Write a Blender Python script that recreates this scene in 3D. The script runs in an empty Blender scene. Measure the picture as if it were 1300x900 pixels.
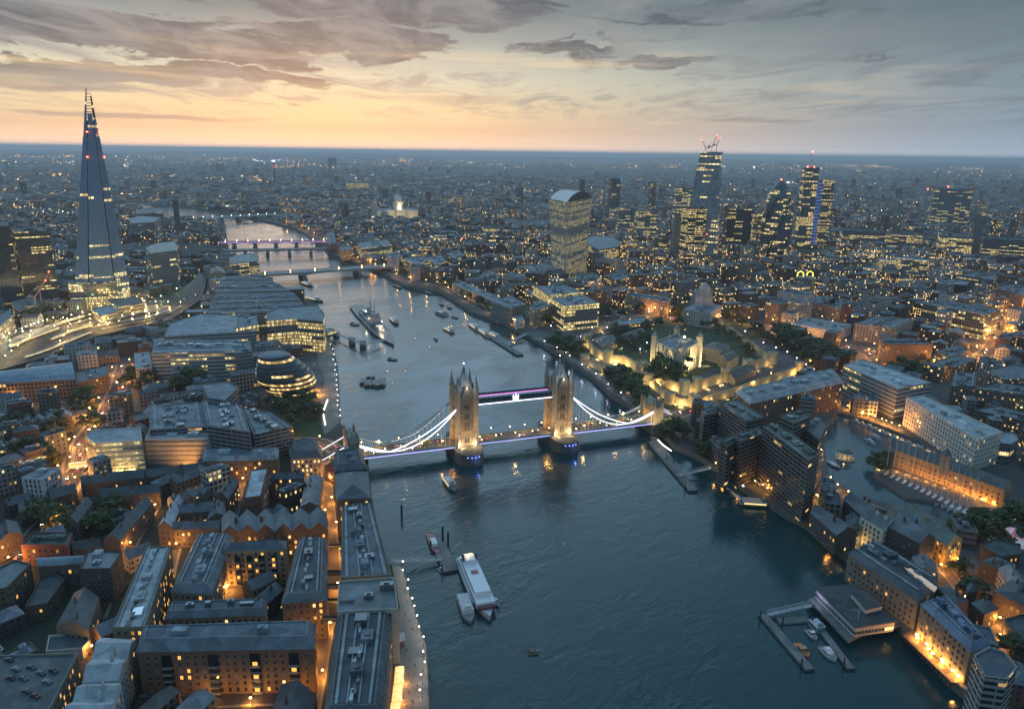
import bpy, bmesh, math, random
from math import sin, cos, pi, radians, sqrt, atan2, hypot
from mathutils import Vector
from mathutils.geometry import delaunay_2d_cdt
R = random.Random(7)
S = bpy.context.scene
COL = S.collection
# ------------------------------------------------------------------ camera
CX, CY, CZ = 432.016, -373.478, 231.385
YAW, PIT, ROL, FPX = -0.851906, 0.269187, 0.0136470, 926.721   # photo pixels are 1300 x 900
FW = Vector((sin(YAW)*cos(PIT), cos(YAW)*cos(PIT), -sin(PIT)))
_r = Vector((cos(YAW), -sin(YAW), 0)); _u = _r.cross(FW)
RT = cos(ROL)*_r + sin(ROL)*_u
UP = -sin(ROL)*_r + cos(ROL)*_u
def at(px, py, z=5.0):
    """surveyed point of the photograph (pixel) -> world point at height z"""
    d = FW + RT*((px-650)/FPX) + UP*((450-py)/FPX)
    t = (z-CZ)/d.z
    return Vector((CX+d.x*t, CY+d.y*t, z))
def toward(px, py, dist):
    d = FW + RT*((px-650)/FPX) + UP*((450-py)/FPX)
    t = dist/hypot(d.x, d.y)
    return Vector((CX+d.x*t, CY+d.y*t, CZ+d.z*t))
def proj(p):
    d = Vector(p)-Vector((CX, CY, CZ)); w = d.dot(FW)
    if w < 1: return (-9999, -9999, w)
    return (650+FPX*d.dot(RT)/w, 450-FPX*d.dot(UP)/w, w)
cd = bpy.data.cameras.new('camera'); cam = bpy.data.objects.new('camera', cd); COL.objects.link(cam)
from mathutils import Matrix
M = Matrix((RT, UP, -FW)).transposed().to_4x4(); M.translation = (CX, CY, CZ)
cam.matrix_world = M
cd.sensor_width = 36; cd.lens = FPX/1300*36; cd.clip_start = 1; cd.clip_end = 500000
S.camera = cam
# ------------------------------------------------------------------ node helper
class NT:
    def __init__(s, tree): s.t = tree; s.n = tree.nodes; s.l = tree.links
    def new(s, typ, **kw):
        n = s.n.new(typ)
        for k, v in kw.items(): setattr(n, k, v)
        return n
    def put(s, sock, v):
        if isinstance(v, bpy.types.NodeSocket): s.l.new(v, sock)
        elif v is not None:
            if sock.type == 'RGBA' and len(v) == 3: v = (*v, 1)
            sock.default_value = v
    def m(s, op, a, b=None, c=None, clamp=False):
        n = s.new('ShaderNodeMath', operation=op, use_clamp=clamp)
        s.put(n.inputs[0], a); s.put(n.inputs[1], b); s.put(n.inputs[2], c)
        return n.outputs[0]
    def mix(s, f, a, b, blend='MIX'):
        n = s.new('ShaderNodeMix', data_type='RGBA', blend_type=blend)
        s.put(n.inputs[0], f); s.put(n.inputs[6], a); s.put(n.inputs[7], b)
        return n.outputs[2]
    def sm(s, v, a, b, o0=0.0, o1=1.0):
        n = s.new('ShaderNodeMapRange', interpolation_type='SMOOTHSTEP')
        s.put(n.inputs[0], v); n.inputs[1].default_value = a; n.inputs[2].default_value = b
        n.inputs[3].default_value = o0; n.inputs[4].default_value = o1
        return n.outputs[0]
    def ramp(s, v, stops, lo=0.0, hi=1.0):
        n = s.new('ShaderNodeValToRGB'); cr = n.color_ramp
        for i, (p, c) in enumerate(stops):
            e = cr.elements[i] if i < 2 else cr.elements.new(0.5)
            e.position = (p-lo)/(hi-lo); e.color = (*c, 1)
        s.l.new(v, n.inputs[0]); return n.outputs[0]
    def xyz(s, x, y, z):
        n = s.new('ShaderNodeCombineXYZ'); s.put(n.inputs[0], x); s.put(n.inputs[1], y); s.put(n.inputs[2], z)
        return n.outputs[0]
    def noise(s, vec, scale=1.0, detail=3.0, rough=0.55, dist=0.0):
        n = s.new('ShaderNodeTexNoise'); s.put(n.inputs['Vector'], vec); n.inputs['Scale'].default_value = scale
        n.inputs['Detail'].default_value = detail; n.inputs['Roughness'].default_value = rough; n.inputs['Distortion'].default_value = dist
        return n.outputs[0]
    def white(s, vec):
        n = s.new('ShaderNodeTexWhiteNoise', noise_dimensions='3D'); s.put(n.inputs['Vector'], vec)
        return n.outputs[0]
# ------------------------------------------------------------------ world: dusk sky with clouds
SUN_AZ, SUN_EL = radians(296), radians(1.2)
W = bpy.data.worlds.new('World'); S.world = W; W.use_nodes = True
k = NT(W.node_tree); k.n.clear()
tc = k.new('ShaderNodeTexCoord'); sp = k.new('ShaderNodeSeparateXYZ'); k.l.new(tc.outputs['Generated'], sp.inputs[0])
dx, dy, dz = sp.outputs
el = k.m('MULTIPLY', k.m('ARCSINE', dz), 180/pi)                       # degrees above horizon
az = k.m('MULTIPLY', k.m('ARCTAN2', dx, dy), 180/pi)                   # bearing, -180..180
daz = k.m('ABSOLUTE', k.m('SUBTRACT', az, -68.0))
elr = k.m('POWER', k.m('DIVIDE', k.m('MAXIMUM', el, 0.0), 90.0), 0.5)  # sqrt keeps detail near the horizon
P = lambda d: sqrt(d/90)
warm = k.ramp(elr, [(P(0), (1.9,1.2,.70)), (P(.3), (1.5,.95,.58)), (P(.7), (1.0,.68,.40)), (P(1.5), (.70,.48,.29)), (P(3), (.66,.52,.315)), (P(5.0), (.54,.52,.395)), (P(7.3), (.31,.345,.325)),
                    (P(9.3), (.155,.195,.205)), (P(11.8), (.115,.16,.18)), (P(14), (.80,1.27,1.66)), (P(24), (.78,1.30,1.76)), (P(33), (.26,.50,.74)), (P(47), (.105,.265,.43)), (P(90), (.075,.20,.34))])  # bright high band is added above the view to light water and roofs
cool = k.ramp(elr, [(P(0), (.62,.72,.80)), (P(.25), (.50,.60,.70)), (P(.7), (.28,.37,.47)), (P(2), (.19,.26,.335)), (P(5), (.15,.21,.26)), (P(8), (.10,.143,.17)), (P(11.8), (.068,.102,.125)),
                    (P(14), (.13,.25,.35)), (P(24), (.13,.27,.40)), (P(47), (.09,.225,.36)), (P(90), (.075,.20,.34))])
sky = k.mix(k.sm(daz, 8, 56), warm, cool)
# cloud sheets, laid out on a plane high above so they thin with perspective
pz = k.m('ADD', k.m('MAXIMUM', dz, 0.0), 0.035)
cu, cv = k.m('DIVIDE', dx, pz), k.m('DIVIDE', dy, pz)
ca, sa = cos(radians(-52)), sin(radians(-52))
along = k.m('ADD', k.m('MULTIPLY', cu, sa), k.m('MULTIPLY', cv, ca))
across = k.m('SUBTRACT', k.m('MULTIPLY', cu, ca), k.m('MULTIPLY', cv, sa))
cp = k.xyz(k.m('MULTIPLY', across, 1.0), k.m('MULTIPLY', along, .75), 0.0)
def azel(px, py):
    d = FW + RT*((px-650)/FPX) + UP*((450-py)/FPX); d.normalize()
    return math.degrees(atan2(d.x, d.y)), math.degrees(math.asin(d.z))
wz = k.noise(k.xyz(k.m('MULTIPLY', az, .16), k.m('MULTIPLY', el, .55), 2.2), 1.0, 6, .6, .4)
wz2 = k.noise(k.xyz(k.m('MULTIPLY', az, .16), k.m('MULTIPLY', el, .55), 9.4), 1.0, 6, .6, .4)
azw = k.m('MULTIPLY_ADD', k.m('SUBTRACT', wz, .5), 16.0, az); elw = k.m('MULTIPLY_ADD', k.m('SUBTRACT', wz2, .5), 3.6, el)
body = None
for (px, py, wa, we, amt) in ((150,40,17,1.15,1.0),(290,66,7,1.0,.9),(150,94,13,.85,.95),(60,20,12,1.0,.8),(455,46,7,1.0,.9),(500,66,4,.8,.8),(570,12,8,1.2,.85),(380,8,10,.9,.65),(720,62,5,.6,.35),(840,74,4.5,.45,.45),(1130,62,4,.35,.4),(930,20,12,.8,.3)):
    a0, e0 = azel(px, py); u = k.m('DIVIDE', k.m('SUBTRACT', azw, a0), wa); v_ = k.m('DIVIDE', k.m('SUBTRACT', elw, e0), we)
    r2 = k.m('ADD', k.m('MULTIPLY', u, u), k.m('MULTIPLY', v_, v_)); b = k.m('MULTIPLY', k.sm(r2, 1.25, .05), amt)
    body = b if body is None else k.m('MAXIMUM', body, b)
n1 = k.noise(k.xyz(k.m('MULTIPLY', azw, .062), k.m('MULTIPLY', elw, .80), 4.0), 1.0, 9, .66, .9)
dmask = k.sm(k.m('ADD', k.m('MULTIPLY', body, .68), n1), .55, .80)
dmask = k.m('MULTIPLY', dmask, k.sm(el, 2.6, 5.2))
dcol = k.mix(k.sm(n1, .35, .65), (.10,.122,.150), (.046,.066,.094))
dcol = k.mix(k.sm(el, 4.0, 8.0), k.mix(.20, dcol, (.30,.22,.16)), dcol)
sky = k.mix(k.m('MULTIPLY', dmask, .90), sky, dcol)
# low flat bars seen just above the glow
for (px, py, wa, we) in ((180,148,9,.22),(945,153,5,.2),(345,133,1.2,.15),(90,112,3,.2)):
    a0, e0 = azel(px, py); u = k.m('DIVIDE', k.m('SUBTRACT', azw, a0), wa); v_ = k.m('DIVIDE', k.m('SUBTRACT', k.m('MULTIPLY_ADD', k.m('SUBTRACT', wz2, .5), .9, el), e0), we)
    b = k.sm(k.m('ADD', k.m('MULTIPLY', u, u), k.m('MULTIPLY', v_, v_)), 1.2, .1)
    sky = k.mix(k.m('MULTIPLY', b, .6), sky, (.185,.18,.205))
# thin cirrus streaks and low flat bars
n2 = k.noise(k.xyz(k.m('MULTIPLY', across, 1.3), k.m('MULTIPLY', along, .45), 3.1), .9, 8, .62, 1.6)
cirr = k.m('MULTIPLY', k.sm(n2, .45, .66), k.sm(el, 1.2, 4.0))
sky = k.mix(k.m('MULTIPLY', cirr, .72), sky, k.mix(k.sm(daz, 15, 55), (.245,.245,.25), (.11,.142,.185)))
n3 = k.noise(k.xyz(k.m('MULTIPLY', az, .055), k.m('MULTIPLY', el, .95), 1.7), 1.0, 6, .55, .3)
bars = k.m('MULTIPLY', k.m('MULTIPLY', k.sm(n3, .55, .70), k.sm(el, .8, 1.8)), k.sm(el, 6.5, 3.5))
sky = k.mix(k.m('MULTIPLY', bars, .55), sky, k.mix(k.sm(daz, 15, 50), (.31,.24,.215), (.14,.17,.22)))
n4 = k.noise(k.xyz(k.m('MULTIPLY', az, .04), k.m('MULTIPLY', el, .6), 8.7), 1.0, 6, .6, .6)
glow = k.m('MULTIPLY', k.m('MULTIPLY', k.sm(n4, .52, .72), k.sm(el, 1.0, 2.5)), k.sm(el, 9, 5))
sky = k.mix(k.m('MULTIPLY', glow, k.sm(daz, 60, 20, 0.0, .5)), sky, (.80,.60,.34))
below = k.sm(el, -9, -2.5)
sky = k.mix(below, (.05,.07,.09), sky)
vis = k.sm(el, 12.0, 14.0, .84, 1.0); sky = k.mix(1.0, sky, k.xyz(vis, vis, vis), 'MULTIPLY')
bg = k.new('ShaderNodeBackground'); k.l.new(sky, bg.inputs[0]); bg.inputs[1].default_value = 1.0
ns = k.new('ShaderNodeTexSky', sky_type='NISHITA', sun_disc=False, sun_elevation=SUN_EL, sun_rotation=SUN_AZ)
bg2 = k.new('ShaderNodeBackground'); k.l.new(ns.outputs[0], bg2.inputs[0]); bg2.inputs[1].default_value = .012
ad = k.new('ShaderNodeAddShader'); k.l.new(bg.outputs[0], ad.inputs[0]); k.l.new(bg2.outputs[0], ad.inputs[1])
wo = k.new('ShaderNodeOutputWorld'); k.l.new(ad.outputs[0], wo.inputs[0])
# 
W.cycles.sampling_method = 'MANUAL'; W.cycles.sample_map_resolution = 1024
# ------------------------------------------------------------------ the last of the sun, just above the horizon behind cloud
sl = bpy.data.lights.new('sun', 'SUN'); so = bpy.data.objects.new('sun', sl); COL.objects.link(so)
sl.energy = .06; sl.angle = radians(14); sl.color = (1, .72, .50)
sd = Vector((sin(SUN_AZ)*cos(SUN_EL), cos(SUN_AZ)*cos(SUN_EL), sin(SUN_EL)))
so.rotation_euler = sd.to_track_quat('Z', 'Y').to_euler()
# ------------------------------------------------------------------ exposure
v = S.view_settings; v.view_transform = 'Standard'; v.look = 'None'; v.exposure = 0.66; v.gamma = 1; v.use_curve_mapping = False
S.render.engine = 'CYCLES'; cy = S.cycles
cy.use_denoising = True; cy.max_bounces = 5; cy.diffuse_bounces = 2; cy.glossy_bounces = 3; cy.transmission_bounces = 2; cy.volume_bounces = 0
cy.transparent_max_bounces = 6; cy.sample_clamp_indirect = 3; cy.sample_clamp_direct = 0; cy.use_light_tree = True; cy.caustics_reflective = False; cy.caustics_refractive = False
# ================================================================== library
def place(o, parent=None):
    COL.objects.link(o)
    if parent is not None: o.parent = parent
    return o
def tag(o, label=None, cat=None, group=None, kind=None):
    if label: o['label'] = label
    if cat: o['category'] = cat
    if group: o['group'] = group
    if kind: o['kind'] = kind
    return o
def thing(name, loc, label, cat, group=None, rz=0.0):
    o = bpy.data.objects.new(name, None); o.empty_display_size = 1; COL.objects.link(o)
    o.location = loc; o.rotation_euler = (0, 0, rz)
    return tag(o, label, cat, group)
def dup(root, loc, rz=0.0, label=None, group=None, scale=None):
    r = root.copy(); COL.objects.link(r); r.location = loc; r.rotation_euler = (0, 0, rz)
    if scale: r.scale = scale
    if label: r['label'] = label
    if group: r['group'] = group
    for ch in list(root.children):
        c = ch.copy(); COL.objects.link(c); c.parent = r
        for g in list(ch.children):
            d = g.copy(); COL.objects.link(d); d.parent = c
    return r
class MB:
    """gathers faces of ONE mesh object, with metre UVs, a face colour (rgb + share of lit windows) and a seed"""
    def __init__(s, col=(.3,.3,.3,0), seed=0.0): s.v = []; s.f = []; s.uv = []; s.c = []; s.mi = []; s.sd = []; s.col = col; s.seed = seed
    def face(s, pts, mi=0, uv=None, col=None, seed=None):
        b = len(s.v); s.v += [tuple(p) for p in pts]; s.f.append(tuple(range(b, b+len(pts))))
        if uv is None: uv = [(p[0], p[1]) for p in pts]
        s.uv.append(uv); s.c.append(col or s.col); s.mi.append(mi); s.sd.append(s.seed if seed is None else seed)
    def wall(s, a, b, z0, z1, mi=0, u0=0.0, z0b=None, col=None, a1=None, b1=None):
        """vertical (or leaning: a1,b1 = top corners) rectangle from a to b; outward is to the right of a->b"""
        L = hypot(b[0]-a[0], b[1]-a[1]); a1 = a1 or a; b1 = b1 or b
        s.face([(a[0],a[1],z0), (b[0],b[1],z0), (b1[0],b1[1],z1), (a1[0],a1[1],z1)], mi, [(u0,z0), (u0+L,z0), (u0+L,z1), (u0,z1)], col)
        return u0+L
    def walls(s, pts, z0, z1, mi=0, col=None):
        u = 0.0
        for i in range(len(pts)): u = s.wall(pts[i], pts[(i+1) % len(pts)], z0, z1, mi, u, col=col)
    def cap(s, pts, z, mi=0, col=None, down=False):
        q = [(p[0], p[1], z) for p in pts]
        s.face(q[::-1] if down else q, mi, None, col)
    def prism(s, pts, z0, z1, mi=0, top=None, bottom=False, col=None):
        s.walls(pts, z0, z1, mi, col); s.cap(pts, z1, mi if top is None else top, col)
        if bottom: s.cap(pts, z0, mi, col, True)
    def frustum(s, pa, pb, z0, z1, mi=0, cap=True, col=None):
        u = 0.0; n = len(pa)
        for i in range(n): u = s.wall(pa[i], pa[(i+1) % n], z0, z1, mi, u, a1=pb[i], b1=pb[(i+1) % n], col=col)
        if cap: s.cap(pb, z1, mi, col)
    def box(s, c, z0, z1, w, d, rz=0.0, mi=0, col=None, bottom=True, top=None):
        s.prism(rect(c, w, d, rz), z0, z1, mi, top, bottom, col)
    def obox(s, p, q, hw, hh, mi=0, col=None):
        """beam of half width/height from p to q"""
        p, q = Vector(p), Vector(q); d = (q-p).normalized()
        sd_ = d.cross(Vector((0,0,1)))
        if sd_.length < 1e-3: sd_ = Vector((1,0,0))
        sd_.normalize(); up = sd_.cross(d)
        r = [(-1,-1),(1,-1),(1,1),(-1,1)]
        A = [p+sd_*(a*hw)+up*(b*hh) for a, b in r]; B = [q+sd_*(a*hw)+up*(b*hh) for a, b in r]
        for i in range(4):
            j = (i+1) % 4; s.face([A[i],B[i],B[j],A[j]][::-1], mi, None, col)
        s.face(A[::-1], mi, None, col); s.face(B, mi, None, col)
    def tube(s, path, r, n=8, mi=0, col=None):
        path = [Vector(p) for p in path]; rings = []
        for i, p in enumerate(path):
            d = (path[min(i+1, len(path)-1)]-path[max(i-1, 0)]).normalized()
            a = d.cross(Vector((0,0,1)))
            if a.length < 1e-3: a = Vector((1,0,0))
            a.normalize(); b = a.cross(d); rr = r[i] if isinstance(r, (list, tuple)) else r
            rings.append([p+(a*cos(2*pi*t/n)+b*sin(2*pi*t/n))*rr for t in range(n)])
        for i in range(len(rings)-1):
            for t in range(n):
                u = (t+1) % n
                s.face([rings[i][t], rings[i+1][t], rings[i+1][u], rings[i][u]][::-1], mi, None, col)
        s.face(rings[0][::-1], mi, None, col); s.face(rings[-1], mi, None, col)
    def lathe(s, c, prof, n=16, mi=0, sx=1.0, sy=1.0, rz=0.0, col=None, capb=False):
        """prof: (radius, z) from bottom to top"""
        def ring(r): return [(c[0]+cos(rz)*r*sx*cos(2*pi*t/n)-sin(rz)*r*sy*sin(2*pi*t/n), c[1]+sin(rz)*r*sx*cos(2*pi*t/n)+cos(rz)*r*sy*sin(2*pi*t/n)) for t in range(n)]
        for (r0, z0), (r1, z1) in zip(prof, prof[1:]):
            pa, pb = ring(r0), ring(r1); u = 0.0
            for t in range(n): u = s.wall(pa[t], pa[(t+1) % n], z0, z1, mi, u, a1=pb[t], b1=pb[(t+1) % n], col=col)
        if prof[-1][0] > .01: s.cap(ring(prof[-1][0]), prof[-1][1], mi, col)
        if capb: s.cap(ring(prof[0][0]), prof[0][1], mi, col, True)
    def build(s, name, mats, parent=None, loc=None, smooth=False):
        if not isinstance(mats, (list, tuple)): mats = [mats]
        if parent is not None and loc is None and s.v:
            o = parent.location if parent.type == 'EMPTY' or parent.parent is None else parent.parent.location
            rz = parent.rotation_euler[2]
            off = Vector(o)
        else: off = Vector(loc or (0,0,0))
        me = bpy.data.meshes.new(name)
        vs = [(a[0]-off.x, a[1]-off.y, a[2]-off.z) for a in s.v]
        me.from_pydata(vs, [], s.f)
        uvl = me.uv_layers.new(name='UVMap'); flat = [c for f in s.uv for p in f for c in p]; uvl.data.foreach_set('uv', flat)
        at_ = me.attributes.new('fc', 'FLOAT_COLOR', 'FACE'); at_.data.foreach_set('color', [c for q in s.c for c in (q if len(q) == 4 else (*q, 0.0))])
        a2 = me.attributes.new('sd', 'FLOAT', 'FACE'); a2.data.foreach_set('value', s.sd)
        for m in mats: me.materials.append(m)
        me.polygons.foreach_set('material_index', s.mi)
        if smooth: me.polygons.foreach_set('use_smooth', [True]*len(s.f))
        me.update()
        o = bpy.data.objects.new(name, me); COL.objects.link(o)
        if parent is not None: o.parent = parent
        elif loc is not None: o.location = off
        return o
def rect(c, w, d, rz=0.0):
    ca, sa = cos(rz), sin(rz)
    return [(c[0]+ca*x-sa*y, c[1]+sa*x+ca*y) for x, y in ((-w/2,-d/2),(w/2,-d/2),(w/2,d/2),(-w/2,d/2))]
def area2(p): return sum(p[i][0]*p[(i+1) % len(p)][1]-p[(i+1) % len(p)][0]*p[i][1] for i in range(len(p)))
def ccw(p): return list(p) if area2(p) > 0 else list(p)[::-1]
def inset(p, d):
    """inset a CCW polygon by d metres"""
    n = len(p); out = []
    for i in range(n):
        a, b, c = Vector(p[i-1][:2]), Vector(p[i][:2]), Vector(p[(i+1) % n][:2])
        e, f = (b-a).normalized(), (c-b).normalized()
        n1, n2 = Vector((-e.y, e.x)), Vector((-f.y, f.x))
        m = n1+n2; den = max(.35, 1+n1.dot(n2))
        q = b+m*(d/den); out.append((q.x, q.y))
    return out
def inside(pt, poly):
    x, y = pt[0], pt[1]; r = False; j = len(poly)-1
    for i in range(len(poly)):
        xi, yi = poly[i][0], poly[i][1]; xj, yj = poly[j][0], poly[j][1]
        if (yi > y) != (yj > y) and x < (xj-xi)*(y-yi)/(yj-yi)+xi: r = not r
        j = i
    return r
def cen(p): return (sum(q[0] for q in p)/len(p), sum(q[1] for q in p)/len(p))
# ------------------------------------------------------------------ materials
MATS = {}
def mat(name, base=None, rough=.7, metal=0.0, emit=None, es=0.0, spec=.5, var=.0, vscale=.3, bump=0.0, bscale=2.0, fc=False, sample='NONE', wear=None):
    if name in MATS: return MATS[name]
    m = bpy.data.materials.new(name); m.use_nodes = True; q = NT(m.node_tree); b = q.n['Principled BSDF']
    b.inputs['Roughness'].default_value = rough; b.inputs['Metallic'].default_value = metal; b.inputs['Specular IOR Level'].default_value = spec
    if fc:
        a = q.new('ShaderNodeAttribute', attribute_name='fc'); c = a.outputs['Color']
    else:
        c = None
    geo = q.new('ShaderNodeTexCoord')
    pos = q.new('ShaderNodeNewGeometry').outputs['Position']
    if var:
        if name in ('roof', 'slate'):
            vo = q.new('ShaderNodeTexVoronoi', feature='F1'); vo.inputs['Scale'].default_value = .16; q.l.new(pos, vo.inputs['Vector'])
            cc_ = q.new('ShaderNodeSeparateColor'); q.l.new(vo.outputs['Color'], cc_.inputs[0]); pf = q.m('MULTIPLY_ADD', cc_.outputs[0], .5, .75)
            wv_ = q.new('ShaderNodeTexWave', wave_type='BANDS', bands_direction='DIAGONAL'); wv_.inputs['Scale'].default_value = .55; wv_.inputs['Distortion'].default_value = .4; q.l.new(pos, wv_.inputs['Vector'])
            pf = q.m('MULTIPLY', pf, q.m('MULTIPLY_ADD', wv_.outputs['Fac'], .28, .86))
            c = q.mix(1.0, c, q.xyz(pf, pf, pf), 'MULTIPLY')
        nn = q.noise(pos, vscale, 5, .65)
        nn2 = q.noise(pos, vscale*7, 3, .6)
        f = q.m('ADD', q.m('MULTIPLY', q.m('SUBTRACT', nn, .5), var*2.4), q.m('ADD', q.m('MULTIPLY', q.m('SUBTRACT', nn2, .5), var*1.6), 1.0))
        col = q.mix(1.0, c if c is not None else (*base, 1), q.xyz(f, f, f), 'MULTIPLY')
        q.put(b.inputs['Base Color'], col)
    elif c is not None: q.put(b.inputs['Base Color'], c)
    else: b.inputs['Base Color'].default_value = (*base, 1)
    if emit: b.inputs['Emission Color'].default_value = (*emit, 1); b.inputs['Emission Strength'].default_value = es
    if bump:
        bp = q.new('ShaderNodeBump'); bp.inputs['Strength'].default_value = bump; bp.inputs['Distance'].default_value = .2
        q.put(bp.inputs['Height'], q.noise(pos, bscale, 4, .6)); q.put(b.inputs['Normal'], bp.outputs[0])
    m.cycles.emission_sampling = sample
    MATS[name] = m; return m
def facade(name, ws, hs, ax, b0, b1, run=1, es=1.6, glass=(.02,.035,.05), grough=.12, cold=0.0, gfc=False):
    """procedural wall with window cells ws x hs metres; ax = margin each side, b0..b1 = glazed height share; fc = wall colour + lit share"""
    m = bpy.data.materials.new(name); m.use_nodes = True; q = NT(m.node_tree); b = q.n['Principled BSDF']
    uv = q.new('ShaderNodeUVMap', uv_map='UVMap'); s_ = q.new('ShaderNodeSeparateXYZ'); q.l.new(uv.outputs[0], s_.inputs[0])
    at_ = q.new('ShaderNodeAttribute', attribute_name='fc'); sd_ = q.new('ShaderNodeAttribute', attribute_name='sd').outputs['Fac']
    U = q.m('DIVIDE', s_.outputs[0], ws); V = q.m('DIVIDE', s_.outputs[1], hs)
    cu_, cv_ = q.m('FLOOR', U), q.m('FLOOR', V); fu, fv = q.m('FRACT', U), q.m('FRACT', V)
    mk = q.m('MULTIPLY', q.m('GREATER_THAN', fv, b0), q.m('LESS_THAN', fv, b1))
    if ax > 0: mk = q.m('MULTIPLY', mk, q.m('MULTIPLY', q.m('GREATER_THAN', fu, ax), q.m('LESS_THAN', fu, 1-ax)))
    r1 = q.white(q.xyz(q.m('FLOOR', q.m('DIVIDE', cu_, run)), cv_, sd_))
    r2 = q.white(q.xyz(91.3, cv_, sd_)); r3 = q.white(q.xyz(cu_, cv_, q.m('ADD', sd_, 17.7)))
    lit = q.m('LESS_THAN', r1, q.m('MULTIPLY', at_.outputs['Alpha'], q.m('MULTIPLY_ADD', q.m('POWER', r2, 1.6), 1.9, .18)))
    e = q.m('MULTIPLY', q.m('MULTIPLY', mk, lit), q.m('MULTIPLY_ADD', q.m('POWER', r3, 2.2), 1.25, .25))
    pos = q.new('ShaderNodeNewGeometry').outputs['Position']
    f = q.m('ADD', q.m('MULTIPLY', q.noise(pos, .12, 5, .65), .55), q.m('MULTIPLY', q.noise(pos, 1.3, 4, .6), .45)); f = q.m('ADD', f, .52)
    wc = q.mix(1.0, at_.outputs['Color'], q.xyz(f, f, f), 'MULTIPLY')
    gv = q.m('MULTIPLY_ADD', r3, 1.1, .45); gl = q.mix(1.0, at_.outputs['Color'] if gfc else (*glass, 1), q.xyz(*([q.m('MULTIPLY_ADD', r3, .3, .85)]*3)) if gfc else q.xyz(gv, gv, gv), 'MULTIPLY')
    q.put(b.inputs['Base Color'], q.mix(mk, wc, gl))
    q.put(b.inputs['Roughness'], q.m('MULTIPLY_ADD', mk, grough-.8, .8))
    c1 = q.mix(r3, (1.0,.50,.11), (1.0,.74,.30)) if not cold else q.mix(r3, (1.0,.58,.12), (1.0,.85,.36))
    q.put(b.inputs['Emission Color'], c1); q.put(b.inputs['Emission Strength'], q.m('MULTIPLY', e, es))
    bp = q.new('ShaderNodeBump'); bp.inputs['Strength'].default_value = .5; bp.inputs['Distance'].default_value = .15
    q.put(bp.inputs['Height'], q.m('SUBTRACT', 1.0, mk)); q.put(b.inputs['Normal'], bp.outputs[0])
    m.cycles.emission_sampling = 'NONE'
    MATS[name] = m; return m
facade('punched', 2.9, 3.3, .29, .30, .78, 1, .72)
facade('georgian', 3.6, 3.7, .33, .26, .80, 1, .72)
facade('ribbon', 1.9, 3.8, .06, .36, .80, 9, .72, glass=(.05,.075,.09), cold=1)
facade('gridwall', 3.2, 3.7, .16, .20, .84, 3, .72, cold=1)
facade('curtain', 1.6, 3.9, .08, .14, .88, 11, .66, glass=(.07,.105,.13), cold=1)
facade('balcony', 5.2, 3.0, .05, .42, .95, 1, .62)
facade('distant', 3.4, 3.6, .27, .28, .80, 1, 1.7)
mat('roof', fc=True, rough=.8, var=.48, vscale=.16)
mat('slate', fc=True, rough=.55, var=.40, vscale=.3)
mat('paint', fc=True, rough=.45, var=.10, vscale=.5)
mat('stone', fc=True, rough=.85, var=.50, vscale=.35, bump=.4, bscale=.9)
mat('metal', fc=True, rough=.38, metal=.6, var=.10)
mat('dark_glass', (.015,.022,.028), rough=.10, spec=.6)
# ================================================================== ground, river, docks, hills, haze
GZ = 5.0
SB = [(546,905),(542,820),(522,757),(512,718),(494,716),(480,668),(472,632),(467,580),(452,560),(432,537),(429,465),(422,437),(415,420),(411,407),(404,387),(382,375),(354,362),(332,349),(318,338),(300,330),(291,318),(288,300),(286,285),(255,279),(222,279),(190,270)]
NB = [(1238,905),(1204,872),(1146,810),(1097,749),(1072,712),(1032,677),(1000,660),(950,630),(902,595),(882,582),(857,572),(838,552),(817,538),(800,520),(775,505),(750,481),(722,462),(690,441),(660,424),(637,412),(600,400),(562,375),(532,369),(515,366),(485,350),(452,336),(420,325),(405,311),(385,297),(375,292),(345,284),(295,274),(240,264),(195,262)]
south = [at(x, y, GZ).to_2d() for x, y in SB]; north = [at(x, y, 0).to_2d() for x, y in NB]
south = [Vector((260,-255)), Vector((420,-335)), Vector((800,-480))][::-1] + south[1:] + [Vector((-3150,330))]
north = [Vector((900,-250)), Vector((560,-130))] + north[1:] + [Vector((-3150,560))]
RIVER = [tuple(p) for p in south] + [tuple(p) for p in north[::-1]]
DK = [(1043,553),(1063,526),(1092,533),(1130,547),(1168,563),(1205,586),(1192,592),(1128,569),(1112,583),(1108,606),(1150,634),(1272,655),(1262,668),(1210,668),(1150,646),(1118,640),(1086,632),(1052,606)]
DOCK = [tuple(at(x, y, 3).to_2d()) for x, y in DK]
def poly_sheet(name, outer, holes, z, m, kind='structure', inner_keep=False):
    pts = []; edges = []
    for loop in [outer]+holes:
        b = len(pts); pts += [Vector((p[0], p[1])) for p in loop]
        edges += [(b+i, b+(i+1) % len(loop)) for i in range(len(loop))]
    V, E, F, *_ = delaunay_2d_cdt(pts, edges, [], 0, 1e-5)
    mb = MB()
    for f in F:
        tri = [V[i] for i in f]; c = cen(tri)
        if not inside(c, outer) or any(inside(c, h) for h in holes): continue
        t = ccw([(p.x, p.y) for p in tri]); mb.face([(p[0], p[1], z) for p in t])
    o = mb.build(name, m); tag(o, kind=kind); return o
FAR = 90000
gm = bpy.data.materials.new('city_ground'); gm.use_nodes = True; q = NT(gm.node_tree); b = q.n['Principled BSDF']
pos = q.new('ShaderNodeNewGeometry').outputs['Position']
nA = q.noise(pos, .0016, 6, .6); nB = q.noise(pos, .012, 6, .7); nC = q.noise(pos, .15, 4, .7)
g1 = q.mix(q.sm(nB, .42, .58), (.075,.077,.080), (.15,.148,.145))
g1 = q.mix(q.sm(q.noise(pos, .0009, 5, .6), .50, .60), g1, (.022,.034,.016))
g1 = q.mix(q.m('MULTIPLY', nC, .35), g1, (.03,.03,.03))
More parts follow.
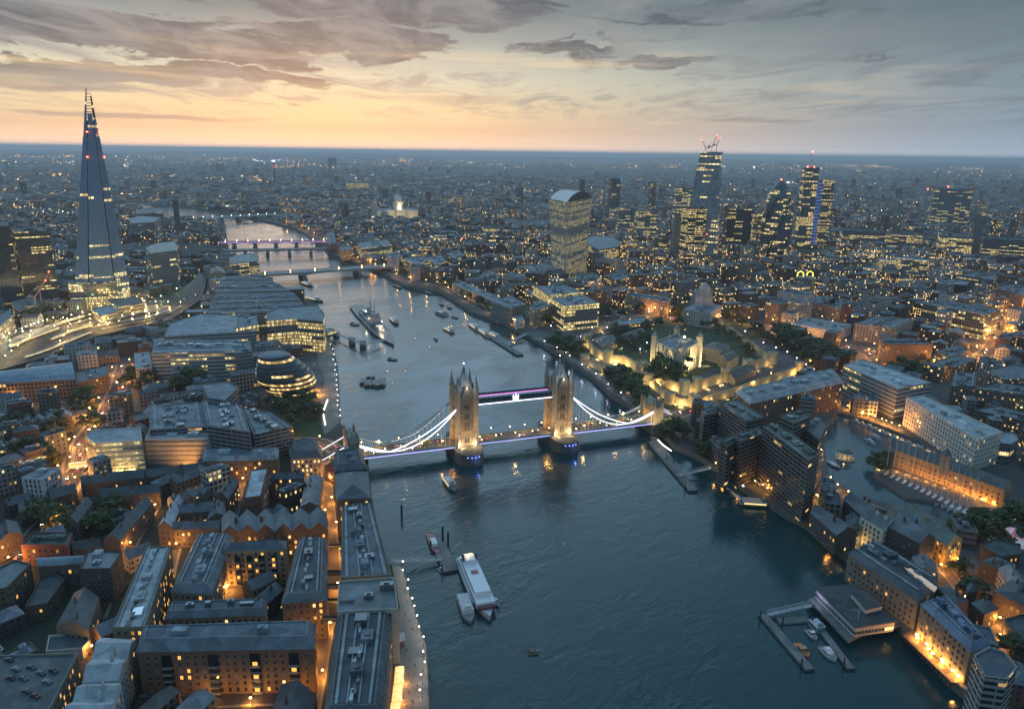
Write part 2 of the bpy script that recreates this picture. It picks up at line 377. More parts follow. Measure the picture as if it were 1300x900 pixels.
q.put(b.inputs['Base Color'], g1); b.inputs['Roughness'].default_value = .9
MATS['city_ground'] = gm
poly_sheet('ground', [(-FAR,-FAR),(FAR,-FAR),(FAR,FAR),(-FAR,FAR)], [RIVER, DOCK], GZ, gm)
# embankment walls
mb = MB((.17,.16,.14,0))
for loop, zb in ((RIVER, -2.0), (DOCK, .5)):
    L = ccw(loop)
    u = 0
    for i in range(len(L)): u = mb.wall(L[(i+1) % len(L)], L[i], zb, GZ, 0, u)
o = mb.build('embankment', MATS['stone']); tag(o, kind='structure')
# water
def water(name, rough, deep, ws, bstr):
    m = bpy.data.materials.new(name); m.use_nodes = True; q = NT(m.node_tree); b = q.n['Principled BSDF']
    pos = q.new('ShaderNodeNewGeometry').outputs['Position']
    mp = q.new('ShaderNodeMapping'); q.l.new(pos, mp.inputs[0]); mp.inputs['Rotation'].default_value = (0,0,radians(28)); mp.inputs['Scale'].default_value = (1,.55,1)
    a = q.noise(mp.outputs[0], .11*ws, 3, .6, .5); c = q.noise(mp.outputs[0], .42*ws, 4, .62, .4); d = q.noise(mp.outputs[0], .0105, 5, .62, 1.6)
    h = q.m('ADD', q.m('MULTIPLY', a, 1.5), q.m('MULTIPLY', c, .55))
    calm = q.sm(d, .40, .62, .38, 1.5)
    bp = q.new('ShaderNodeBump'); bp.inputs['Distance'].default_value = 1.0
    q.put(bp.inputs['Strength'], q.m('MULTIPLY', calm, bstr)); q.put(bp.inputs['Height'], h); q.put(b.inputs['Normal'], bp.outputs[0])
    silt = q.noise(pos, .006, 4, .6, 1.2)
    q.put(b.inputs['Base Color'], q.mix(silt, deep, tuple(x*1.35 for x in deep)))
    b.inputs['Roughness'].default_value = rough; b.inputs['IOR'].default_value = 1.36
    MATS[name] = m; return m
water('river_water', .13, (.006,.040,.047), 1.0, .36)
water('dock_water', .10, (.030,.070,.085), 1.3, .15)
mb = MB(); Lr = [(p[0], p[1]) for p in RIVER]
poly_sheet('river_water', ccw([(p[0], p[1]) for p in RIVER]), [], 0.0, MATS['river_water'])
poly_sheet('dock_water', ccw(DOCK), [], 3.0, MATS['dock_water'])
# low hills on the skyline
mb = MB((.03,.042,.03,0))
def hill(px0, px1, dist, hgt, dep):
    N = 40
    rows = []
    for j in range(7):
        t = j/6; row = []
        for i in range(N+1):
            s_ = i/N; p = toward(px0+(px1-px0)*s_, 200, dist+dep*t)
            e = sin(pi*s_)**.7*sin(pi*t)*(.72+.2*sin(7.1*s_+2*t)+.12*sin(23*s_)+.08*sin(51*s_+1))
            row.append((p.x, p.y, GZ-.5+hgt*e))
        rows.append(row)
    for j in range(6):
        for i in range(N): mb.face([rows[j][i], rows[j][i+1], rows[j+1][i+1], rows[j+1][i]])
hill(500, 1010, 7000, 80, 3600); hill(-160, 640, 15000, 150, 6000); hill(760, 1460, 15500, 140, 6000); hill(-200, 1500, 24000, 205, 9000)
tag(mb.build('hills', gm, smooth=True), kind='structure')
# air
hz = bpy.data.materials.new('haze'); hz.use_nodes = True; q = NT(hz.node_tree); q.n.remove(q.n['Principled BSDF'])
pv = q.new('ShaderNodeVolumePrincipled'); pv.inputs['Color'].default_value = (.92,.96,1.0,1); pv.inputs['Density'].default_value = 6.4e-5; pv.inputs['Anisotropy'].default_value = 0.34
q.l.new(pv.outputs[0], q.n['Material Output'].inputs['Volume'])
mb = MB(); mb.box((0,0), -4.0, 322, 2*FAR+400, 2*FAR+400, 0)
tag(mb.build('haze', hz), kind='stuff')
# ================================================================== kit: buildings, windows, lamps, trees
FOOT = []            # footprints already taken
mat('frame_white', (.24,.235,.225), rough=.5); mat('pane_dark', (.018,.028,.036), rough=.08, spec=.6)
mat('pane_lit', (.1,.06,.02), rough=.3, emit=(1.0,.47,.09), es=.95); mat('pane_pale', (.1,.08,.04), rough=.3, emit=(1.0,.72,.28), es=.95)
mat('pane_dim', (.1,.06,.02), rough=.3, emit=(1.0,.42,.08), es=.3); mat('pane_curtain', (.17,.17,.165), rough=.3)
mat('brick', fc=True, rough=.88, var=.34, vscale=.5, bump=.35, bscale=1.6)
WIN = {}
def win_mesh(w, h, kind):
    key = (round(w, 2), round(h, 2), kind)
    if key in WIN: return WIN[key]
    mb = MB()
    # local: wall plane y=0, outward -y ; frame reveals proud 6 cm with pane set back 2 cm
    t = .09
    for x0, x1, z0, z1 in ((-w/2-t, w/2+t, -t, 0), (-w/2-t, w/2+t, h, h+t), (-w/2-t, -w/2, 0, h), (w/2, w/2+t, 0, h), (-.04, .04, 0, h)):
        mb.prism([(x0,-.08),(x1,-.08),(x1,.0),(x0,.0)], z0, z1, 0, bottom=True)
    mb.prism([(-w/2-.16,-.22),(w/2+.16,-.22),(w/2+.16,0),(-w/2-.16,0)], -t-.12, -t, 0, bottom=True)
    mb.face([(-w/2,-.03,0),(w/2,-.03,0),(w/2,-.03,h),(-w/2,-.03,h)], 1)
    o = mb.build('window', [MATS['frame_white'], MATS[{'d':'pane_dark','l':'pane_lit','p':'pane_pale','m':'pane_dim','c':'pane_curtain'}[kind]]])
    me = o.data; bpy.data.objects.remove(o); WIN[key] = me; return me
def facing(a, b):
    """does the wall a->b (outward right-hand) look at the camera?"""
    n = Vector((b[1]-a[1], -(b[0]-a[0]))); return n.dot(Vector((CX-(a[0]+b[0])/2, CY-(a[1]+b[1])/2))) > 0
def windows(root, pts, z0, z1, w=1.25, hw=1.9, du=3.1, dv=3.3, lit=.12, maxn=100, sill=1.0, pale=.2, label=None):
    cand = []
    for i in range(len(pts)):
        a, b = Vector(pts[i][:2]), Vector(pts[(i+1) % len(pts)][:2]); L = (b-a).length
        if L < 3.5 or not facing(a, b): continue
        n = int((L-1.2)/du)
        if n < 1: continue
        d = (b-a)/L; ang = atan2(d.y, d.x); off = (L-(n-1)*du)/2
        fl = int((z1-z0)/dv)
        for f in range(fl):
            for j in range(n):
                p = a+d*(off+j*du); z = z0+f*dv+sill
                if z+hw > z1-.2: continue
                cand.append((p.x, p.y, z, ang))
    cam2 = Vector((CX, CY, CZ)); vis = []
    for c in cand:
        q = proj((c[0], c[1], c[2]))
        if -40 < q[0] < 1340 and q[1] < 940: vis.append((q[2], c))
    vis.sort(key=lambda t: t[0])
    o3 = root.location
    rest = MB()
    for i, (dd, c) in enumerate(vis):
        kind = 'l' if R.random() < lit else 'd'
        if kind == 'l' and R.random() < pale: kind = 'p'
        if kind == 'l' and R.random() < .3: kind = 'm'
        if kind == 'd' and R.random() < .16: kind = 'c'
        if i < maxn:
            o = bpy.data.objects.new('window', win_mesh(w, hw, kind)); COL.objects.link(o); o.parent = root
            o.location = (c[0]-o3.x, c[1]-o3.y, c[2]-o3.z); o.rotation_euler = (0, 0, c[3])
        else:
            ca, sa = cos(c[3]), sin(c[3])
            def P(x, y, z): return (c[0]+ca*x-sa*y, c[1]+sa*x+ca*y, c[2]+z)
            rest.face([P(-w/2,-.05,0), P(w/2,-.05,0), P(w/2,-.05,hw), P(-w/2,-.05,hw)], {'d':0,'c':0,'l':1,'m':1,'p':2}[kind])
    if rest.f: tag(rest.build('windows', [MATS['pane_dark'], MATS['pane_lit'], MATS['pane_pale']], root), kind='stuff')
def long_axis(p):
    """start the polygon so that edge 0 is one of the long ones (quads)"""
    l = [hypot(p[(i+1) % 4][0]-p[i][0], p[(i+1) % 4][1]-p[i][1]) for i in range(4)]
    return p if l[0]+l[2] >= l[1]+l[3] else p[1:]+p[:1]
def lerp(a, b, t): return tuple(a[i]+(b[i]-a[i])*t for i in range(len(a)))
def building(name, label, pts, h, style='punched', wall=(.22,.17,.13), lit=.15, roof='flat', rc=(.17,.18,.19), cat=None, group=None, z0=None,
             rh=4.0, plant=3, n=4, win=None, taken=True, strips=0, parapet=.9):
    z0 = GZ if z0 is None else z0
    pts = ccw([(p[0], p[1]) for p in pts]); c = cen(pts); z1 = z0+h
    if taken: FOOT.append(pts)
    root = thing(name, (c[0], c[1], z0), label, cat or name.split('_')[-1], group)
    seed = R.random()*50
    wm = MATS['brick'] if win else MATS[style]
    w = MB((*wall, lit), seed); rf = MB((*rc, 0), seed)
    quad = len(pts) == 4
    if roof in ('gable','hip','saw','barrel') and not quad: roof = 'flat'
    if roof == 'flat':
        w.walls(pts, z0, z1); ip = inset(pts, .45); zr = z1-parapet
        w.frustum(pts, ip, z1, z1+.001, 1); w.f.pop(); [x.pop() for x in (w.uv, w.c, w.mi, w.sd)]; w.v = w.v[:-len(pts)]
        u = 0
        for i in range(len(ip)): u = w.wall(ip[(i+1) % len(ip)], ip[i], zr, z1, 1, u)
        rf.cap(ip, zr)
    elif roof == 'mansard':
        w.walls(pts, z0, z1); ip = inset(pts, rh*.62); op = inset(pts, -.35)
        rf.frustum(op, ip, z1, z1+rh, 0, False); rf.cap(ip, z1+rh-.5, 1, (rc[0]*.7, rc[1]*.7, rc[2]*.72, 0))
        u = 0; jp = inset(ip, .4)
        for i in range(len(ip)): rf.wall(jp[(i+1) % len(jp)], jp[i], z1+rh-.5, z1+rh, 0); rf.face([(*ip[i], z1+rh), (*ip[(i+1) % len(ip)], z1+rh), (*jp[(i+1) % len(ip)], z1+rh), (*jp[i], z1+rh)])
        rf.cap(op, z1, 0, None, True)
    else:
        p = long_axis(pts); a, b, c_, d = p; w.walls(p, z0, z1)
        m0, m1 = lerp(b, c_, .5), lerp(d, a, .5)      # middle of short sides (b-c end, d-a end)
        if roof in ('gable', 'hip'):
            t = 0.0 if roof == 'gable' else min(.45, .5*hypot(b[0]-c_[0], b[1]-c_[1])/max(1, hypot(a[0]-b[0], a[1]-b[1])))
            r1, r0 = lerp(m0, m1, t), lerp(m1, m0, t); zr = z1+rh
            ov = .35 if roof == 'gable' else 0
            rf.face([(*a, z1), (*b, z1), (*r1, zr), (*r0, zr)], 0, [(0,0),(30,0),(30,6),(0,6)]); rf.face([(*c_, z1), (*d, z1), (*r0, zr), (*r1, zr)], 0, [(0,0),(30,0),(30,6),(0,6)])
            tgt = w if roof == 'gable' else rf
            tgt.face([(*b, z1), (*c_, z1), (*r1, zr)], 1 if roof == 'gable' else 0); tgt.face([(*d, z1), (*a, z1), (*r0, zr)], 1 if roof == 'gable' else 0)
        elif roof == 'barrel':
            K = 8; A = []; 
            for i in range(K+1):
                t = i/K; zz = z1+rh*sin(pi*t)**.8; A.append(((*lerp(b, c_, t), zz), (*lerp(a, d, t), zz)))
            for i in range(K): rf.face([A[i][1], A[i][0], A[i+1][0], A[i+1][1]])
            w.face([q_[0] for q_ in A], 1); w.face([q_[1] for q_ in A[::-1]], 1)
        elif roof == 'saw':
            for i in range(n):
                t0, t1, tm = i/n, (i+1)/n, (i+.5)/n
                A0, A1, Am = lerp(a, b, t0), lerp(a, b, t1), lerp(a, b, tm); D0, D1, Dm = lerp(d, c_, t0), lerp(d, c_, t1), lerp(d, c_, tm)
                rf.face([(*A0, z1), (*Am, z1+rh), (*Dm, z1+rh), (*D0, z1)]); rf.face([(*Am, z1+rh), (*A1, z1), (*D1, z1), (*Dm, z1+rh)])
                w.face([(*A0, z1), (*A1, z1), (*Am, z1+rh)], 1); w.face([(*D1, z1), (*D0, z1), (*Dm, z1+rh)], 1)
    if roof in ('gable', 'hip', 'saw') and quad and h < 24:
        p = long_axis(pts)
        for i in range(2 if h > 9 else 1):
            t = R.uniform(.12, .88); q_ = lerp(lerp(p[0], p[1], t), lerp(p[3], p[2], t), R.choice((.36, .64))); cb = MB((*[x*.9 for x in wall], 0), seed); aa = atan2(p[1][1]-p[0][1], p[1][0]-p[0][0]); zz = z1+rh*.55
            cb.box(q_, zz-.6, zz+rh*.4+1.3, 1.5, .8, aa); [cb.lathe((q_[0]+cos(aa)*o_, q_[1]+sin(aa)*o_), [(.2, zz+rh*.4+1.3), (.16, zz+rh*.4+2.0)], 6) for o_ in (-.4, .4)]; cb.build('chimney', MATS['brick'], root)
    w.build('wall', [wm, MATS['brick']], root)
    rf.build('roof', [MATS['slate' if roof != 'flat' else 'roof'], MATS['roof']], root)
    if plant and roof in ('flat', 'mansard') and quad:
        zt = z1-parapet if roof == 'flat' else z1+rh-.5
        base = inset(pts, 2.0 if roof == 'flat' else rh*.62+1.5); base = long_axis(base)
        L = hypot(base[1][0]-base[0][0], base[1][1]-base[0][1]); D = hypot(base[2][0]-base[1][0], base[2][1]-base[1][1])
        ang = atan2(base[1][1]-base[0][1], base[1][0]-base[0][0])
        if L > 5 and D > 3:
            plant = max(plant, min(9, int(L*D/170)))
            for i in range(plant):
                u, v_ = (i+R.uniform(.25,.75))/plant, R.uniform(.3,.7)
                pc = lerp(lerp(base[0], base[1], u), lerp(base[3], base[2], u), v_)
                pw, pd, ph = min(L/plant*.8, R.uniform(2.5, 9)), min(D*.5, R.uniform(2, 6)), R.uniform(1.2, 3.4)
                bq_ = R.uniform(.9, 1.8); pb = MB((*[x*bq_ for x in rc], 0), seed)
                pb.box(pc, zt+.004, zt+ph, pw, pd, ang)
                if R.random() < .6: pb.box(pc, zt+ph, zt+ph+.7, pw*.4, pd*.4, ang)
                pb.build('roof_plant', MATS['metal' if R.random() < .4 else 'roof'], root)
    if strips and quad:
        zt = z1-parapet if roof == 'flat' else z1+rh-.5; q4 = long_axis(inset(pts, .6 if roof == 'flat' else rh*.62+.5))
        for t in ((.06,.13),(.87,.94),(.34,.38),(.62,.66))[:strips]:
            sb_ = MB((.24,.265,.285,0), seed); sb_.prism(ccw([lerp(q4[0], q4[3], t[0]), lerp(q4[1], q4[2], t[0]), lerp(q4[1], q4[2], t[1]), lerp(q4[0], q4[3], t[1])]), zt+.02, zt+.9); sb_.build('roof_strip', MATS['roof'], root)
        L = hypot(q4[1][0]-q4[0][0], q4[1][1]-q4[0][1]); ang = atan2(q4[1][1]-q4[0][1], q4[1][0]-q4[0][0])
        for i in range(int(L/5)):
            pc = lerp(lerp(q4[0], q4[1], (i+.5)/int(L/5)), lerp(q4[3], q4[2], (i+.5)/int(L/5)), R.uniform(.42,.6)); ph = R.uniform(.8, 2.2); kk = R.uniform(.10, .38); pb = MB((kk, kk*1.06, kk*1.1, 0), seed)
            pb.box(pc, zt+.03, zt+ph, R.uniform(1.2, 4.5), R.uniform(1, 2.6), ang); pb.tube([(pc[0], pc[1], zt+.5), (pc[0]+cos(ang)*4, pc[1]+sin(ang)*4, zt+.5)], .35, 6); pb.build('roof_plant', MATS['roof'], root)
    if win:
        lit *= .85
        kw = dict(win) if isinstance(win, dict) else {}
        kw['lit'] = kw.get('lit', lit)*.85; windows(root, pts, z0+.3, z1, **kw)
    return root
def bays(root, a, b, z0, z1, ts, w=4.2, dz=3.3):
    """glazed balcony bays with slabs and rails standing on the wall a->b"""
    a, b = Vector(a), Vector(b); L = (b-a).length; d = (b-a)/L; n = Vector((d.y, -d.x))
    for t in ts:
        c = a+d*(L*t); m = MB((.05,.055,.06,0)); p = [c-d*w/2, c+d*w/2]
        m.prism([tuple(p[0]+n*.05), tuple(p[0]+n*.35), tuple(p[1]+n*.35), tuple(p[1]+n*.05)][::-1] if area2([p[0]+n*.05, p[0]+n*.35, p[1]+n*.35, p[1]+n*.05]) < 0 else [tuple(p[0]+n*.05), tuple(p[0]+n*.35), tuple(p[1]+n*.35), tuple(p[1]+n*.05)], z0, z1, 0)
        k_ = int((z1-z0)/dz)
        for i in range(k_):
            zz = z0+i*dz+.3; q = rect(c+n*.9, w, 1.3, atan2(d.y, d.x)); m.prism(q, zz, zz+.18, 1, None, True, (.28,.27,.25,0)); e = c+n*1.5
            m.obox((e.x-d.x*w/2, e.y-d.y*w/2, zz+1.1), (e.x+d.x*w/2, e.y+d.y*w/2, zz+1.1), .05, .05, 1, (.2,.2,.2,0))
            if R.random() < .25: m.face([(*(c-d*w*.3+n*.37), zz+.4), (*(c+d*w*.2+n*.37), zz+.4), (*(c+d*w*.2+n*.37), zz+2.2), (*(c-d*w*.3+n*.37), zz+2.2)], 2)
        m.build('balcony_bay', [MATS['dark_glass'], MATS['paint'], MATS['pane_lit']], root)
def PQ(pix, h, z0=None):
    z0 = GZ if z0 is None else z0
    return [tuple(at(x, y, z0+h).to_2d()) for x, y in pix]
def Q(name, label, pix, h, **kw):
    """building whose roof corners were read off the photograph"""
    return building(name, label, PQ(pix, h, kw.get('z0')), h, **kw)
def base_box(px, py, w, d, rz, z=None):
    p = at(px, py, GZ if z is None else z); return rect((p.x, p.y), w, d, rz)
AX = atan2(.928, .3727)      # bearing of the bridge axis in world radians
# ------------------------------------------------------------------ lamps
mat('lamp_orange', (.2,.1,.03), emit=(1.0,.50,.12), es=26); mat('lamp_white', (.3,.3,.3), emit=(1.0,.93,.86), es=9); mat('lamp_yellow', (.3,.25,.1), emit=(1.0,.76,.30), es=22)
mat('lamp_violet', (.3,.3,.3), emit=(.72,.62,1.0), es=20); mat('lamp_red', (.3,.05,.03), emit=(1.0,.06,.03), es=16); mat('lamp_green', (.05,.3,.1), emit=(.4,1.0,.35), es=10)
mat('pole_dark', (.035,.037,.04), rough=.5, metal=.4)
LCOL = {'orange': (1.0,.40,.07), 'white': (1.0,.90,.78), 'yellow': (1.0,.63,.19), 'violet': (.70,.62,1.0)}
LP = {}
def lamp(p, kind='orange', h=8.0, power=0.0, label='street lamp', group=None, head=.45, z=None, name='street_lamp'):
    z = GZ if z is None else z
    key = (kind, h, head)
    if key not in LP:
        a = MB(); a.tube([(0,0,0), (0,0,h*.5), (0,0,h)], [.11, .08, .06], 6); a.tube([(0,0,0),(0,0,.9)], .17, 6); a.tube([(0,0,h-.1),(.5,0,h+.15),(1.0,0,h+.15)], .05, 5)
        o1 = a.build('pole', MATS['pole_dark']); b_ = MB(); b_.lathe((1.0,0), [(head*.5,h-.12),(head,h+.05),(head*.8,h+.3),(.05,h+.42)], 8, capb=True)
        o2 = b_.build('lamp_head', MATS['lamp_'+kind]); LP[key] = (o1.data, o2.data); bpy.data.objects.remove(o1); bpy.data.objects.remove(o2)
    if name == 'street_lamp':
        for k_, n_ in (('railway','railway_lamp'),('platform','railway_lamp'),('promenade','promenade_lamp'),('terrace','promenade_lamp'),('fortress','garden_lamp'),('garden lamp','garden_lamp'),('parapet','bridge_lamp'),('lantern','courtyard_lamp'),('quayside','quay_lamp'),('doorway','quay_lamp')):
            if k_ in label: name = n_; break
    root = thing(name, (p[0], p[1], z), label, name.replace('_', ' '), group, R.uniform(0, 6.28))
    for nm, me in zip(('pole', 'lamp_head'), LP[key]):
        o = bpy.data.objects.new(nm, me); COL.objects.link(o); o.parent = root
    if power: glow(root, (1.0, 0, h-.6), kind, round(power*(.85 if kind == 'orange' else .6)))
    return root
LD = {}
def glow(root, loc, kind, power, size=.3, nm='bulb'):
    key = (kind, power, size)
    if key not in LD:
        l = bpy.data.lights.new(nm, 'POINT'); l.energy = power; l.shadow_soft_size = size; l.color = LCOL[kind] if isinstance(kind, str) else kind; LD[key] = l
    o = bpy.data.objects.new(nm, LD[key]); COL.objects.link(o); o.parent = root; o.location = loc
def flood(root, src, dst, kind, power, angle=70, nm='floodlight'):
    """a spot lamp belonging to root, aimed from src to dst (world points)"""
    l = bpy.data.lights.new(nm, 'SPOT'); l.energy = power; l.spot_size = radians(angle); l.spot_blend = .6; l.shadow_soft_size = .4; l.color = LCOL[kind] if isinstance(kind, str) else kind
    o = bpy.data.objects.new(nm, l); COL.objects.link(o); o.parent = root
    o.location = Vector(src)-root.location; o.rotation_euler = (Vector(dst)-Vector(src)).to_track_quat('-Z', 'Y').to_euler()
# ------------------------------------------------------------------ trees
lf = bpy.data.materials.new('leaves'); lf.use_nodes = True; q = NT(lf.node_tree); b = q.n['Principled BSDF']
at_ = q.new('ShaderNodeAttribute', attribute_name='sd'); oi = q.new('ShaderNodeObjectInfo')
cA = q.mix(at_.outputs['Fac'], (.030,.058,.018), (.095,.135,.042)); cB = q.mix(at_.outputs['Fac'], (.040,.050,.016), (.095,.100,.034))
q.put(b.inputs['Base Color'], q.mix(oi.outputs['Random'], cA, cB)); b.inputs['Roughness'].default_value = .75; MATS['leaves'] = lf
mat('bark', (.06,.045,.032), rough=.9)
TREE = []
def tree_proto(seed, nleaf=1050):
    rr = random.Random(seed); t = MB(); t.tube([(0,0,-.3),(.1,.05,2.2),(.0,.1,4.6),(.1,0,7)], [.38,.28,.2,.09], 7)
    lobes = []
    for i in range(9):
        an = i*2.4+rr.uniform(-.4,.4); rad = rr.uniform(1.2, 3.3); z = rr.uniform(3.6, 9.2); lobes.append((rad*1.15*cos(an), rad*1.15*sin(an), z, rr.uniform(1.1, 2.2)))
        t.tube([(.05,.05,2.6+.3*i*.5),(rad*.55*cos(an), rad*.55*sin(an), z-1.0),(rad*.9*cos(an), rad*.9*sin(an), z)], [.15,.09,.04], 5)
    lobes.append((0,0,9.3,1.7))
    c = MB()
    for i in range(nleaf):
        lx, ly, lz, lr = lobes[rr.randrange(len(lobes))]
        u, v_ = rr.uniform(-1,1), rr.uniform(0, 2*pi); rad = lr*(.45+.8*rr.random()**.9)
        s_ = sqrt(1-u*u); n = Vector((s_*cos(v_), s_*sin(v_), u)); p = Vector((lx,ly,lz))+Vector((n.x*rad, n.y*rad, n.z*rad*.8))
        n = (n+Vector((rr.uniform(-.7,.7), rr.uniform(-.7,.7), rr.uniform(-.4,.8)))).normalized()
        a = n.orthogonal().normalized(); b_ = n.cross(a); an = rr.uniform(0, pi); a, b_ = a*cos(an)+b_*sin(an), b_*cos(an)-a*sin(an); sz = rr.uniform(.34,.80)
        c.face([p-a*sz, p-b_*sz*.6+a*sz*.1, p+a*sz*1.05, p+b_*sz*.6], 0, None, None, rr.random()**1.3)
    o1, o2 = t.build('trunk', MATS['bark']), c.build('crown', MATS['leaves']); r = (o1.data, o2.data); bpy.data.objects.remove(o1); bpy.data.objects.remove(o2); return r
for s_ in range(4): TREE.append(tree_proto(40+s_))
def tree(p, h, label, group, z=None, wide=1.0):
    root = thing('tree', (p[0], p[1], GZ if z is None else z), label, 'tree', group, R.uniform(0, 6.28)); f = h/10.6
    root.scale = (f*wide*1.25, f*wide*1.25, f)
    for nm, me in zip(('trunk', 'crown'), TREE[R.randrange(4)]):
        o = bpy.data.objects.new(nm, me); COL.objects.link(o); o.parent = root
    return root
ORD = ['', 'second ', 'third ', 'fourth ', 'fifth ', 'sixth ', 'seventh ', 'eighth ', 'ninth ', 'tenth ', 'eleventh ', 'twelfth ', 'thirteenth ', 'fourteenth ', 'fifteenth ', 'sixteenth ', 'seventeenth ', 'eighteenth ', 'nineteenth ', 'twentieth ']
def number(roots, text, axis='x'):
    """give each of several look-alikes its own label, counted from the left as the photograph shows them"""
    rs = sorted(roots, key=lambda o: proj(o.matrix_world.translation if False else o.location)[0])
    for i, o in enumerate(rs):
        o['label'] = (('leftmost ' if i == 0 else ORD[i].strip()+' from the left, ') if i < 20 else str(i+1)+({1:'st',2:'nd',3:'rd'}.get((i+1) % 10, 'th'))+' from the left, ')+text
# ================================================================== the bascule and suspension bridge
T0, T1 = Vector((-.3,-44.7)), Vector((29.6,30.2)); BA = (T1-T0).normalized(); BB = Vector((BA.y, -BA.x)); SPAN = (T1-T0).length
def bp(s_, t, z): p = T0+BA*s_+BB*t; return Vector((p.x, p.y, z))
def b2(s_, t): p = T0+BA*s_+BB*t; return (p.x, p.y)
def brect(s0, s1, t0, t1): return ccw([b2(s0,t0), b2(s1,t0), b2(s1,t1), b2(s0,t1)])
BR = thing('bridge', (T0.x, T0.y, 0), 'grand stone bascule bridge with two gothic towers and white lit suspension chains', 'bridge')
mat('led_white', (.5,.5,.55), emit=(.84,.83,1.0), es=1.45); mat('led_purple', (.3,.1,.3), emit=(.85,.30,.85), es=.75); mat('led_blue', (.2,.2,.5), emit=(.52,.50,1.0), es=.9)
STN = (.27,.22,.165); LEAD = (.25,.28,.30); STEEL = (.16,.24,.30)
angB = atan2(BA.y, BA.x)
for s0 in (0, SPAN):
    pr = MB((.11,.105,.10,0)); hw = 10.6
    outline = [(-hw,-17),(-hw*.8,-23),(-hw*.42,-27),(0,-28.5),(hw*.42,-27),(hw*.8,-23),(hw,-17),(hw,17),(hw*.8,23),(hw*.42,27),(0,28.5),(-hw*.42,27),(-hw*.8,23),(-hw,17)]
    pl = ccw([b2(s0+a, b_) for a, b_ in outline])
    pr.prism(inset(pl, -.9), -3, 3.2); pr.prism(pl, 3.2, 8.2); pr.prism(inset(pl, -.5), 8.2, 9.2); pr.build('pier', MATS['stone'], BR)
    tw = MB((*STN, 0)); W2, D2 = 7.4, 8.8
    tw.prism(brect(s0-W2, s0+W2, -D2, -5.2), 9.2, 50); tw.prism(brect(s0-W2, s0+W2, 5.2, D2), 9.2, 50); tw.prism(brect(s0-W2, s0+W2, -5.2, 5.2), 21, 50, bottom=True)
    for k_ in range(3):   # pointed arch over the roadway
        tw.prism(brect(s0-W2, s0+W2, -5.2, -5.2+1.5*(k_+1)*.8), 21-(3-k_)*.0-2.4+.8*k_, 21, bottom=True); tw.prism(brect(s0-W2, s0+W2, 5.2-1.5*(k_+1)*.8, 5.2), 21-2.4+.8*k_, 21, bottom=True)
    for z in (21.5, 29.5, 37.5, 45.2): tw.prism(brect(s0-W2-.35, s0+W2+.35, -D2-.35, D2+.35), z, z+.7, bottom=True)
    for i in range(9):      # battlements
        for sg in (-1, 1):
            a = -W2+.8+i*(2*W2-1.6)/8; tw.prism(brect(s0+a-.5, s0+a+.5, sg*D2-.4, sg*D2+.4), 50, 51.3)
            a = -D2+.8+i*(2*D2-1.6)/8; tw.prism(brect(s0+sg*W2-.4, s0+sg*W2+.4, a-.5, a+.5), 50, 51.3)
    for sg in (-1, 1):      # stepped gables in the middle of each face
        for k_ in range(4):
            hw_ = 3.8-k_*.9
            tw.prism(brect(s0-hw_, s0+hw_, sg*D2-.55, sg*D2+.55), 50+k_*1.9, 51.9+k_*1.9); tw.prism(brect(s0+sg*W2-.55, s0+sg*W2+.55, -hw_, hw_), 50+k_*1.9, 51.9+k_*1.9)
    tower = tw.build('tower', MATS['stone'], BR)
    def twin(q0, q1, z, hh):
        wd = MB((.05,.045,.04,0)); d = (q1-q0).normalized(); n_ = Vector((d.y, -d.x, 0)); up = Vector((0,0,1))
        wd.wall(q0, q1, z, z+hh); m_ = (q0+q1)/2; wd.face([(q0.x,q0.y,z+hh), (q1.x,q1.y,z+hh), (m_.x,m_.y,z+hh+.9)])
        for a_, b2_ in ((q0+up*0, q1), (q0+up*hh, q1+up*hh)): wd.obox(a_+n_*.12, b2_+n_*.12, .14, .14, 1, (.42,.37,.29,0))
        for a_ in (q0, q1, m_): wd.obox(a_+n_*.1, a_+n_*.1+up*hh, .1, .12, 1, (.42,.37,.29,0))
        wd.build('window', [MATS['paint'], MATS['stone']], tower, loc=BR.location)
    for sg in (-1, 1):
        for z, hh in ((11.5,5), (23,5.2), (31,5), (39,4.6)):
            for a, hw_ in ((-4.1, .65), (0, 2.2), (4.1, .65)):
                q0, q1 = bp(s0+a-hw_, sg*(D2+.06), z), bp(s0+a+hw_, sg*(D2+.06), z); twin(*((q0, q1) if sg > 0 else (q1, q0)), z, hh)
        for z, hh in ((24.5,4.2), (32,4.2), (40,3.8)):
            for a in (-3.4, 0, 3.4):
                q0, q1 = bp(s0+sg*(W2+.06), a-.9, z), bp(s0+sg*(W2+.06), a+.9, z); twin(*((q1, q0) if sg > 0 else (q0, q1)), z, hh)
    for a in (-1, 1):
        for b_ in (-1, 1):
            tu = MB((.38,.33,.26,0)); c = b2(s0+a*W2, b_*D2)
            tu.lathe(c, [(2.2,9.2),(2.2,20),(2.5,20.3),(2.05,21),(2.05,45),(2.5,45.6),(2.5,46.6),(2.0,47),(2.0,54.5),(2.4,55),(2.4,56)], 8, rz=angB)
            to = tu.build('turret', MATS['stone'], BR)
            ts = MB((*LEAD, 0)); ts.lathe(c, [(2.2,56),(1.4,59),(.65,63.5),(.12,66.5)], 8, rz=angB); ts.lathe(c, [(.25,66.2),(.4,66.7),(.1,67.4),(.05,68.6)], 6); ts.build('turret_spire', MATS['slate'], to, loc=BR.location)
    rf = MB((*LEAD, 0)); base = brect(s0-W2+.9, s0+W2-.9, -D2+.9, D2-.9); top = brect(s0-1.3, s0+1.3, -2.2, 2.2)
    rf.frustum(base, top, 50.2, 66.5); rf.prism(top, 66.5, 67.3); rf.lathe(b2(s0, 0), [(1.2,67.3),(1.2,69.2),(1.5,69.4),(.3,72),(.06,74.2)], 8)
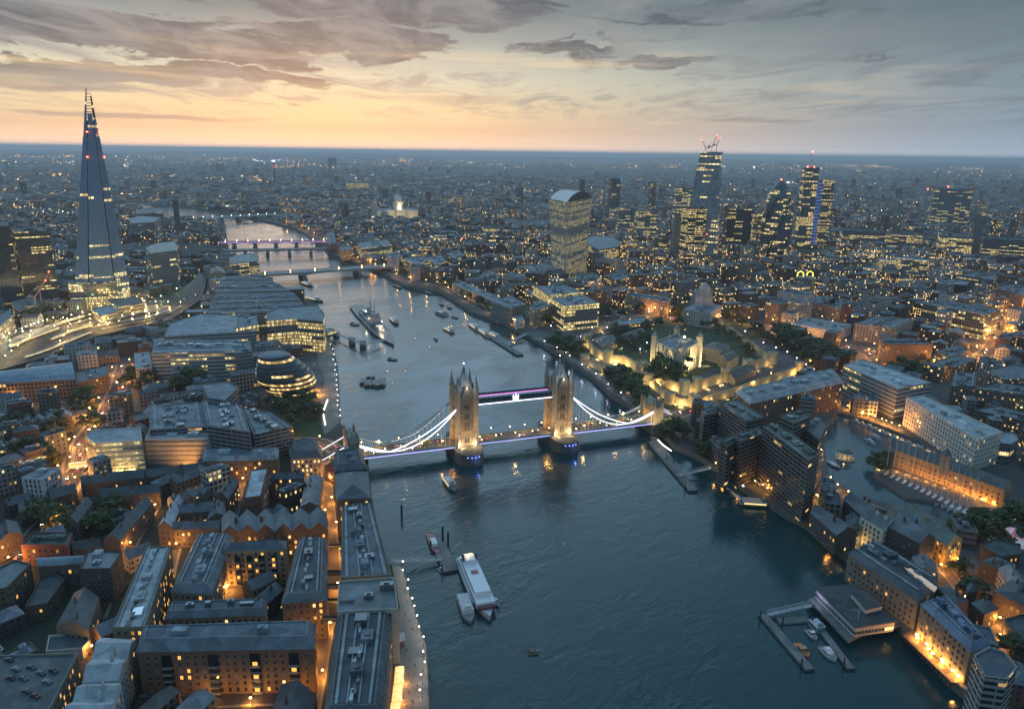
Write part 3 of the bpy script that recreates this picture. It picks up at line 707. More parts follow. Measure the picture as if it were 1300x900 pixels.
    for sg in (-1, 1):
        for (a, b_) in ((3.6*sg, 0), (0, 4.6*sg)): rf.box(b2(s0+a, b_), 54.5, 58.5, 2.2, 2.2, angB); rf.frustum(rect(b2(s0+a, b_), 2.4, 2.4, angB), rect(b2(s0+a, b_), .1, .1, angB), 58.5, 61.5)
    ro = rf.build('tower_roof', MATS['slate'], BR)
    cr = MB((.9,.9,.8,0)); cr.lathe(b2(s0, 0), [(.25,73.9),(.35,74.3),(.1,74.8)], 6); cr.build('finial_lamp', MATS['lamp_white'], ro, loc=BR.location)
    sgn = 1 if s0 else -1
    for (s_, t, z, ds, dt, dz, pw) in ((s0-6, 27, 10, s0, 8, 33, 9000), (s0+6, 27, 10, s0, 8, 27, 6500), (s0-24, 15, 11.5, s0-8, 4, 30, 9000), (s0+24, 13, 11.5, s0+8, 2, 30, 9000)):
        flood(BR, bp(s_, t, z), bp(ds, dt, dz), (1.0,.62,.27), pw, 66)
    for (s_, t, z) in ((s0-9.5, 0, 17), (s0+9.5, 0, 17)): glow(BR, bp(s_, t, z)-BR.location, 'orange', 1300)
    for (s_, t) in ((s0-5, 12.2), (s0+5, 12.2)): glow(BR, bp(s_, t, 11.5)-BR.location, (1.0,.70,.36), 1800)
mat('lamp_blue', (.1,.1,.4), emit=(.12,.20,1.0), es=5)
for s0 in (0, SPAN):
    for a in (-4.5, -1.5, 1.5, 4.5):
        m = MB(); p = bp(s0+a, 28.9-abs(a)*.35, 7.2); m.lathe((p.x, p.y), [(.2,6.9),(.5,7.2),(.2,7.5)], 8); m.build('blue_pier_lamp', MATS['lamp_blue'], BR)
    glow(BR, bp(s0+3, 31, 7)-BR.location, (.15,.25,1.0), 500); glow(BR, bp(s0, 2, 58)-BR.location+Vector((BB.x*9, BB.y*9, 0)), (1.0,.85,.6), 700)
# decks
L1, L2 = -88.0, SPAN+88.0
for s0, s1 in ((L1-14, -8), (SPAN+8, L2+14)):
    dk = MB((.10,.092,.085,0)); dk.prism(brect(s0, s1, -9, 9), 8.6, 10.0, bottom=True); dk.build('deck', MATS['stone'], BR)
for s0, s1, r0 in ((8, SPAN/2-.15, 0), (SPAN/2+.15, SPAN-8, 1)):
    bs = MB((.10,.095,.09,0)); bs.prism(brect(s0, s1, -7.6, 7.6), 9.1, 10.0, bottom=True)
    for t in (-7, -2.4, 2.4, 7):
        for i in range(6):
            a, c = s0+(s1-s0)*i/6, s0+(s1-s0)*(i+1)/6
            d = lambda s_: 9.1-3.6*(abs(s_-SPAN/2)/(SPAN/2))**1.6
            bs.obox(bp(a, t, d(a)), bp(c, t, d(c)), .3, .4, 0, (*STEEL, 0)); bs.obox(bp(a, t, d(a)), bp(a, t, 9.1), .2, .2, 0, (*STEEL, 0))
    bs.build('bascule', MATS['stone'], BR)
mk = MB((.5,.5,.46,0))
for s0 in [L1+4*i for i in range(67)]:
    if s0+2 < L2 and not (-9 < s0 < 9 or SPAN-9 < s0 < SPAN+9): mk.cap(brect(s0, s0+2, -.1, .1), 10.006)
mk.build('road_marking', MATS['paint'], BR)
for t in (-9.1, 9.1):
    for s0, s1 in ((L1, -9), (SPAN+9, L2)):
        pr = MB((.20,.30,.38,0)); pr.prism(brect(s0, s1, t-.15, t+.15), 10.0, 11.2); pr.build('parapet', MATS['paint'], BR)
        ld = MB(); ld.prism(brect(s0, s1, t+.16 if t > 0 else t-.32, t+.32 if t > 0 else t-.16), 8.9, 9.6, bottom=True); ld.build('light_strip', MATS['led_blue'], BR)
    for s0, s1 in ((9, SPAN-9),):
        pr = MB((.20,.30,.38,0)); pr.prism(brect(s0, s1, t*.84-.12, t*.84+.12), 10.0, 11.1); pr.build('parapet', MATS['paint'], BR)
        if t > 0: ld = MB(); ld.prism(brect(s0, s1, t*.84+.14, t*.84+.36), 8.9, 9.5, bottom=True); ld.build('light_strip', MATS['led_blue'], BR)
# high walkways
for t in (-6.2, 6.2):
    wk = MB((*STEEL, 0)); wk.prism(brect(8, SPAN-8, t-1.7, t+1.7), 42.2, 42.8, bottom=True); wk.prism(brect(8, SPAN-8, t-1.9, t+1.9), 46.9, 47.5, bottom=True)
    for sg in (-1, 1):
        n = 16
        for i in range(n):
            a, c = 8+(SPAN-16)*i/n, 8+(SPAN-16)*(i+1)/n
            wk.obox(bp(a, t+sg*1.7, 42.8), bp(c, t+sg*1.7, 46.9), .1, .1); wk.obox(bp(c, t+sg*1.7, 42.8), bp(a, t+sg*1.7, 46.9), .1, .1); wk.obox(bp(a, t+sg*1.7, 42.8), bp(a, t+sg*1.7, 46.9), .14, .14)
    w_ = wk.build('walkway', MATS['paint'], BR)
    gl = MB((.05,.09,.12,0)); gl.prism(brect(8, SPAN-8, t-1.45, t+1.45), 42.8, 46.9); gl.build('walkway_glazing', MATS['dark_glass'], w_, loc=BR.location)
    ld = MB()
    if t > 0: ld.prism(brect(8, SPAN-8, t+1.75, t+2.0), 41.9, 42.7, bottom=True); ld.build('light_strip', MATS['led_white'], w_, loc=BR.location)
    else:
        ld.prism(brect(8, SPAN-8, t+1.9, t+2.05), 43.9, 45.4, bottom=True)
        ld.build('light_strip', MATS['led_purple'], w_, loc=BR.location)
cw = MB((.85,.85,.85,0)); m = SPAN/2    # crest hung on the walkway
cw.prism(brect(m-2.3, m+2.3, 8.1, 8.5), 42.6, 45.6, bottom=True)
for a in (-2.0, 0, 2.0): cw.frustum(brect(m+a-.7, m+a+.7, 8.1, 8.5), brect(m+a-.1, m+a+.1, 8.1, 8.5), 45.6, 48.0 if a else 48.8)
cw.build('crest', MATS['led_white'], BR)
# suspension chains: crescents from tower to low pin, then up to the shore tower
def crescent(sA, zA, sB, zB, t, sag1, sag2, lit):
    ch = MB((*STEEL, 0)); up = MB(); n = 16; P1 = []; P2 = []
    for i in range(n+1):
        u = i/n; s_ = sA+(sB-sA)*u; zl = zA+(zB-zA)*u; P1.append(bp(s_, t, zl-sag1*4*u*(1-u))); P2.append(bp(s_, t, zl-sag2*4*u*(1-u)))
    for a, c in zip(P1, P1[1:]): ch.obox(a, c, .28, .35)
    for a, c in zip(P2, P2[1:]): ch.obox(a, c, .28, .35)
    for i in range(1, n):
        ch.obox(P1[i], P2[i], .1, .1)
        if i < n-1: ch.obox(P1[i], P2[i+1], .1, .1)
    c_ = ch.build('chain', MATS['paint'], BR)
    e = .45 if t > 0 else -.45
    for k_, PP in enumerate((P1, P2)):
        if k_ not in lit: continue
        l = MB()
        for a, c in zip(PP, PP[1:]): l.obox(bp(0,e,0)-bp(0,0,0)+a, bp(0,e,0)-bp(0,0,0)+c, .24, .34)
        l.build('chain_light', MATS['led_white'], c_, loc=BR.location)
    return P1, P2
hang = MB((.5,.55,.6,0))
for sg, sT, sE in ((-1, -W2, L1), (1, SPAN+W2, L2)):
    pin = sT+(sE-sT)*.66
    for t in (-9.4, 9.4):
        lit = (0, 1) if t > 0 else (1,)
        A1, A2 = crescent(sT, 42, pin, 12.6, t, 4.2, 8.8, lit); B1, B2 = crescent(pin, 12.6, sE, 22.5, t, .8, 2.4, lit)
        for P2 in (A2[2:], B2[1:-1]):
            for p in P2: hang.obox((p.x, p.y, 10), p, .07, .07)
        ch = MB((*STEEL, 0)); l = MB(); a, c = bp(sE, t, 22.5), bp(sE+sg*24, t, 10.5); ch.obox(a, c, .35, .5); c_ = ch.build('anchor_chain', MATS['paint'], BR)
        l.obox(a+Vector((0,0,.55)), c+Vector((0,0,.55)), .3, .18); l.build('chain_light', MATS['led_white'], c_, loc=BR.location)
hang.build('hangers', MATS['paint'], BR)['kind'] = 'stuff'
for sE in (L1, L2):          # shore towers
    ab = MB((*STN, 0))
    ab.prism(brect(sE-4.5, sE+4.5, -12.5, 12.5), -2, 10 if False else 8.59)
    for t in (-1, 1):
        ab.prism(brect(sE-3.6, sE+3.6, t*6.8 if t > 0 else -12, t*12 if t > 0 else -6.8), 8.6, 24)
        for a in (-1, 1):
            for b_ in (7.2, 11.6): ab.lathe(b2(sE+a*3.6, t*b_), [(1.1,8.6),(1.1,26),(1.35,26.3),(.9,28),(.1,30.5)], 8)
    ab.prism(brect(sE-3.4, sE+3.4, -6.8, 6.8), 18.5, 23.5, bottom=True)
    a_ = ab.build('shore_tower', MATS['stone'], BR)
    rf = MB((.16,.24,.23,0)); base = brect(sE-3.2, sE+3.2, -9, 9); top = brect(sE-.3, sE+.3, -5, 5); rf.frustum(base, top, 24, 30); rf.build('shore_roof', MATS['slate'], a_, loc=BR.location)
    flood(BR, bp(sE-8, 26, 9), bp(sE, 8, 20), (1.0,.74,.42), 15000, 80); glow(BR, bp(sE, 0, 16)-BR.location, 'yellow', 2500)
    for t in (-12.5, 12.5): glow(BR, bp(sE+ (9 if sE > 0 else -9), t, 14)-BR.location, (1.0,.8,.5), 2200)
ps = MB((.10,.092,.085,0))   # lamps along the deck
for i, s_ in enumerate(range(-80, int(SPAN)+84, 15)):
    if -10 < s_ < 10 or SPAN-10 < s_ < SPAN+10: continue
    for t in (-8.2, 8.2):
        p = bp(s_, t*(.86 if 0 < s_ < SPAN else 1), 10); lamp(p, 'yellow', 5.0, 2600 if (i % 2 == 0) == (t > 0) else 0, 'small warm lamp post on the parapet of the stone bridge deck', 'lamp posts along the bridge deck', .32, z=10.0)
def approach(pts, w, name, m, z=GZ+.004):
    mb = MB((.055,.055,.058,0))
    for a, b in zip(pts, pts[1:]):
        pass
# ================================================================== south bank, foreground wharves
BRK = (.145,.105,.075); BUFF = (.215,.18,.13); DBRK = (.10,.077,.06); RED = (.19,.075,.055); PALE = (.42,.42,.40); SL = (.085,.105,.125); LT = (.34,.37,.39); GR = (.17,.185,.195)
Q('warehouse', 'long riverside wharf block with dark flat roof crowded by pipes, nearest the promenade tents', [(428,786),(497,781),(484,912),(411,912)], 24, wall=BUFF, rc=(.10,.115,.13), roof='mansard', rh=4, plant=2, strips=4, win=dict(du=3.4, lit=.10))
Q('warehouse', 'cream pavilion block with white cornice between the two long riverside roofs', [(430,737),(500,732),(506,772),(428,776)], 29, wall=(.42,.40,.35), rc=GR, plant=3, win=dict(du=6.0, w=2.4, hw=2.2, lit=.05))
Q('warehouse', 'long riverside wharf with strips of roof plant beyond the cream pavilion', [(434,641),(472,637),(497,729),(433,733)], 23, wall=BUFF, rc=(.13,.15,.17), plant=2, strips=4, win=dict(du=3.2, lit=.14))
Q('warehouse', 'old riverside brewhouse with dark hipped roof and lit top storey', [(425,600),(467,598),(471,632),(427,634)], 25, wall=BRK, rc=SL, roof='hip', rh=5, win=dict(du=3, lit=.3))
Q('warehouse', 'narrow riverside brewhouse hard against the bridge approach', [(424,577),(459,574),(466,595),(425,598)], 27, wall=DBRK, rc=SL, roof='mansard', rh=4, plant=3, win=dict(du=3, lit=.05))
Q('warehouse', 'long warehouse with rounded grey roof sides along the orange alley', [(379,687),(415,687),(414,762),(358,766)], 21, wall=BRK, rc=(.13,.145,.155), roof='mansard', rh=3.5, plant=2, strips=2, win=dict(du=3, lit=.08))
CYD = Q('apartment_block', 'buff brick block glowing orange along the north side of the courtyard', [(283,689),(364,686),(364,697),(284,700)], 21, wall=(.36,.25,.15), rc=SL, roof='hip', rh=3, win=dict(du=3.4, lit=.10, hw=1.7))
Q('apartment_block', 'long grey roofed block on the west side of the orange courtyard', [(250,682),(296,682),(268,754),(217,751)], 18, wall=BUFF, rc=(.16,.185,.21), roof='mansard', rh=4, plant=2, strips=3, win=dict(du=3, lit=.12))
Q('apartment_block', 'low block with dark roof rim closing the south side of the orange courtyard', [(216,767),(338,763),(338,780),(210,785)], 15, wall=BUFF, rc=(.13,.16,.18), roof='mansard', rh=3, plant=4, win=dict(du=3, lit=.05))
BIG = Q('apartment_block', 'biggest foreground brick block with long blue slate roof above an orange lit street', [(181,800),(400,793),(399,823),(174,827)], 22, wall=BRK, rc=(.15,.185,.21), roof='mansard', rh=4.5, plant=2, win=dict(du=3.3, lit=.08, hw=1.8))
Q('apartment_block', 'pale roofed block with a split roof beside the biggest brick block', [(128,809),(173,811),(151,863),(104,867)], 19, wall=PALE, rc=LT, roof='saw', n=2, rh=3, win=dict(du=3, lit=.06))
Q('apartment_block', 'twin light grey roofs with white side wall at the bottom edge', [(105,868),(154,866),(138,915),(78,915)], 19, wall=(.6,.6,.6), rc=LT, roof='saw', n=2, rh=3, win=dict(du=3, lit=.03))
Q('apartment_block', 'long narrow block with whitish roof carrying a row of pale boxes', [(186,693),(217,693),(184,795),(142,796)], 22, wall=BUFF, rc=(.40,.43,.45), plant=4, strips=2, win=dict(du=3, lit=.34))
CARPARK = Q('car_park', 'flat topped car park with parked cars on its roof', [(-4,831),(99,828),(66,893),(54,912),(-8,912)], 12, wall=(.25,.24,.2), rc=(.10,.115,.125), plant=0, win=dict(du=3, lit=.4))
Q('hall', 'gabled hall with rows of skylights in its dark roof', [(94,752),(126,758),(112,800),(71,795)], 10, wall=BUFF, rc=(.075,.09,.10), roof='gable', rh=5, win=dict(du=3, lit=.3))
Q('pub', 'low curved corner pub with white bands below the gabled hall', [(62,806),(112,802),(114,812),(104,822),(58,826)], 6, wall=(.5,.5,.46), rc=SL, plant=0, win=dict(du=3, lit=.3))
Q('warehouse', 'grey ridged warehouse at the left picture edge', [(-6,722),(20,710),(39,715),(9,745),(-6,748)], 15, wall=BRK, rc=(.15,.18,.2), win=dict(du=3.2, lit=.08))
Q('warehouse', 'long low range with pale rounded metal roof', [(46,711),(104,708),(110,715),(48,719)], 13, wall=BRK, rc=(.22,.28,.33), roof='barrel', rh=3, win=dict(du=3.2, lit=.12))
Q('apartment_block', 'square block with a raised penthouse deck west of the whitish narrow roof', [(112,698),(155,699),(140,721),(101,722)], 20, wall=DBRK, rc=(.2,.23,.25), plant=2, win=dict(du=3, lit=.05))
Q('school', 'dark green flat roofed school with brick sides', [(42,675),(92,675),(87,691),(26,691)], 13, wall=RED, rc=(.06,.085,.085), plant=4, win=dict(du=3.2, lit=.1))
Q('hotel', 'white rendered hotel at the street corner with a dark glazed front', [(27,606),(50,595),(77,593),(54,608)], 21, wall=(.55,.55,.58), rc=(.3,.33,.35), plant=3, win=dict(du=3, lit=.12))
for i, (t, px, h, rf, rh) in enumerate([
  ('west range of the cobbled yard with a pale ridge', [(200,668),(222,634),(233,635),(219,669)], 13, 'gable', 4),
  ('back range of the cobbled yard under a dark blue roof', [(228,642),(272,637),(273,648),(224,652)], 12, 'gable', 3.5),
  ('east range of the cobbled yard ending in a green turret', [(272,628),(287,612),(303,612),(290,634)], 13, 'gable', 4),
  ('front range of the cobbled yard with round arches', [(221,663),(280,661),(279,671),(220,672)], 12, 'gable', 3),
  ('short gabled link with grey slate between yard and narrow lane', [(268,645),(285,637),(288,655),(262,661)], 12, 'gable', 4)]):
    Q('warehouse', t, px, h, wall=BRK, rc=SL if i else LT, roof=rf, rh=rh, win=dict(du=3.1, lit=.25))
Q('warehouse', 'warehouse with six grey roof gables in a row', [(281,657),(415,652),(416,672),(281,677)], 16, wall=DBRK, rc=(.16,.19,.21), roof='saw', n=6, rh=5, win=dict(du=3.2, lit=.1))
Q('apartment_block', 'narrow block with pale flat roof and dark red gable end', [(318,596),(340,593),(331,629),(310,632)], 22, wall=RED, rc=(.40,.44,.48), plant=1, win=dict(du=3, lit=.1))
Q('office', 'long low office with metal barrel roof facing the lit screen buildings', [(258,573),(354,571),(352,583),(258,586)], 15, wall=BRK, rc=(.22,.27,.31), roof='mansard', rh=3, plant=2, win=dict(du=3.2, lit=.3))
Q('office', 'rounded corner office with rows of lit arched windows at the bridge approach', [(368,568),(384,561),(400,563),(408,570),(409,581),(369,582)], 18, wall=(.4,.34,.3), rc=SL, roof='mansard', rh=5, win=dict(du=2.8, lit=.5, pale=.7))
Q('warehouse', 'north to south range with a pale skylight strip beside the orange alley', [(388,608),(410,605),(406,642),(381,643)], 16, wall=BRK, rc=GR, roof='gable', rh=3, win=dict(du=3, lit=.2))
Q('warehouse', 'slim lit range linking the red gabled block to the alley', [(344,603),(386,601),(386,607),(344,608)], 14, wall=BRK, rc=SL, roof='gable', rh=3, win=dict(du=3, lit=.5))
_p = PQ([(399,823),(174,827)], 22); bays(BIG, _p[1], _p[0], GZ+.5, GZ+20, (.16,.42,.66,.88))
_p = PQ([(362,697),(285,700)], 21); bays(CYD, _p[1], _p[0], GZ+.5, GZ+18, (.2,.4,.6,.8), 3)
# mesh screened buildings on the main street
for t, px, h, lt, e in (('floodlit building wrapped in pale horizontal louvres, yellow glow inside', [(108,553),(120,545),(178,542),(180,558),(121,562)], 26, 'yellow', 1), ('pale louvred building with one orange glow near its foot', [(184,557),(190,543),(268,540),(295,556)], 22, 'orange', 0)):
    r_ = Q('office', t, px, h, wall=(.62,.60,.56), style='ribbon', lit=.7 if e else .03, rc=(.3,.33,.36), plant=3)
    lv = MB((.55,.54,.52,0)); pts = inset(ccw(PQ(px, h)), -.7)
    for z in [1.2*i+1 for i in range(int(h/1.2)-1)]:
        u = 0
        for i in range(len(pts)):
            a, b_ = pts[i], pts[(i+1) % len(pts)]
            if facing(a, b_): lv.wall(a, b_, GZ+z, GZ+z+.55); lv.wall(b_, a, GZ+z, GZ+z+.55)
    lv.build('louvre_screen', MATS['paint'], r_)
    if e:
        for (x, y) in ((118,592),(134,590),(150,596),(166,594),(178,588)):
            p = at(x, y, GZ+3); p2 = p+(Vector((CX,CY,0))-Vector((p.x,p.y,0))).normalized()*7; flood(r_, (p2.x,p2.y,GZ+1), (p.x,p.y,GZ+16), 'yellow', 9000, 100)
    else:
        p = at(233,592,GZ+2); p2 = p+(Vector((CX,CY,0))-Vector((p.x,p.y,0))).normalized()*8; flood(r_, (p2.x,p2.y,GZ+1), (p.x,p.y,GZ+8), 'orange', 16000, 110)
# stepped steel and glass apartments
for t, px, h, st in (('dark steel framed block of stepped terraces behind the louvred buildings', [(188,513),(256,510),(262,541),(190,545)], 26, 'balcony'),
    ('tallest steel framed stepped block by the riverside park', [(256,508),(306,514),(318,548),(263,540)], 32, 'balcony'),
    ('lower stepped block with terraces facing the riverside park', [(306,516),(345,524),(372,541),(322,552)], 22, 'balcony'),
    ('tilted white boxed penthouse building with a lit stair', [(256,487),(289,483),(303,492),(286,508),(264,505)], 36, 'ribbon')):
    Q('apartment_block', t, px, h, style=st, wall=(.20,.21,.215), lit=.03, rc=(.2,.225,.24), plant=4, strips=2)
# terraces and smaller houses on the left
TL = [('dark roofed terrace in front of the louvred buildings', [(102,606),(182,597),(184,606),(103,615)], 9), ('dark roofed terrace continuing towards the cobbled yard', [(184,597),(252,589),(254,598),(186,606)], 9),
  ('housing range on the upper side of the tree filled square', [(126,622),(203,615),(203,625),(127,631)], 11), ('long diagonal housing range on the right side of the tree filled square', [(180,634),(194,638),(152,686),(131,686)], 11),
  ('diagonal housing range on the left side of the tree filled square', [(105,634),(118,638),(98,664),(84,660)], 11), ('low housing range with blue roof below the tree filled square', [(92,690),(128,686),(128,694),(92,698)], 9),
  ('gabled house at the left edge beside the street of headlights', [(-4,670),(22,662),(28,676),(-4,690)], 12), ('dark gabled shed beside the low range with rounded roof', [(50,735),(70,726),(82,735),(60,765),(32,770)], 9),
  ('small dark gabled house below the white hotel', [(22,640),(52,632),(58,642),(26,652)], 9), ('dark flat roofed row between the white hotel and the school', [(60,622),(96,614),(98,624),(64,634)], 9)]
for t, px, h in TL: Q('house', t, px, h, wall=DBRK if h < 11 else BRK, rc=(.05,.065,.075), roof='gable', rh=3.6, win=dict(du=3, lit=.12, w=1.0, hw=1.4))
Q('warehouse', 'two storey workshop with skylight ridge at the very bottom by the alley', [(357,868),(402,882),(396,915),(340,915)], 9, wall=DBRK, rc=(.08,.09,.10), roof='gable', rh=5, win=dict(du=3, lit=.1))
# far left mid distance
Q('exchange_hall', 'long hall with blue curved metal roof at the left edge', [(-8,474),(91,460),(96,481),(-8,487)], 18, wall=(.2,.14,.11), style='gridwall', lit=.03, rc=(.13,.21,.28), roof='barrel', rh=5)
Q('office', 'group of low grey roofs adjoining the blue curved hall', [(96,471),(137,463),(138,476),(97,486)], 16, wall=BRK, lit=.08, rc=GR, plant=4)
Q('office', 'wide white banded office facing the crossroads with one row fully lit', [(198,432),(302,431),(320,445),(192,449)], 31, style='ribbon', wall=(.42,.43,.43), lit=.30, rc=(.30,.32,.34), plant=5, strips=3)
Q('office', 'small beige office beside the wide white banded office', [(170,448),(190,446),(193,465),(172,468)], 19, wall=PALE, lit=.1, rc=LT)
Q('office', 'glass roofed office with a wavy roof above the station side street', [(216,410),(255,398),(320,401),(325,420),(208,427)], 30, style='ribbon', wall=(.3,.31,.32), lit=.18, rc=(.27,.30,.33), plant=4, strips=2)
Q('office', 'curved glass office glowing yellow on every floor beside the egg shaped hall', [(338,408),(374,405),(410,408),(412,398),(402,387),(352,391),(338,398)], 37, style='curtain', wall=(.2,.2,.18), lit=.82, rc=(.2,.23,.25), plant=0)
Q('office', 'glass office with yellow floors left of the curved glass office', [(302,402),(326,399),(328,412),(300,417)], 34, style='curtain', wall=(.2,.2,.18), lit=.5, rc=(.2,.23,.25), plant=2)
Q('office', 'angular dark office with orange top floor directly behind the egg shaped hall', [(296,434),(318,432),(320,446),(298,449)], 32, style='ribbon', wall=(.2,.22,.24), lit=.15, rc=(.16,.19,.21), plant=2)
for t, px, h, lt in (('long riverside office with stepped terraces nearest the warship', [(268,386),(384,383),(388,394),(262,398)], 27, .10), ('long galleria roofed wharf office upstream of the stepped terraces', [(274,372),(372,371),(382,381),(270,385)], 27, .08),
    ('riverside block with pale terraces in the middle of the upstream wharves', [(276,359),(354,360),(368,369),(272,371)], 26, .06), ('riverside office of pale ridges just below the concrete road bridge', [(282,350),(336,352),(350,359),(278,360)], 25, .10)):
    Q('office', t, px, h, style='ribbon', wall=(.28,.27,.25), lit=lt, rc=(.17,.19,.21), plant=3, strips=4)
# ------------------------------------------------------------------ egg shaped city hall
ch_c = at(374,500); CH = thing('city_hall', (ch_c.x, ch_c.y, GZ), 'leaning egg shaped glass hall with dark banded floors beside the riverside park', 'city hall'); FOOT.append(rect(ch_c, 52, 52))
lean = Vector((-.62,-.78)); NR = 11; prev = None
facade('egg', 2.2, 4.0, .03, .34, .80, 10, .95, glass=(.03,.05,.065), cold=0)
w = MB((.10,.125,.145,.72), 5.3); rl = MB((.05,.06,.065,0))
prof = [(15,0),(20.5,4),(23.6,8),(25.4,12),(26,16),(25.6,20),(24.2,24),(22.2,28),(19.6,32),(16.6,36),(13.6,40)]
sb = at(374,490).to_2d()-at(374,500).to_2d(); sb.normalize(); lean = -Vector(((at(410,495)-at(374,500)).to_2d().normalized()))
for (r0, z0_), (r1, z1_) in zip(prof, prof[1:]):
    c0, c1 = ch_c.to_2d()+lean*(z0_*.40), ch_c.to_2d()+lean*(z1_*.40)
    pa = [(c0.x+r0*cos(2*pi*t/40), c0.y+r0*sin(2*pi*t/40)) for t in range(40)]; pb = [(c1.x+r1*cos(2*pi*t/40), c1.y+r1*sin(2*pi*t/40)) for t in range(40)]
    w.frustum(pa, pb, GZ+z0_, GZ+z1_, 0, False)
    pe = [(c1.x+(r1+.7)*cos(2*pi*t/40), c1.y+(r1+.7)*sin(2*pi*t/40)) for t in range(40)]
    rl.prism(pe, GZ+z1_-.45, GZ+z1_+.25, bottom=True)
w.build('glass_shell', MATS['egg'], CH); rl.build('floor_band', MATS['metal'], CH)
tp = MB((.07,.10,.13,0)); tp.lathe((c1.x, c1.y), [(13.5,GZ+40.2),(13.2,GZ+41.2),(10,GZ+42.4),(0,GZ+43)], 40); tp.build('roof', MATS['slate'], CH)
for (x, y) in ((400,492),(388,500),(404,498)): glow(CH, at(x, y, GZ+3)-CH.location, 'orange', 6500)
# ------------------------------------------------------------------ glass shard tower
sh = at(131,386); SH = thing('skyscraper', (sh.x, sh.y, GZ), 'tallest tower, a tapering glass spire with open tip', 'skyscraper'); FOOT.append(rect(sh, 75, 75, .3))
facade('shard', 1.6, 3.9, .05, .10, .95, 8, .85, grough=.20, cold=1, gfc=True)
wv = Vector((sh.x-CX, sh.y-CY)).normalized(); rg = Vector((wv.y, -wv.x))
def shp(r, b_): return (sh.x+rg.x*r-wv.x*b_, sh.y+rg.y*r-wv.y*b_)
_t = min(range(-60, 61), key=lambda r: abs(proj((sh.x+rg.x*r, sh.y+rg.y*r, GZ+308))[0]-113)); tip = (_t, 0)
base8 = [(-39,24),(-19,36),(19,37),(39,23),(40,-18),(18,-36),(-18,-36),(-39,-22)]
H = 308
def lvl(z):
    k_ = 1-z/(H+22); return [(tip[0]+(x-tip[0])*k_, tip[1]+(y-tip[1])*k_) for x, y in base8]
for i in range(8):
    w = MB((.10,.13,.17,.0), 3.1+i)
    j = (i+1) % 8; ztop = [306,272,266,300,296,270,275,309][i]
    for z0_, z1_, lt in ((0,16,.9),(16,30,.42),(30,34,1.0),(34,44,.25),(44,50,1.0),(50,72,.07),(72,75,.85),(75,88,.05),(88,91,.7),(91,150,.015),(150,186,.10),(186,206,.02),(206,212,.5),(212,240,.02),(240,262,.30),(262,ztop,.18)):
        z1_ = min(z1_, ztop)
        if z1_ <= z0_: continue
        P0, P1 = lvl(z0_), lvl(z1_)
        g0 = .03 if z1_ < 262 else .10
        a0, b0 = lerp(P0[i], P0[j], g0), lerp(P0[j], P0[i], g0); a1, b1 = lerp(P1[i], P1[j], g0), lerp(P1[j], P1[i], g0)
        w.wall(shp(*b0), shp(*a0), GZ+z0_, GZ+z1_, a1=shp(*b1), b1=shp(*a1), col=(*((.15,.23,.34) if i in (0,1,2,7) else (.38,.42,.44)), lt*.62 if lt < .8 else 1.6))  # front and left facets bluer, right ones paler: sky reflection put into the colour
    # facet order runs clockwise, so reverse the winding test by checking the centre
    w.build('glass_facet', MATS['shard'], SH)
core = MB((.03,.04,.055,0)); P0, P1 = lvl(0), lvl(262)
core.frustum(ccw([shp(x*.94, y*.94) for x, y in P0]), ccw([shp(*lerp(p, tip, .12)) for p in P1]), GZ, GZ+262); core.build('core', MATS['dark_glass'], SH)
sp_ = MB((.22,.23,.25,0))
for z in range(262, 300, 4): sp_.prism(ccw([shp(*lerp(p, tip, .25)) for p in lvl(z)]), GZ+z, GZ+z+.5, bottom=True)
sp_.build('spire_deck', MATS['metal'], SH)
for (x, y, z) in ((-8,12,246),(10,8,246),(-12,5,212),(3,9,212)):
    rl_ = MB(); P_ = lvl(z); q_ = P_[1] if x < 0 else P_[3]; q_ = (q_[0]+(.6 if x > 0 else 0), q_[1]+.8); rl_.lathe(shp(*q_), [(.1,GZ+z),(1.3,GZ+z+1),(.1,GZ+z+2)], 8); rl_.build('warning_light', MATS['lamp_red'], SH)
bs_ = MB((.14,.15,.15,.62), 9.0); bs_.prism(ccw([shp(x, y) for x, y in ((-40,34),(20,44),(22,26),(-40,16))]), GZ, GZ+38); bs_.build('podium', MATS['curtain'], SH)
# ------------------------------------------------------------------ towers round the station
Q('tower_block', 'tall dark hospital tower with scattered lit rows at the far left', [(13,289),(54,287),(62,293),(18,295)], 108, style='ribbon', wall=(.09,.085,.075), lit=.22, rc=(.1,.11,.12), plant=2)
Q('tower_block', 'dark slab cut by the left picture edge beside the hospital tower', [(-12,281),(10,280),(12,287),(-12,288)], 118, style='ribbon', wall=(.06,.06,.06), lit=.08, rc=(.08,.09,.1), plant=0)
Q('office', 'wedge shaped glass office with bright flank right of the tapering spire', [(184,314),(200,308),(221,306),(226,311),(222,318),(190,322)], 66, style='curtain', wall=(.3,.29,.27), lit=.12, rc=(.4,.38,.34), plant=0)
Q('office', 'lit striped office block at the south end of the rail bridge', [(291,326),(318,321),(328,325),(329,331),(293,335)], 34, style='ribbon', wall=(.28,.27,.22), lit=.95, rc=(.3,.31,.32), plant=0)
Q('office', 'low dark office at the left edge facing the railway with lit corner', [(-10,404),(12,392),(17,400),(-6,420)], 22, style='gridwall', wall=(.2,.18,.14), lit=.5, rc=(.2,.24,.24), plant=0)
Q('hospital', 'glass hospital building behind the railway below the hospital tower', [(14,383),(44,375),(50,386),(22,394)], 20, style='ribbon', wall=(.2,.2,.18), lit=.22, rc=(.2,.21,.22), plant=2)
Q('chimney_tower', 'tall square brick chimney tower standing by the far river bend', [(218.6,252.5),(226,252.5),(226,254),(218.6,254)], 96, style='stone', wall=(.13,.10,.085), lit=0, rc=(.1,.1,.1), plant=0)
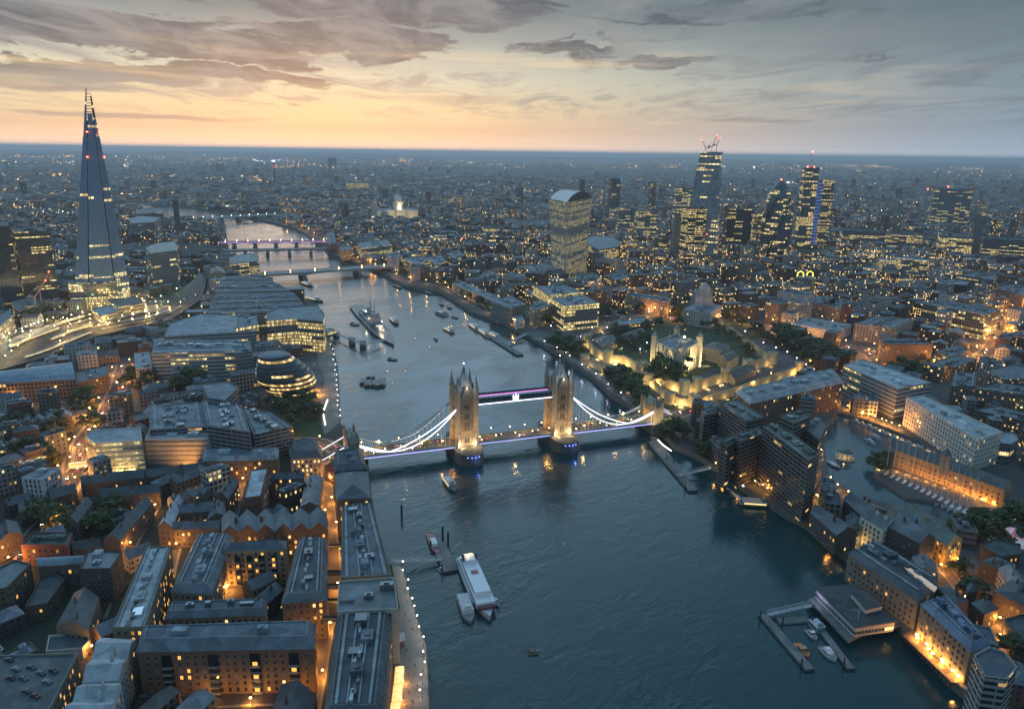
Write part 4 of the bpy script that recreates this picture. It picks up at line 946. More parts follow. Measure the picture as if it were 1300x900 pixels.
Q('gallery', 'long brick power house gallery below the square chimney tower', [(172,266),(206,264),(207,270),(172,272)], 34, style='gridwall', wall=(.22,.19,.16), lit=.08, rc=(.2,.21,.22), plant=3)
Q('office', 'pale office slab upstream of the square chimney tower', [(164,277),(180,274),(204,276),(196,282),(166,284)], 36, style='gridwall', wall=(.32,.32,.32), lit=.12, rc=(.3,.31,.32), plant=2)
Q('church', 'old grey cathedral church with square tower near the bridge foot', [(266,342),(284,341),(286,347),(267,348)], 22, wall=(.3,.26,.2), lit=.1, rc=SL, roof='gable', rh=6)
# ================================================================== north bank heroes
CONC = (.17,.15,.125)
TH = [('slab of the stepped concrete hotel nearest the bridge', [(890,520),(910,513),(916,522),(894,527)], 30), ('tall rear slab of the stepped concrete hotel', [(914,511),(936,506),(971,529),(948,534)], 39), ('slim front tower of the stepped concrete hotel with a lit stair', [(914,559),(931,551),(941,556),(924,565)], 33),
  ('long diagonal wing of the stepped concrete hotel facing the river', [(931,551),(962,541),(970,549),(941,560)], 36), ('broad south west wing of the stepped concrete hotel', [(968,541),(988,535),(1040,576),(1027,585)], 43),
  ('highest block of the stepped concrete hotel with roof plant', [(990,528),(1012,520),(1030,528),(1008,537)], 50), ('dockside wing of the stepped concrete hotel', [(1010,535),(1037,528),(1051,538),(1040,558)], 42), ('low podium of the stepped concrete hotel', [(900,556),(914,551),(930,566),(912,570)], 14)]
for t, px, h in TH: Q('hotel_block', t, px, h, style='balcony', wall=CONC, lit=.05 if h > 20 else .01, rc=(.15,.16,.16), plant=3, cat='hotel')
Q('warehouse', 'long brick block with pale roof strip between hotel and fortress moat', [(934,499),(1057,471),(1071,486),(952,513)], 25, style='georgian', wall=(.17,.11,.075), lit=.13, rc=(.33,.36,.37), roof='mansard', rh=4, plant=3)
Q('office', 'banded glass office over the dock with brightly lit quayside restaurants', [(1071,463),(1096,456),(1182,485),(1140,493)], 30, style='ribbon', wall=(.36,.37,.36), lit=.16, rc=(.36,.4,.42), plant=4)
Q('office', 'long white stone faced office above the dock', [(1151,504),(1172,502),(1273,548),(1242,558)], 26, style='georgian', wall=(.60,.57,.52), lit=.16, rc=(.35,.37,.38), plant=4)
Q('office', 'round glazed pavilion at the end of the white stone office', [(1262,553),(1276,547),(1290,550),(1294,557),(1284,564),(1268,562)], 17, style='curtain', wall=(.2,.2,.2), lit=.1, rc=(.3,.34,.36), plant=0)
IV = Q('warehouse', 'yellow brick dock warehouse with orange uplit arches behind the yachts', [(1136,571),(1146,563),(1285,613),(1276,622)], 13, wall=(.42,.28,.14), rc=(.075,.08,.08), roof='gable', rh=4.5, win=dict(du=3.6, lit=.08, hw=1.6))
ct = MB((.3,.24,.18,0)); p = at(1199,590,GZ+16); ct.box((p.x, p.y), GZ+10, GZ+24, 4.5, 4.5, .9); ct.build('clock_tower', MATS['brick'], IV); ct = MB((*SL, 0)); ct.frustum(rect(p, 5.2, 5.2, .9), rect(p, .3, .3, .9), GZ+24, GZ+29); ct.build('clock_tower_roof', MATS['slate'], IV)
for i in range(11):
    x, y = lerp((1136,594), (1270,640), (i+.3)/11); p = at(x, y, GZ+1.5); d = (Vector((CX, CY))-p.to_2d()).normalized()
    glow(IV, Vector((p.x+d.x*1.6, p.y+d.y*1.6, GZ+1.4))-IV.location, 'orange', 900)
OFF = [('large grid fronted office with many lit windows and pale top floor', [(1172,385),(1199,381),(1270,393),(1252,400)], 33, 'gridwall', (.2,.19,.18), .5),
 ('brown brick office of arched bays beside the orange roundabout', [(1117,429),(1170,430),(1185,437),(1124,437)], 24, 'georgian', (.13,.095,.08), .10), ('pale office with a ring of white roof lights behind the roundabout', [(1085,411),(1112,401),(1160,405),(1138,416)], 23, 'georgian', (.36,.33,.30), .12),
 ('low white wedge shaped hall beside the dark moat trees', [(1006,411),(1024,402),(1082,412),(1061,421)], 14, 'stone', (.55,.54,.54), 0), ('white grid block glowing orange at its foot', [(987,370),(1003,366),(1036,372),(1021,377)], 28, 'punched', (.62,.54,.54), .12),
 ('block crowned by glowing yellow arches behind the white grid block', [(1008,352),(1020,348),(1035,350),(1032,355)], 30, 'punched', (.2,.2,.2), .2), ('dark block with stepped glass floors at the upper right', [(1215,349),(1240,345),(1267,350),(1262,356)], 28, 'ribbon', (.1,.11,.12), .35),
 ('black windowless hall left of the stepped glass block', [(1186,359),(1205,354),(1232,357),(1228,362)], 28, 'stone', (.035,.035,.035), 0), ('residential block of dark brick at the right edge with lit stairwell', [(1238,493),(1270,486),(1312,492),(1312,502)], 26, 'punched', (.15,.14,.12), .28),
 ('dark brick court beside the residential block with stairwell', [(1207,490),(1211,473),(1240,472),(1238,490)], 21, 'punched', (.2,.18,.15), .16), ('grey slate roofed institute facing the dark square', [(1183,460),(1215,450),(1240,456),(1212,466)], 14, 'georgian', (.3,.2,.14), .14),
 ('low glazed annexe under the grid fronted office', [(1188,445),(1215,437),(1232,444),(1205,454)], 12, 'ribbon', (.2,.19,.16), .4), ('dark narrow office between two brick blocks at the right', [(1150,365),(1165,360),(1180,364),(1168,369)], 26, 'ribbon', (.18,.2,.22), .12),
 ('long brick terrace of chambers left of the pale ring lit office', [(1040,385),(1062,377),(1090,383),(1068,392)], 18, 'punched', (.3,.22,.18), .08), ('curved stone terrace with lit cornice beyond the white wedge hall', [(1030,383),(1038,375),(1066,378),(1062,388)], 18, 'georgian', (.36,.31,.28), .06),
 ('broad slate roofed hall at the far right middle', [(1262,365),(1290,360),(1312,366),(1300,376)], 22, 'punched', (.16,.12,.1), .08), ('brick flats stepping down at the right edge above the residential block', [(1250,470),(1285,462),(1312,468),(1312,480),(1275,482)], 20, 'punched', (.14,.13,.12), .22),
 ('low blue roofed range beside the lit stairwell block', [(1236,520),(1268,514),(1312,526),(1312,536)], 18, 'punched', (.13,.12,.1), .16)]
for t, px, h, st, wl, lt in OFF: Q('office', t, px, h, style=st, wall=wl, lit=lt, rc=GR if lt else (.3,.31,.32), plant=3, strips=2 if h > 20 else 0)
arc = thing('roof_arches', (*at(1022,350,GZ+30).to_2d(), GZ+30), 'pair of glowing yellow arches on the roof of a dark block', 'arches'); mat('arch_glow', (.3,.3,.05), emit=(.95,.85,.10), es=1.6)
for x in (1016,1028):
    p = at(x, 351, GZ+30); a = MB(); a.tube([(p.x-4,p.y-3,GZ+30),(p.x-3.6,p.y-2.7,GZ+36),(p.x,p.y,GZ+39),(p.x+3.6,p.y+2.7,GZ+36),(p.x+4,p.y+3,GZ+30)], .9, 6); a.build('arch', MATS['arch_glow'], arc)
for i, (x, dz) in enumerate(((1122,40),(1142,43),(1164,40))):
    p = at(x, 356); r_ = building('office', ['left','middle','right'][i]+' drum of the three rounded glass towers with banded lit floors', [(p.x+17*cos(2*pi*t/14), p.y+17*sin(2*pi*t/14)) for t in range(14)], dz, style='ribbon', wall=(.2,.21,.22), lit=.55, rc=(.35,.36,.38), plant=0)
# dockside and riverside of the lower right
RW = [('warehouse', 'grey riverside warehouse with rows of small windows above the dock entrance', [(1028,650),(1046,646),(1089,672),(1062,680)], 13, DBRK, 'gable', 4, .12), ('warehouse', 'long hipped dock warehouse between yacht basin and river', [(1071,634),(1086,628),(1126,648),(1094,655)], 13, BRK, 'gable', 4, .05),
 ('warehouse', 'white gabled warehouse with two rows of dark windows', [(1092,655),(1112,647),(1140,664),(1121,673)], 18, (.72,.66,.52), 'gable', 5, .03), ('warehouse', 'large dark gabled warehouse right of the white gable', [(1126,668),(1152,650),(1188,683),(1168,690)], 19, DBRK, 'gable', 5, .05),
 ('hall', 'long green metal roof ending in a glowing yellow gable', [(1136,647),(1152,640),(1222,684),(1202,693)], 14, (.5,.36,.14), 'gable', 5, .2),
 ('warehouse', 'riverside wharf block with curved plant roof north of the jetty station', [(1077,703),(1110,688),(1190,737),(1166,764)], 16, (.24,.19,.14), 'mansard', 3, .10), ('warehouse', 'riverside brick wharf with blue roof and flaming uplights on its terrace', [(1169,767),(1202,757),(1257,819),(1232,827)], 17, (.24,.18,.12), 'mansard', 3, .06),
 ('apartment_block', 'rounded end tower with white balcony bands at the bottom right', [(1236,831),(1256,820),(1275,826),(1292,846),(1278,862),(1250,858)], 27, (.3,.29,.27), 'flat', 3, .05)]
for nm, t, px, h, wl, rf, rh, lt in RW: Q(nm, t, px, h, wall=wl, rc=(.09,.12,.115) if 'green' in t else ((.12,.17,.24) if 'blue' in t else SL), roof=rf, rh=rh, plant=4, strips=2 if rf == 'mansard' else 0, win=None if 'rounded end' in t else dict(du=3.1, lit=lt, hw=1.7), style='balcony')
for i, (px, h, t) in enumerate([([(1244,690),(1262,683),(1296,690),(1296,702),(1270,706)], 9, 'low dark shed behind the glowing yellow gable'), ([(1225,735),(1243,733),(1247,748),(1228,752)], 9, 'small grey flat roofed house on the orange lane'), ([(1244,713),(1262,706),(1290,716),(1284,728)], 10, 'dark terrace at the right edge beside the garden tents'),
  ([(1262,750),(1284,735),(1312,745),(1312,775)], 13, 'tall gabled house at the right edge'), ([(1232,765),(1252,758),(1268,772),(1250,780)], 9, 'square house with hipped roof on the lane behind the blue roofed wharf'), ([(1275,785),(1300,778),(1312,790),(1312,812),(1292,812)], 11, 'dark house by the bottom right edge of the lane'),
  ([(1188,745),(1204,742),(1230,762),(1214,768)], 12, 'low brick range behind the riverside wharf with plant roof')]): Q('house', t, px, h, wall=DBRK, rc=(.06,.075,.08), roof='hip', rh=3, plant=1, win=dict(du=3, lit=.14, w=1.0, hw=1.4))
sk = MB(); mat('skylight_lit', (.3,.3,.28), emit=(1.0,.78,.58), es=.22); pp = PQ([(1142,712),(1146,711),(1190,743),(1187,746)], 21); sk.prism(ccw(pp), GZ+18.6, GZ+20)
st_ = thing('skylight', (pp[0][0], pp[0][1], GZ+20), 'long glowing pinkish glass skylight on the riverside wharf roof', 'skylight'); sk.build('glazing', MATS['skylight_lit'], st_)
# river police jetty
JT = thing('jetty_station', (*at(1085,770,0).to_2d(), 0), 'flat roofed jetty building standing on piles in the river at the lower right', 'jetty'); FOOT.append(PQ([(1020,760),(1085,742),(1140,790),(1080,815)], 0))
d_ = MB((.14,.14,.135,0)); d_.prism(ccw(PQ([(1026,760),(1090,738),(1142,795),(1098,803),(1077,814)], 4, 0)), 2.8, 4.0, bottom=True); d_.build('platform', MATS['stone'], JT)
for x, y in ((1030,765),(1045,780),(1060,795),(1076,809),(1098,800),(1118,798),(1135,792),(1050,760),(1070,775),(1090,788)):
    p_ = MB((.06,.055,.05,0)); p = at(x, y, 2.8); p_.tube([(p.x,p.y,-3),(p.x,p.y,2.9)], .45, 8); p_.build('pile', MATS['stone'], JT)
q_ = MB((.45,.44,.45,.22), 4.4); J1 = ccw(PQ([(1036,747),(1085,743),(1136,789),(1086,796)], 9.5, 0)); q_.walls(J1, 4.0, 9.5); q_.build('wall', MATS['ribbon'], JT); q_ = MB((.06,.065,.068,0)); q_.prism(inset(J1, -.6), 9.5, 10.1, bottom=True); q_.build('roof', MATS['roof'], JT)
q_ = MB((.5,.5,.5,.0), 4.4); J2 = ccw(PQ([(1081,752),(1098,750),(1120,768),(1100,773)], 13.5, 0)); q_.walls(J2, 10.1, 13.2); q_.build('upper_wall', MATS['ribbon'], JT); q_ = MB((.07,.07,.075,0)); q_.prism(inset(J2, -.4), 13.2, 13.7, bottom=True); q_.build('upper_roof', MATS['roof'], JT)
p = at(1087,799,4); fl = MB((.6,.6,.6,0)); fl.tube([(p.x,p.y,4),(p.x,p.y,20)], [.16,.07], 6); fl.tube([(p.x-3,p.y-2,15),(p.x+3,p.y+2,15)], .07, 5); fl.build('flagpole', MATS['paint'], JT)
for x, y in ((1036,758),(1040,764)): glow(JT, at(x, y, 7)-JT.location, 'violet', 110)
def pontoon(name, label, a, b, w, h=1.2, cat='pontoon', col=(.09,.095,.10), group=None):
    A, B = at(*a, 0), at(*b, 0); r_ = thing(name, (A.x, A.y, 0), label, cat, group); m = MB((*col, 0)); m.obox((A.x,A.y,h/2-.2), (B.x,B.y,h/2-.2), w/2, h/2+.2); m.build('float', MATS['stone'], r_)
    m = MB((.16,.16,.155,0)); m.obox((A.x,A.y,h+.05), (B.x,B.y,h+.05), w/2-.3, .05); m.build('walking_deck', MATS['roof'], r_)
    for t in (.06, .94):
        q = lerp(A, B, t); e = MB((.04,.04,.04,0)); d = (B-A).normalized(); sx, sy = d.y*(w/2+.4), -d.x*(w/2+.4); e.tube([(q[0]+sx,q[1]+sy,-2),(q[0]+sx,q[1]+sy,5.2)], .4, 8); e.build('mooring_pile', MATS['stone'], r_)
    return r_
def gangway(label, a, b, za, zb, w=2.4, name='gangway'):
    A, B = at(*a, za), at(*b, zb); r_ = thing(name, A, label, 'gangway'); m = MB((.35,.37,.38,0)); d = (B-A).to_2d().normalized(); s_ = Vector((d.y*w/2, -d.x*w/2, 0)); n = max(4, int((B-A).length/3))
    m.obox(A, B, w/2, .1); 
    tr = MB((.5,.52,.54,0))
    for sg in (-1, 1):
        U = Vector((0,0,1.8)); tr.obox(A+s_*sg+U, B+s_*sg+U, .09, .09)
        for i in range(n):
            p0, p1 = A.lerp(B, i/n)+s_*sg, A.lerp(B, (i+1)/n)+s_*sg; tr.obox(p0, p1+U, .06, .06); tr.obox(p0, p0+U, .07, .07)
    m.build('walkway', MATS['roof'], r_); tr.build('truss', MATS['paint'], r_); return r_
pontoon('pontoon', 'long dark outer pontoon of the jetty station', (968,782), (1028,852), 5)
pontoon('pontoon', 'inner green decked pontoon in front of the jetty station', (1034,790), (1080,851), 4, col=(.05,.09,.08))
pontoon('pontoon', 'short pale pontoon bridging the outer pontoon and the jetty station', (988,790), (1026,787), 4, col=(.3,.32,.33))
gangway('white truss gangway from the outer pontoon up to the jetty station', (975,780), (1030,768), 1.6, 4.2)
pontoon('pier', 'long floating pier moored just downstream of the bridge', (826,562), (880,625), 7, 1.6)
pontoon('pier', 'second narrower float lying inside the long pier by the bridge', (828,556), (852,586), 5, 1.4, col=(.16,.17,.18))
gangway('truss gangway linking the long pier by the bridge to the hotel terrace', (862,604), (903,594), 1.8, 5.2)
pontoon('pier', 'long covered boat pier below the fortress with moored cruisers', (604,416), (660,452), 9, 1.8)
gangway('sloping covered gangway from the boat pier up to the fortress wharf', (645,436), (668,424), 2, 5.4, 4)
pontoon('pier', 'wharf pier with a grey service deck beside the large white cruiser', (556,692), (573,727), 9, 1.5)
gangway('lit truss gangway from the wharf promenade out to the service pier', (496,713), (561,710), 5.2, 2.0)
pontoon('pier', 'wide dark timber jetty along the north bank upstream of the boat pier', (602,396), (634,412), 9, 2.6)
# offices along the north bank and tower hill
NH = [('rear tier of the large glowing glass office on the north embankment', [(677,363),(718,362),(742,371),(696,375)], 36, 'curtain', (.3,.28,.2), .75), ('front tier of the large glowing glass office on the north embankment', [(696,376),(738,372),(761,385),(716,389)], 33, 'curtain', (.3,.28,.2), .8),
 ('chequered stone and glass block beside the boat pier head', [(672,388),(688,379),(704,387),(678,394)], 25, 'georgian', (.3,.25,.19), .3), ('riverside office with stepped balconies upstream of the chequered block', [(622,383),(648,375),(667,385),(648,392)], 20, 'ribbon', (.27,.27,.25), .08),
 ('small white lit pavilion at the head of the boat pier', [(652,402),(662,400),(666,406),(655,409)], 10, 'punched', (.6,.58,.55), .5), ('pinkish white square block behind the customs frontage', [(639,348),(652,346),(668,350),(666,354)], 24, 'punched', (.55,.46,.48), .12),
 ('long low customs frontage of columns lit from below', [(574,360),(582,355),(642,380),(634,385)], 15, 'georgian', (.5,.40,.26), .25), ('white slab office with blank sides by the concrete road bridge', [(491,323),(500,319),(508,322),(506,327)], 30, 'punched', (.5,.5,.52), .04),
 ('riverside glass office with yellow rows right of the white slab', [(508,328),(538,325),(546,331),(528,336)], 24, 'ribbon', (.24,.24,.2), .45), ('black glass office with scattered yellow windows on the upper embankment', [(542,327),(560,323),(568,332),(552,337)], 24, 'curtain', (.05,.06,.065), .2),
 ('dark office with a violet lit crown', [(565,322),(582,317),(592,324),(577,329)], 34, 'ribbon', (.12,.08,.07), .2), ('low office with a long yellow row behind the pinkish block', [(606,350),(622,343),(637,350),(622,356)], 20, 'ribbon', (.15,.17,.18), .35),
 ('embankment office with orange lit gable beside the rail bridge', [(430,313),(444,310),(448,316),(434,319)], 22, 'punched', (.35,.25,.15), .4), ('wide pale roofed bank office with bright floors near the rail bridge', [(454,308),(492,304),(498,311),(458,316)], 24, 'ribbon', (.25,.25,.2), .55),
 ('rail terminus towers and train shed on the north bank', [(414,296),(424,294),(427,308),(417,310)], 20, 'stone', (.3,.2,.14), 0), ('sunken glass office behind the customs frontage with curved roof', [(655,338),(690,333),(712,341),(676,348)], 22, 'ribbon', (.2,.22,.22), .15),
 ('round ended office with bright yellow ribbon floors below the flared tower', [(737,305),(752,299),(774,300),(787,306),(786,313),(760,317)], 28, 'ribbon', (.16,.17,.17), .95), ('long period office block with orange street front on the hill', [(794,375),(802,371),(852,378),(848,383)], 23, 'georgian', (.34,.27,.21), .12),
 ('slate roofed church hall and spire west of the hill', [(760,374),(770,371),(774,377),(764,380)], 13, 'punched', (.3,.25,.2), .1), ('brown office with long yellow strip behind the glowing glass office', [(766,349),(792,344),(806,350),(782,356)], 22, 'ribbon', (.16,.14,.12), .3),
 ('office with flat green roof left of the hill', [(738,350),(756,346),(764,352),(746,357)], 22, 'ribbon', (.14,.15,.15), .3), ('low museum range with red lit windows below the hill', [(782,406),(820,402),(823,409),(786,413)], 8, 'ribbon', (.2,.1,.08), .3)]
for t, px, h, st, wl, lt in NH: Q('office', t, px, h, style=st, wall=wl, lit=lt, rc=(.22,.25,.27), plant=3 if h > 12 else 0, strips=2 if h > 19 else 0)
TQ = Q('town_hall', 'white stone palace with a columned square tower under grey slate on the hill', [(868,392),(884,384),(916,388),(902,398)], 22, style='georgian', wall=(.46,.45,.42), lit=.06, rc=(.25,.27,.29), plant=2, cat='civic building')
c = at(893,388,GZ+22).to_2d(); t_ = MB((.46,.45,.43,0)); t_.box(c, GZ+20, GZ+36, 17, 17, AX); t_.box(c, GZ+36, GZ+47, 12, 12, AX); t_.frustum(rect(c, 12.5, 12.5, AX), rect(c, 2, 2, AX), GZ+47, GZ+55)
for a in (-1, 1):
    for b_ in (-1, 1): t_.lathe((c.x+a*7, c.y+b_*7), [(1.2,GZ+36),(1.2,GZ+44),(.2,GZ+46)], 8)
t_.build('tower', MATS['stone'], TQ)
# ------------------------------------------------------------------ fortress
FS = (.46,.39,.26)
def ang(a, b): return atan2(b[1]-a[1], b[0]-a[0])
wt = PQ([(831,433),(859,424),(888,434),(863,448)], 28); wt = ccw(wt); WT = thing('keep', (*cen(wt), GZ), 'square floodlit white stone keep with four corner turrets', 'castle keep'); FOOT.append(wt)
m = MB((.50,.46,.36,.03), 2.0); m.walls(wt, GZ, GZ+28); ip = inset(wt, 1.4); u = 0
for i in range(4): m.wall(ip[(i+1) % 4], ip[i], GZ+26, GZ+28)
for i in range(4): m.face([(*wt[i], GZ+28), (*wt[(i+1) % 4], GZ+28), (*ip[(i+1) % 4], GZ+28), (*ip[i], GZ+28)], 1)
m.build('wall', [MATS['georgian'], MATS['stone']], WT)
m = MB((.13,.15,.17,0)); m.cap(ip, GZ+26.2); a, b, c_, d = long_axis(ip)
for k_ in range(2):
    t0, t1 = .06+k_*.46, .48+k_*.46; A, B, C_, D = lerp(a, d, t0), lerp(b, c_, t0), lerp(b, c_, t1), lerp(a, d, t1); r0, r1 = lerp(A, D, .5), lerp(B, C_, .5)
    m.face([(*A, GZ+26.3), (*B, GZ+26.3), (*r1, GZ+28.4), (*r0, GZ+28.4)]); m.face([(*r0, GZ+28.4), (*r1, GZ+28.4), (*C_, GZ+26.3), (*D, GZ+26.3)]); m.face([(*B, GZ+26.3), (*C_, GZ+26.3), (*r1, GZ+28.4)]); m.face([(*D, GZ+26.3), (*A, GZ+26.3), (*r0, GZ+28.4)])
m.build('roof', MATS['slate'], WT)
for i, p in enumerate(wt):
    m = MB((.50,.46,.36,0)); (m.lathe(p, [(3.2,GZ),(3.2,GZ+33),(3.5,GZ+33.3),(3.5,GZ+34.4)], 14) if i == 2 else m.box(p, GZ, GZ+34, 5.6, 5.6, ang(wt[0], wt[1]))); t_ = m.build('turret', MATS['stone'], WT)
    m = MB((.2,.22,.24,0)); m.lathe(p, [(2.6,GZ+34.02),(2.9,GZ+35.4),(2.0,GZ+37.4),(.5,GZ+38.6),(.1,GZ+41)], 10); m.build('turret_cap', MATS['slate'], t_, loc=WT.location)
for i in range(4):
    a, b = Vector(wt[i]), Vector(wt[(i+1) % 4])
    for t in ([k_/6 for k_ in range(1, 6)]):
        q = a.lerp(b, t); m = MB((.48,.44,.35,0)); n = (b-a).normalized(); m.box((q.x+n.y*.3, q.y-n.x*.3), GZ, GZ+26.5, 1.4, 1.0, atan2(n.y, n.x)); m.build('buttress', MATS['stone'], WT)
cw_ = cen(wt)
for p in wt:
    d = (Vector(p)-Vector(cw_)); q = Vector(cw_)+d*1.75; flood(WT, (q.x, q.y, GZ+1), (cw_[0]+d.x*.5, cw_[1]+d.y*.5, GZ+16), (1.0,.74,.33), 60000, 85)
for i in range(4):
    mid = (Vector(wt[i])+Vector(wt[(i+1) % 4]))/2; d = mid-Vector(cw_); q = mid+d.normalized()*19; flood(WT, (q.x, q.y, GZ+5), (mid.x, mid.y, GZ+15), (1.0,.74,.33), 90000, 80)
lampw = MB(); p = at(869,428,GZ+31); lampw.lathe(p.to_2d(), [(.3,GZ+30),(1.3,GZ+31.2),(.3,GZ+32.4)], 10); lampw.build('floodlamp', MATS['lamp_yellow'], WT); glow(WT, p+Vector((0,0,1))-WT.location, (1.0,.92,.5), 5200)
fp = at(849,440,GZ+27); m = MB((.6,.6,.6,0)); m.tube([(fp.x,fp.y,GZ+27),(fp.x,fp.y,GZ+44)], [.2,.08], 6); m.build('flagpole', MATS['paint'], WT)
def curtain(name, label, pix, h, th=2.6, towers=(), tr=4.2, tht=4, lit=(1.0,.68,.24), power=2100, side=1, spacing=24, wallcol=FS):
    """crenellated wall along ground pixels, with drum or square towers at given indices"""
    P = [at(x, y) .to_2d() for x, y in pix]; r_ = thing(name, (P[0].x, P[0].y, GZ), label, 'castle wall'); m = MB((*wallcol, 0))
    for a, b in zip(P, P[1:]):
        m.obox((a.x,a.y,GZ+h/2), (b.x,b.y,GZ+h/2), th/2, h/2); L = (b-a).length; d = (b-a)/L; nrm = Vector((d.y, -d.x)); n = int(L/2.6)
        for sg in (-1, 1):
            for i in range(n):
                q = a+d*((i+.5)*L/n)+nrm*sg*(th/2-.3); m.box((q.x, q.y), GZ+h, GZ+h+1.1, 1.4, .6, atan2(d.y, d.x), bottom=False)
        if power:
            cn = (Vector((CX, CY))-(a+b)/2); sgn = 1 if nrm.dot(cn) > 0 else -1
            k_ = max(1, round(L/spacing))
            for i in range(k_):
                q = a+d*((i+.5)*L/k_)+nrm*sgn*(th/2+4); glow(r_, Vector((q.x, q.y, GZ+.8))-r_.location, lit, round(power*R.choice((.3,.6,1.0,1.7))))
    m.build('wall', MATS['stone'], r_)
    for i, kind in towers:
        p = P[i]; m = MB((*wallcol, 0)); hh = h+tht
        if kind == 'o': m.lathe(p, [(tr+.5,GZ),(tr,GZ+2),(tr,GZ+hh),(tr+.3,GZ+hh+.2),(tr+.3,GZ+hh+1.2),(tr-.5,GZ+hh+1.2),(tr-.5,GZ+hh)], 14)
        else: m.box(p, GZ, GZ+hh, tr*2, tr*2, AX); [m.box((p.x+a*(tr-.6)*cos(AX)-b_*(tr-.6)*sin(AX), p.y+a*(tr-.6)*sin(AX)+b_*(tr-.6)*cos(AX)), GZ+hh, GZ+hh+1.4, 1.6, 1.6, AX) for a in (-1, 0, 1) for b_ in (-1, 0, 1) if a or b_]
        m.build('tower', MATS['stone'], r_)
    return r_
curtain('fortress_wall', 'floodlit outer fortress wall along the riverside wharf', [(742,462),(760,470),(778,478),(800,478),(822,486),(835,498),(850,512)], 6, th=2, towers=((0,'o'),(2,'o'),(4,'s'),(6,'o')), tr=5)
curtain('fortress_wall', 'inner fortress wall with drum towers behind the riverside wall', [(744,438),(755,452),(772,460),(792,462),(815,475),(845,492),(868,500)], 9, th=2, towers=((0,'s'),(2,'o'),(4,'s'),(6,'o')), tr=5.2)
curtain('fortress_wall', 'inner east fortress wall beside the timber roofed range', [(868,500),(884,496),(920,484),(950,472),(980,462)], 9, th=2, towers=((1,'o'),(2,'o'),(3,'s'),(4,'o')), tr=5)
curtain('fortress_wall', 'outer east fortress wall above the moat, evenly lit yellow', [(850,512),(882,517),(930,502),(980,485),(1014,473)], 7, th=2, towers=((1,'s'),(4,'o')), tr=4.6, power=2100)
curtain('fortress_wall', 'north west fortress wall far behind the keep', [(744,438),(752,425),(790,412),(850,398),(900,402),(980,462)], 7, th=1.8, towers=((2,'o'),(3,'o'),(4,'o')), power=900, spacing=40)
MO = [('range', 'low timber roofed range with a row of lit windows behind the east wall', [(880,478),(908,470),(912,474),(884,484)], 9, (.3,.24,.15), .6, 'gable'), ('barracks', 'long grey stone barracks behind the keep', [(892,440),(905,434),(926,438),(914,446)], 15, (.36,.33,.27), .06, 'hip'), ('range', 'gabled stone hospital range right of the keep', [(912,452),(926,446),(938,452),(924,459)], 11, (.36,.3,.22), .08, 'gable'),
      ('range', 'slate roofed houses in the west corner of the fortress', [(752,432),(772,424),(784,432),(764,441)], 9, (.3,.25,.2), .2, 'gable'), ('range', 'dark roofed officers houses in the upper left of the fortress', [(790,424),(812,417),(820,422),(798,430)], 9, (.3,.25,.2), .1, 'gable'), ('range', 'low roofs beside the bridge head and the fortress east gate', [(922,476),(948,466),(960,468),(932,481)], 7, (.35,.3,.22), .15, 'gable')]
for nm, t, px, h, wl, lt, rf in MO: Q(nm, t, px, h, style='punched', wall=wl, lit=lt, rc=(.10,.095,.09), roof=rf, rh=3.5, cat='fortress building')
for (x, y, pw) in ((905,484,2600),(892,490,2600),(925,445,1200),(935,470,1800),(960,463,2000),(760,462,2400),(812,486,1600),(876,503,2500)): glow(WT, at(x, y, GZ+3)-WT.location, (1.0,.80,.36), pw)
# ================================================================== city towers and far landmarks
def hsolve(p, py):
    lo, hi = 0.0, 400.0
    for _ in range(40):
        m = (lo+hi)/2
        if proj((p.x, p.y, GZ+m))[1] > py: lo = m
        else: hi = m
    return lo
def T(name, label, x0, x1, yt, yb, asp=.7, rot=.5, **kw):
    """tower seen between columns x0..x1, roof at yt, foot at yb"""
    p = at((x0+x1)/2, yb); w_ = (x1-x0)/FPX*proj((p.x, p.y, GZ))[2]; h = hsolve(p, yt)
    view = atan2(p.y-CY, p.x-CX)-pi/2; W_ = w_/(abs(cos(rot))+asp*abs(sin(rot)))
    kw.setdefault('cat', 'tower' if h > 60 else 'office'); kw.setdefault('rc', (.14,.15,.16)); kw.setdefault('plant', 2)
    return building(name, label, rect((p.x, p.y), W_, W_*asp, view+rot), h, **kw)
# flared tower with a domed roof
tq = ccw(PQ([(697,252),(720,257),(752,251),(730,246)], 146)); c = cen(tq)
FT = thing('skyscraper', (*c, GZ), 'flared glass tower wider at the top with a domed roof', 'skyscraper'); FOOT.append(tq)
facade('flared', 1.8, 4.0, .16, .22, .86, 2, .31, glass=(.12,.155,.16), cold=1)
w = MB((.29,.32,.30,.50), 6.6); NL = 12
def fl_(z): t = z/146; return .83+.02*sin(pi*t)*0+.17*t**1.7-.035*sin(pi*t)
def sc(k_): return [(c[0]+(x-c[0])*k_, c[1]+(y-c[1])*k_) for x, y in tq]
for i in range(NL): w.frustum(sc(fl_(146*i/NL)), sc(fl_(146*(i+1)/NL)), GZ+146*i/NL, GZ+146*(i+1)/NL, 0, False, (.29,.32,.30,-1.0 if i == 7 else .92))
w.build('glass_shell', MATS['flared'], FT)
fin = MB((.5,.52,.52,0))
for j in range(4):
    for i in range(NL): fin.obox((*sc(fl_(146*i/NL)*1.006)[j], GZ+146*i/NL), (*sc(fl_(146*(i+1)/NL)*1.006)[j], GZ+146*(i+1)/NL), .8, .8)
fin.build('corner_fin', MATS['paint'], FT)['kind'] = 'stuff'
rf = MB((.17,.20,.22,0)); P4 = long_axis(tq); K = 9; A = []
for i in range(K+1):
    t = i/K; zz = GZ+146+15*sin(pi*min(1, t*1.02))**.7; A.append(((*lerp(P4[0], P4[1], t), zz), (*lerp(P4[3], P4[2], t), zz-3)))
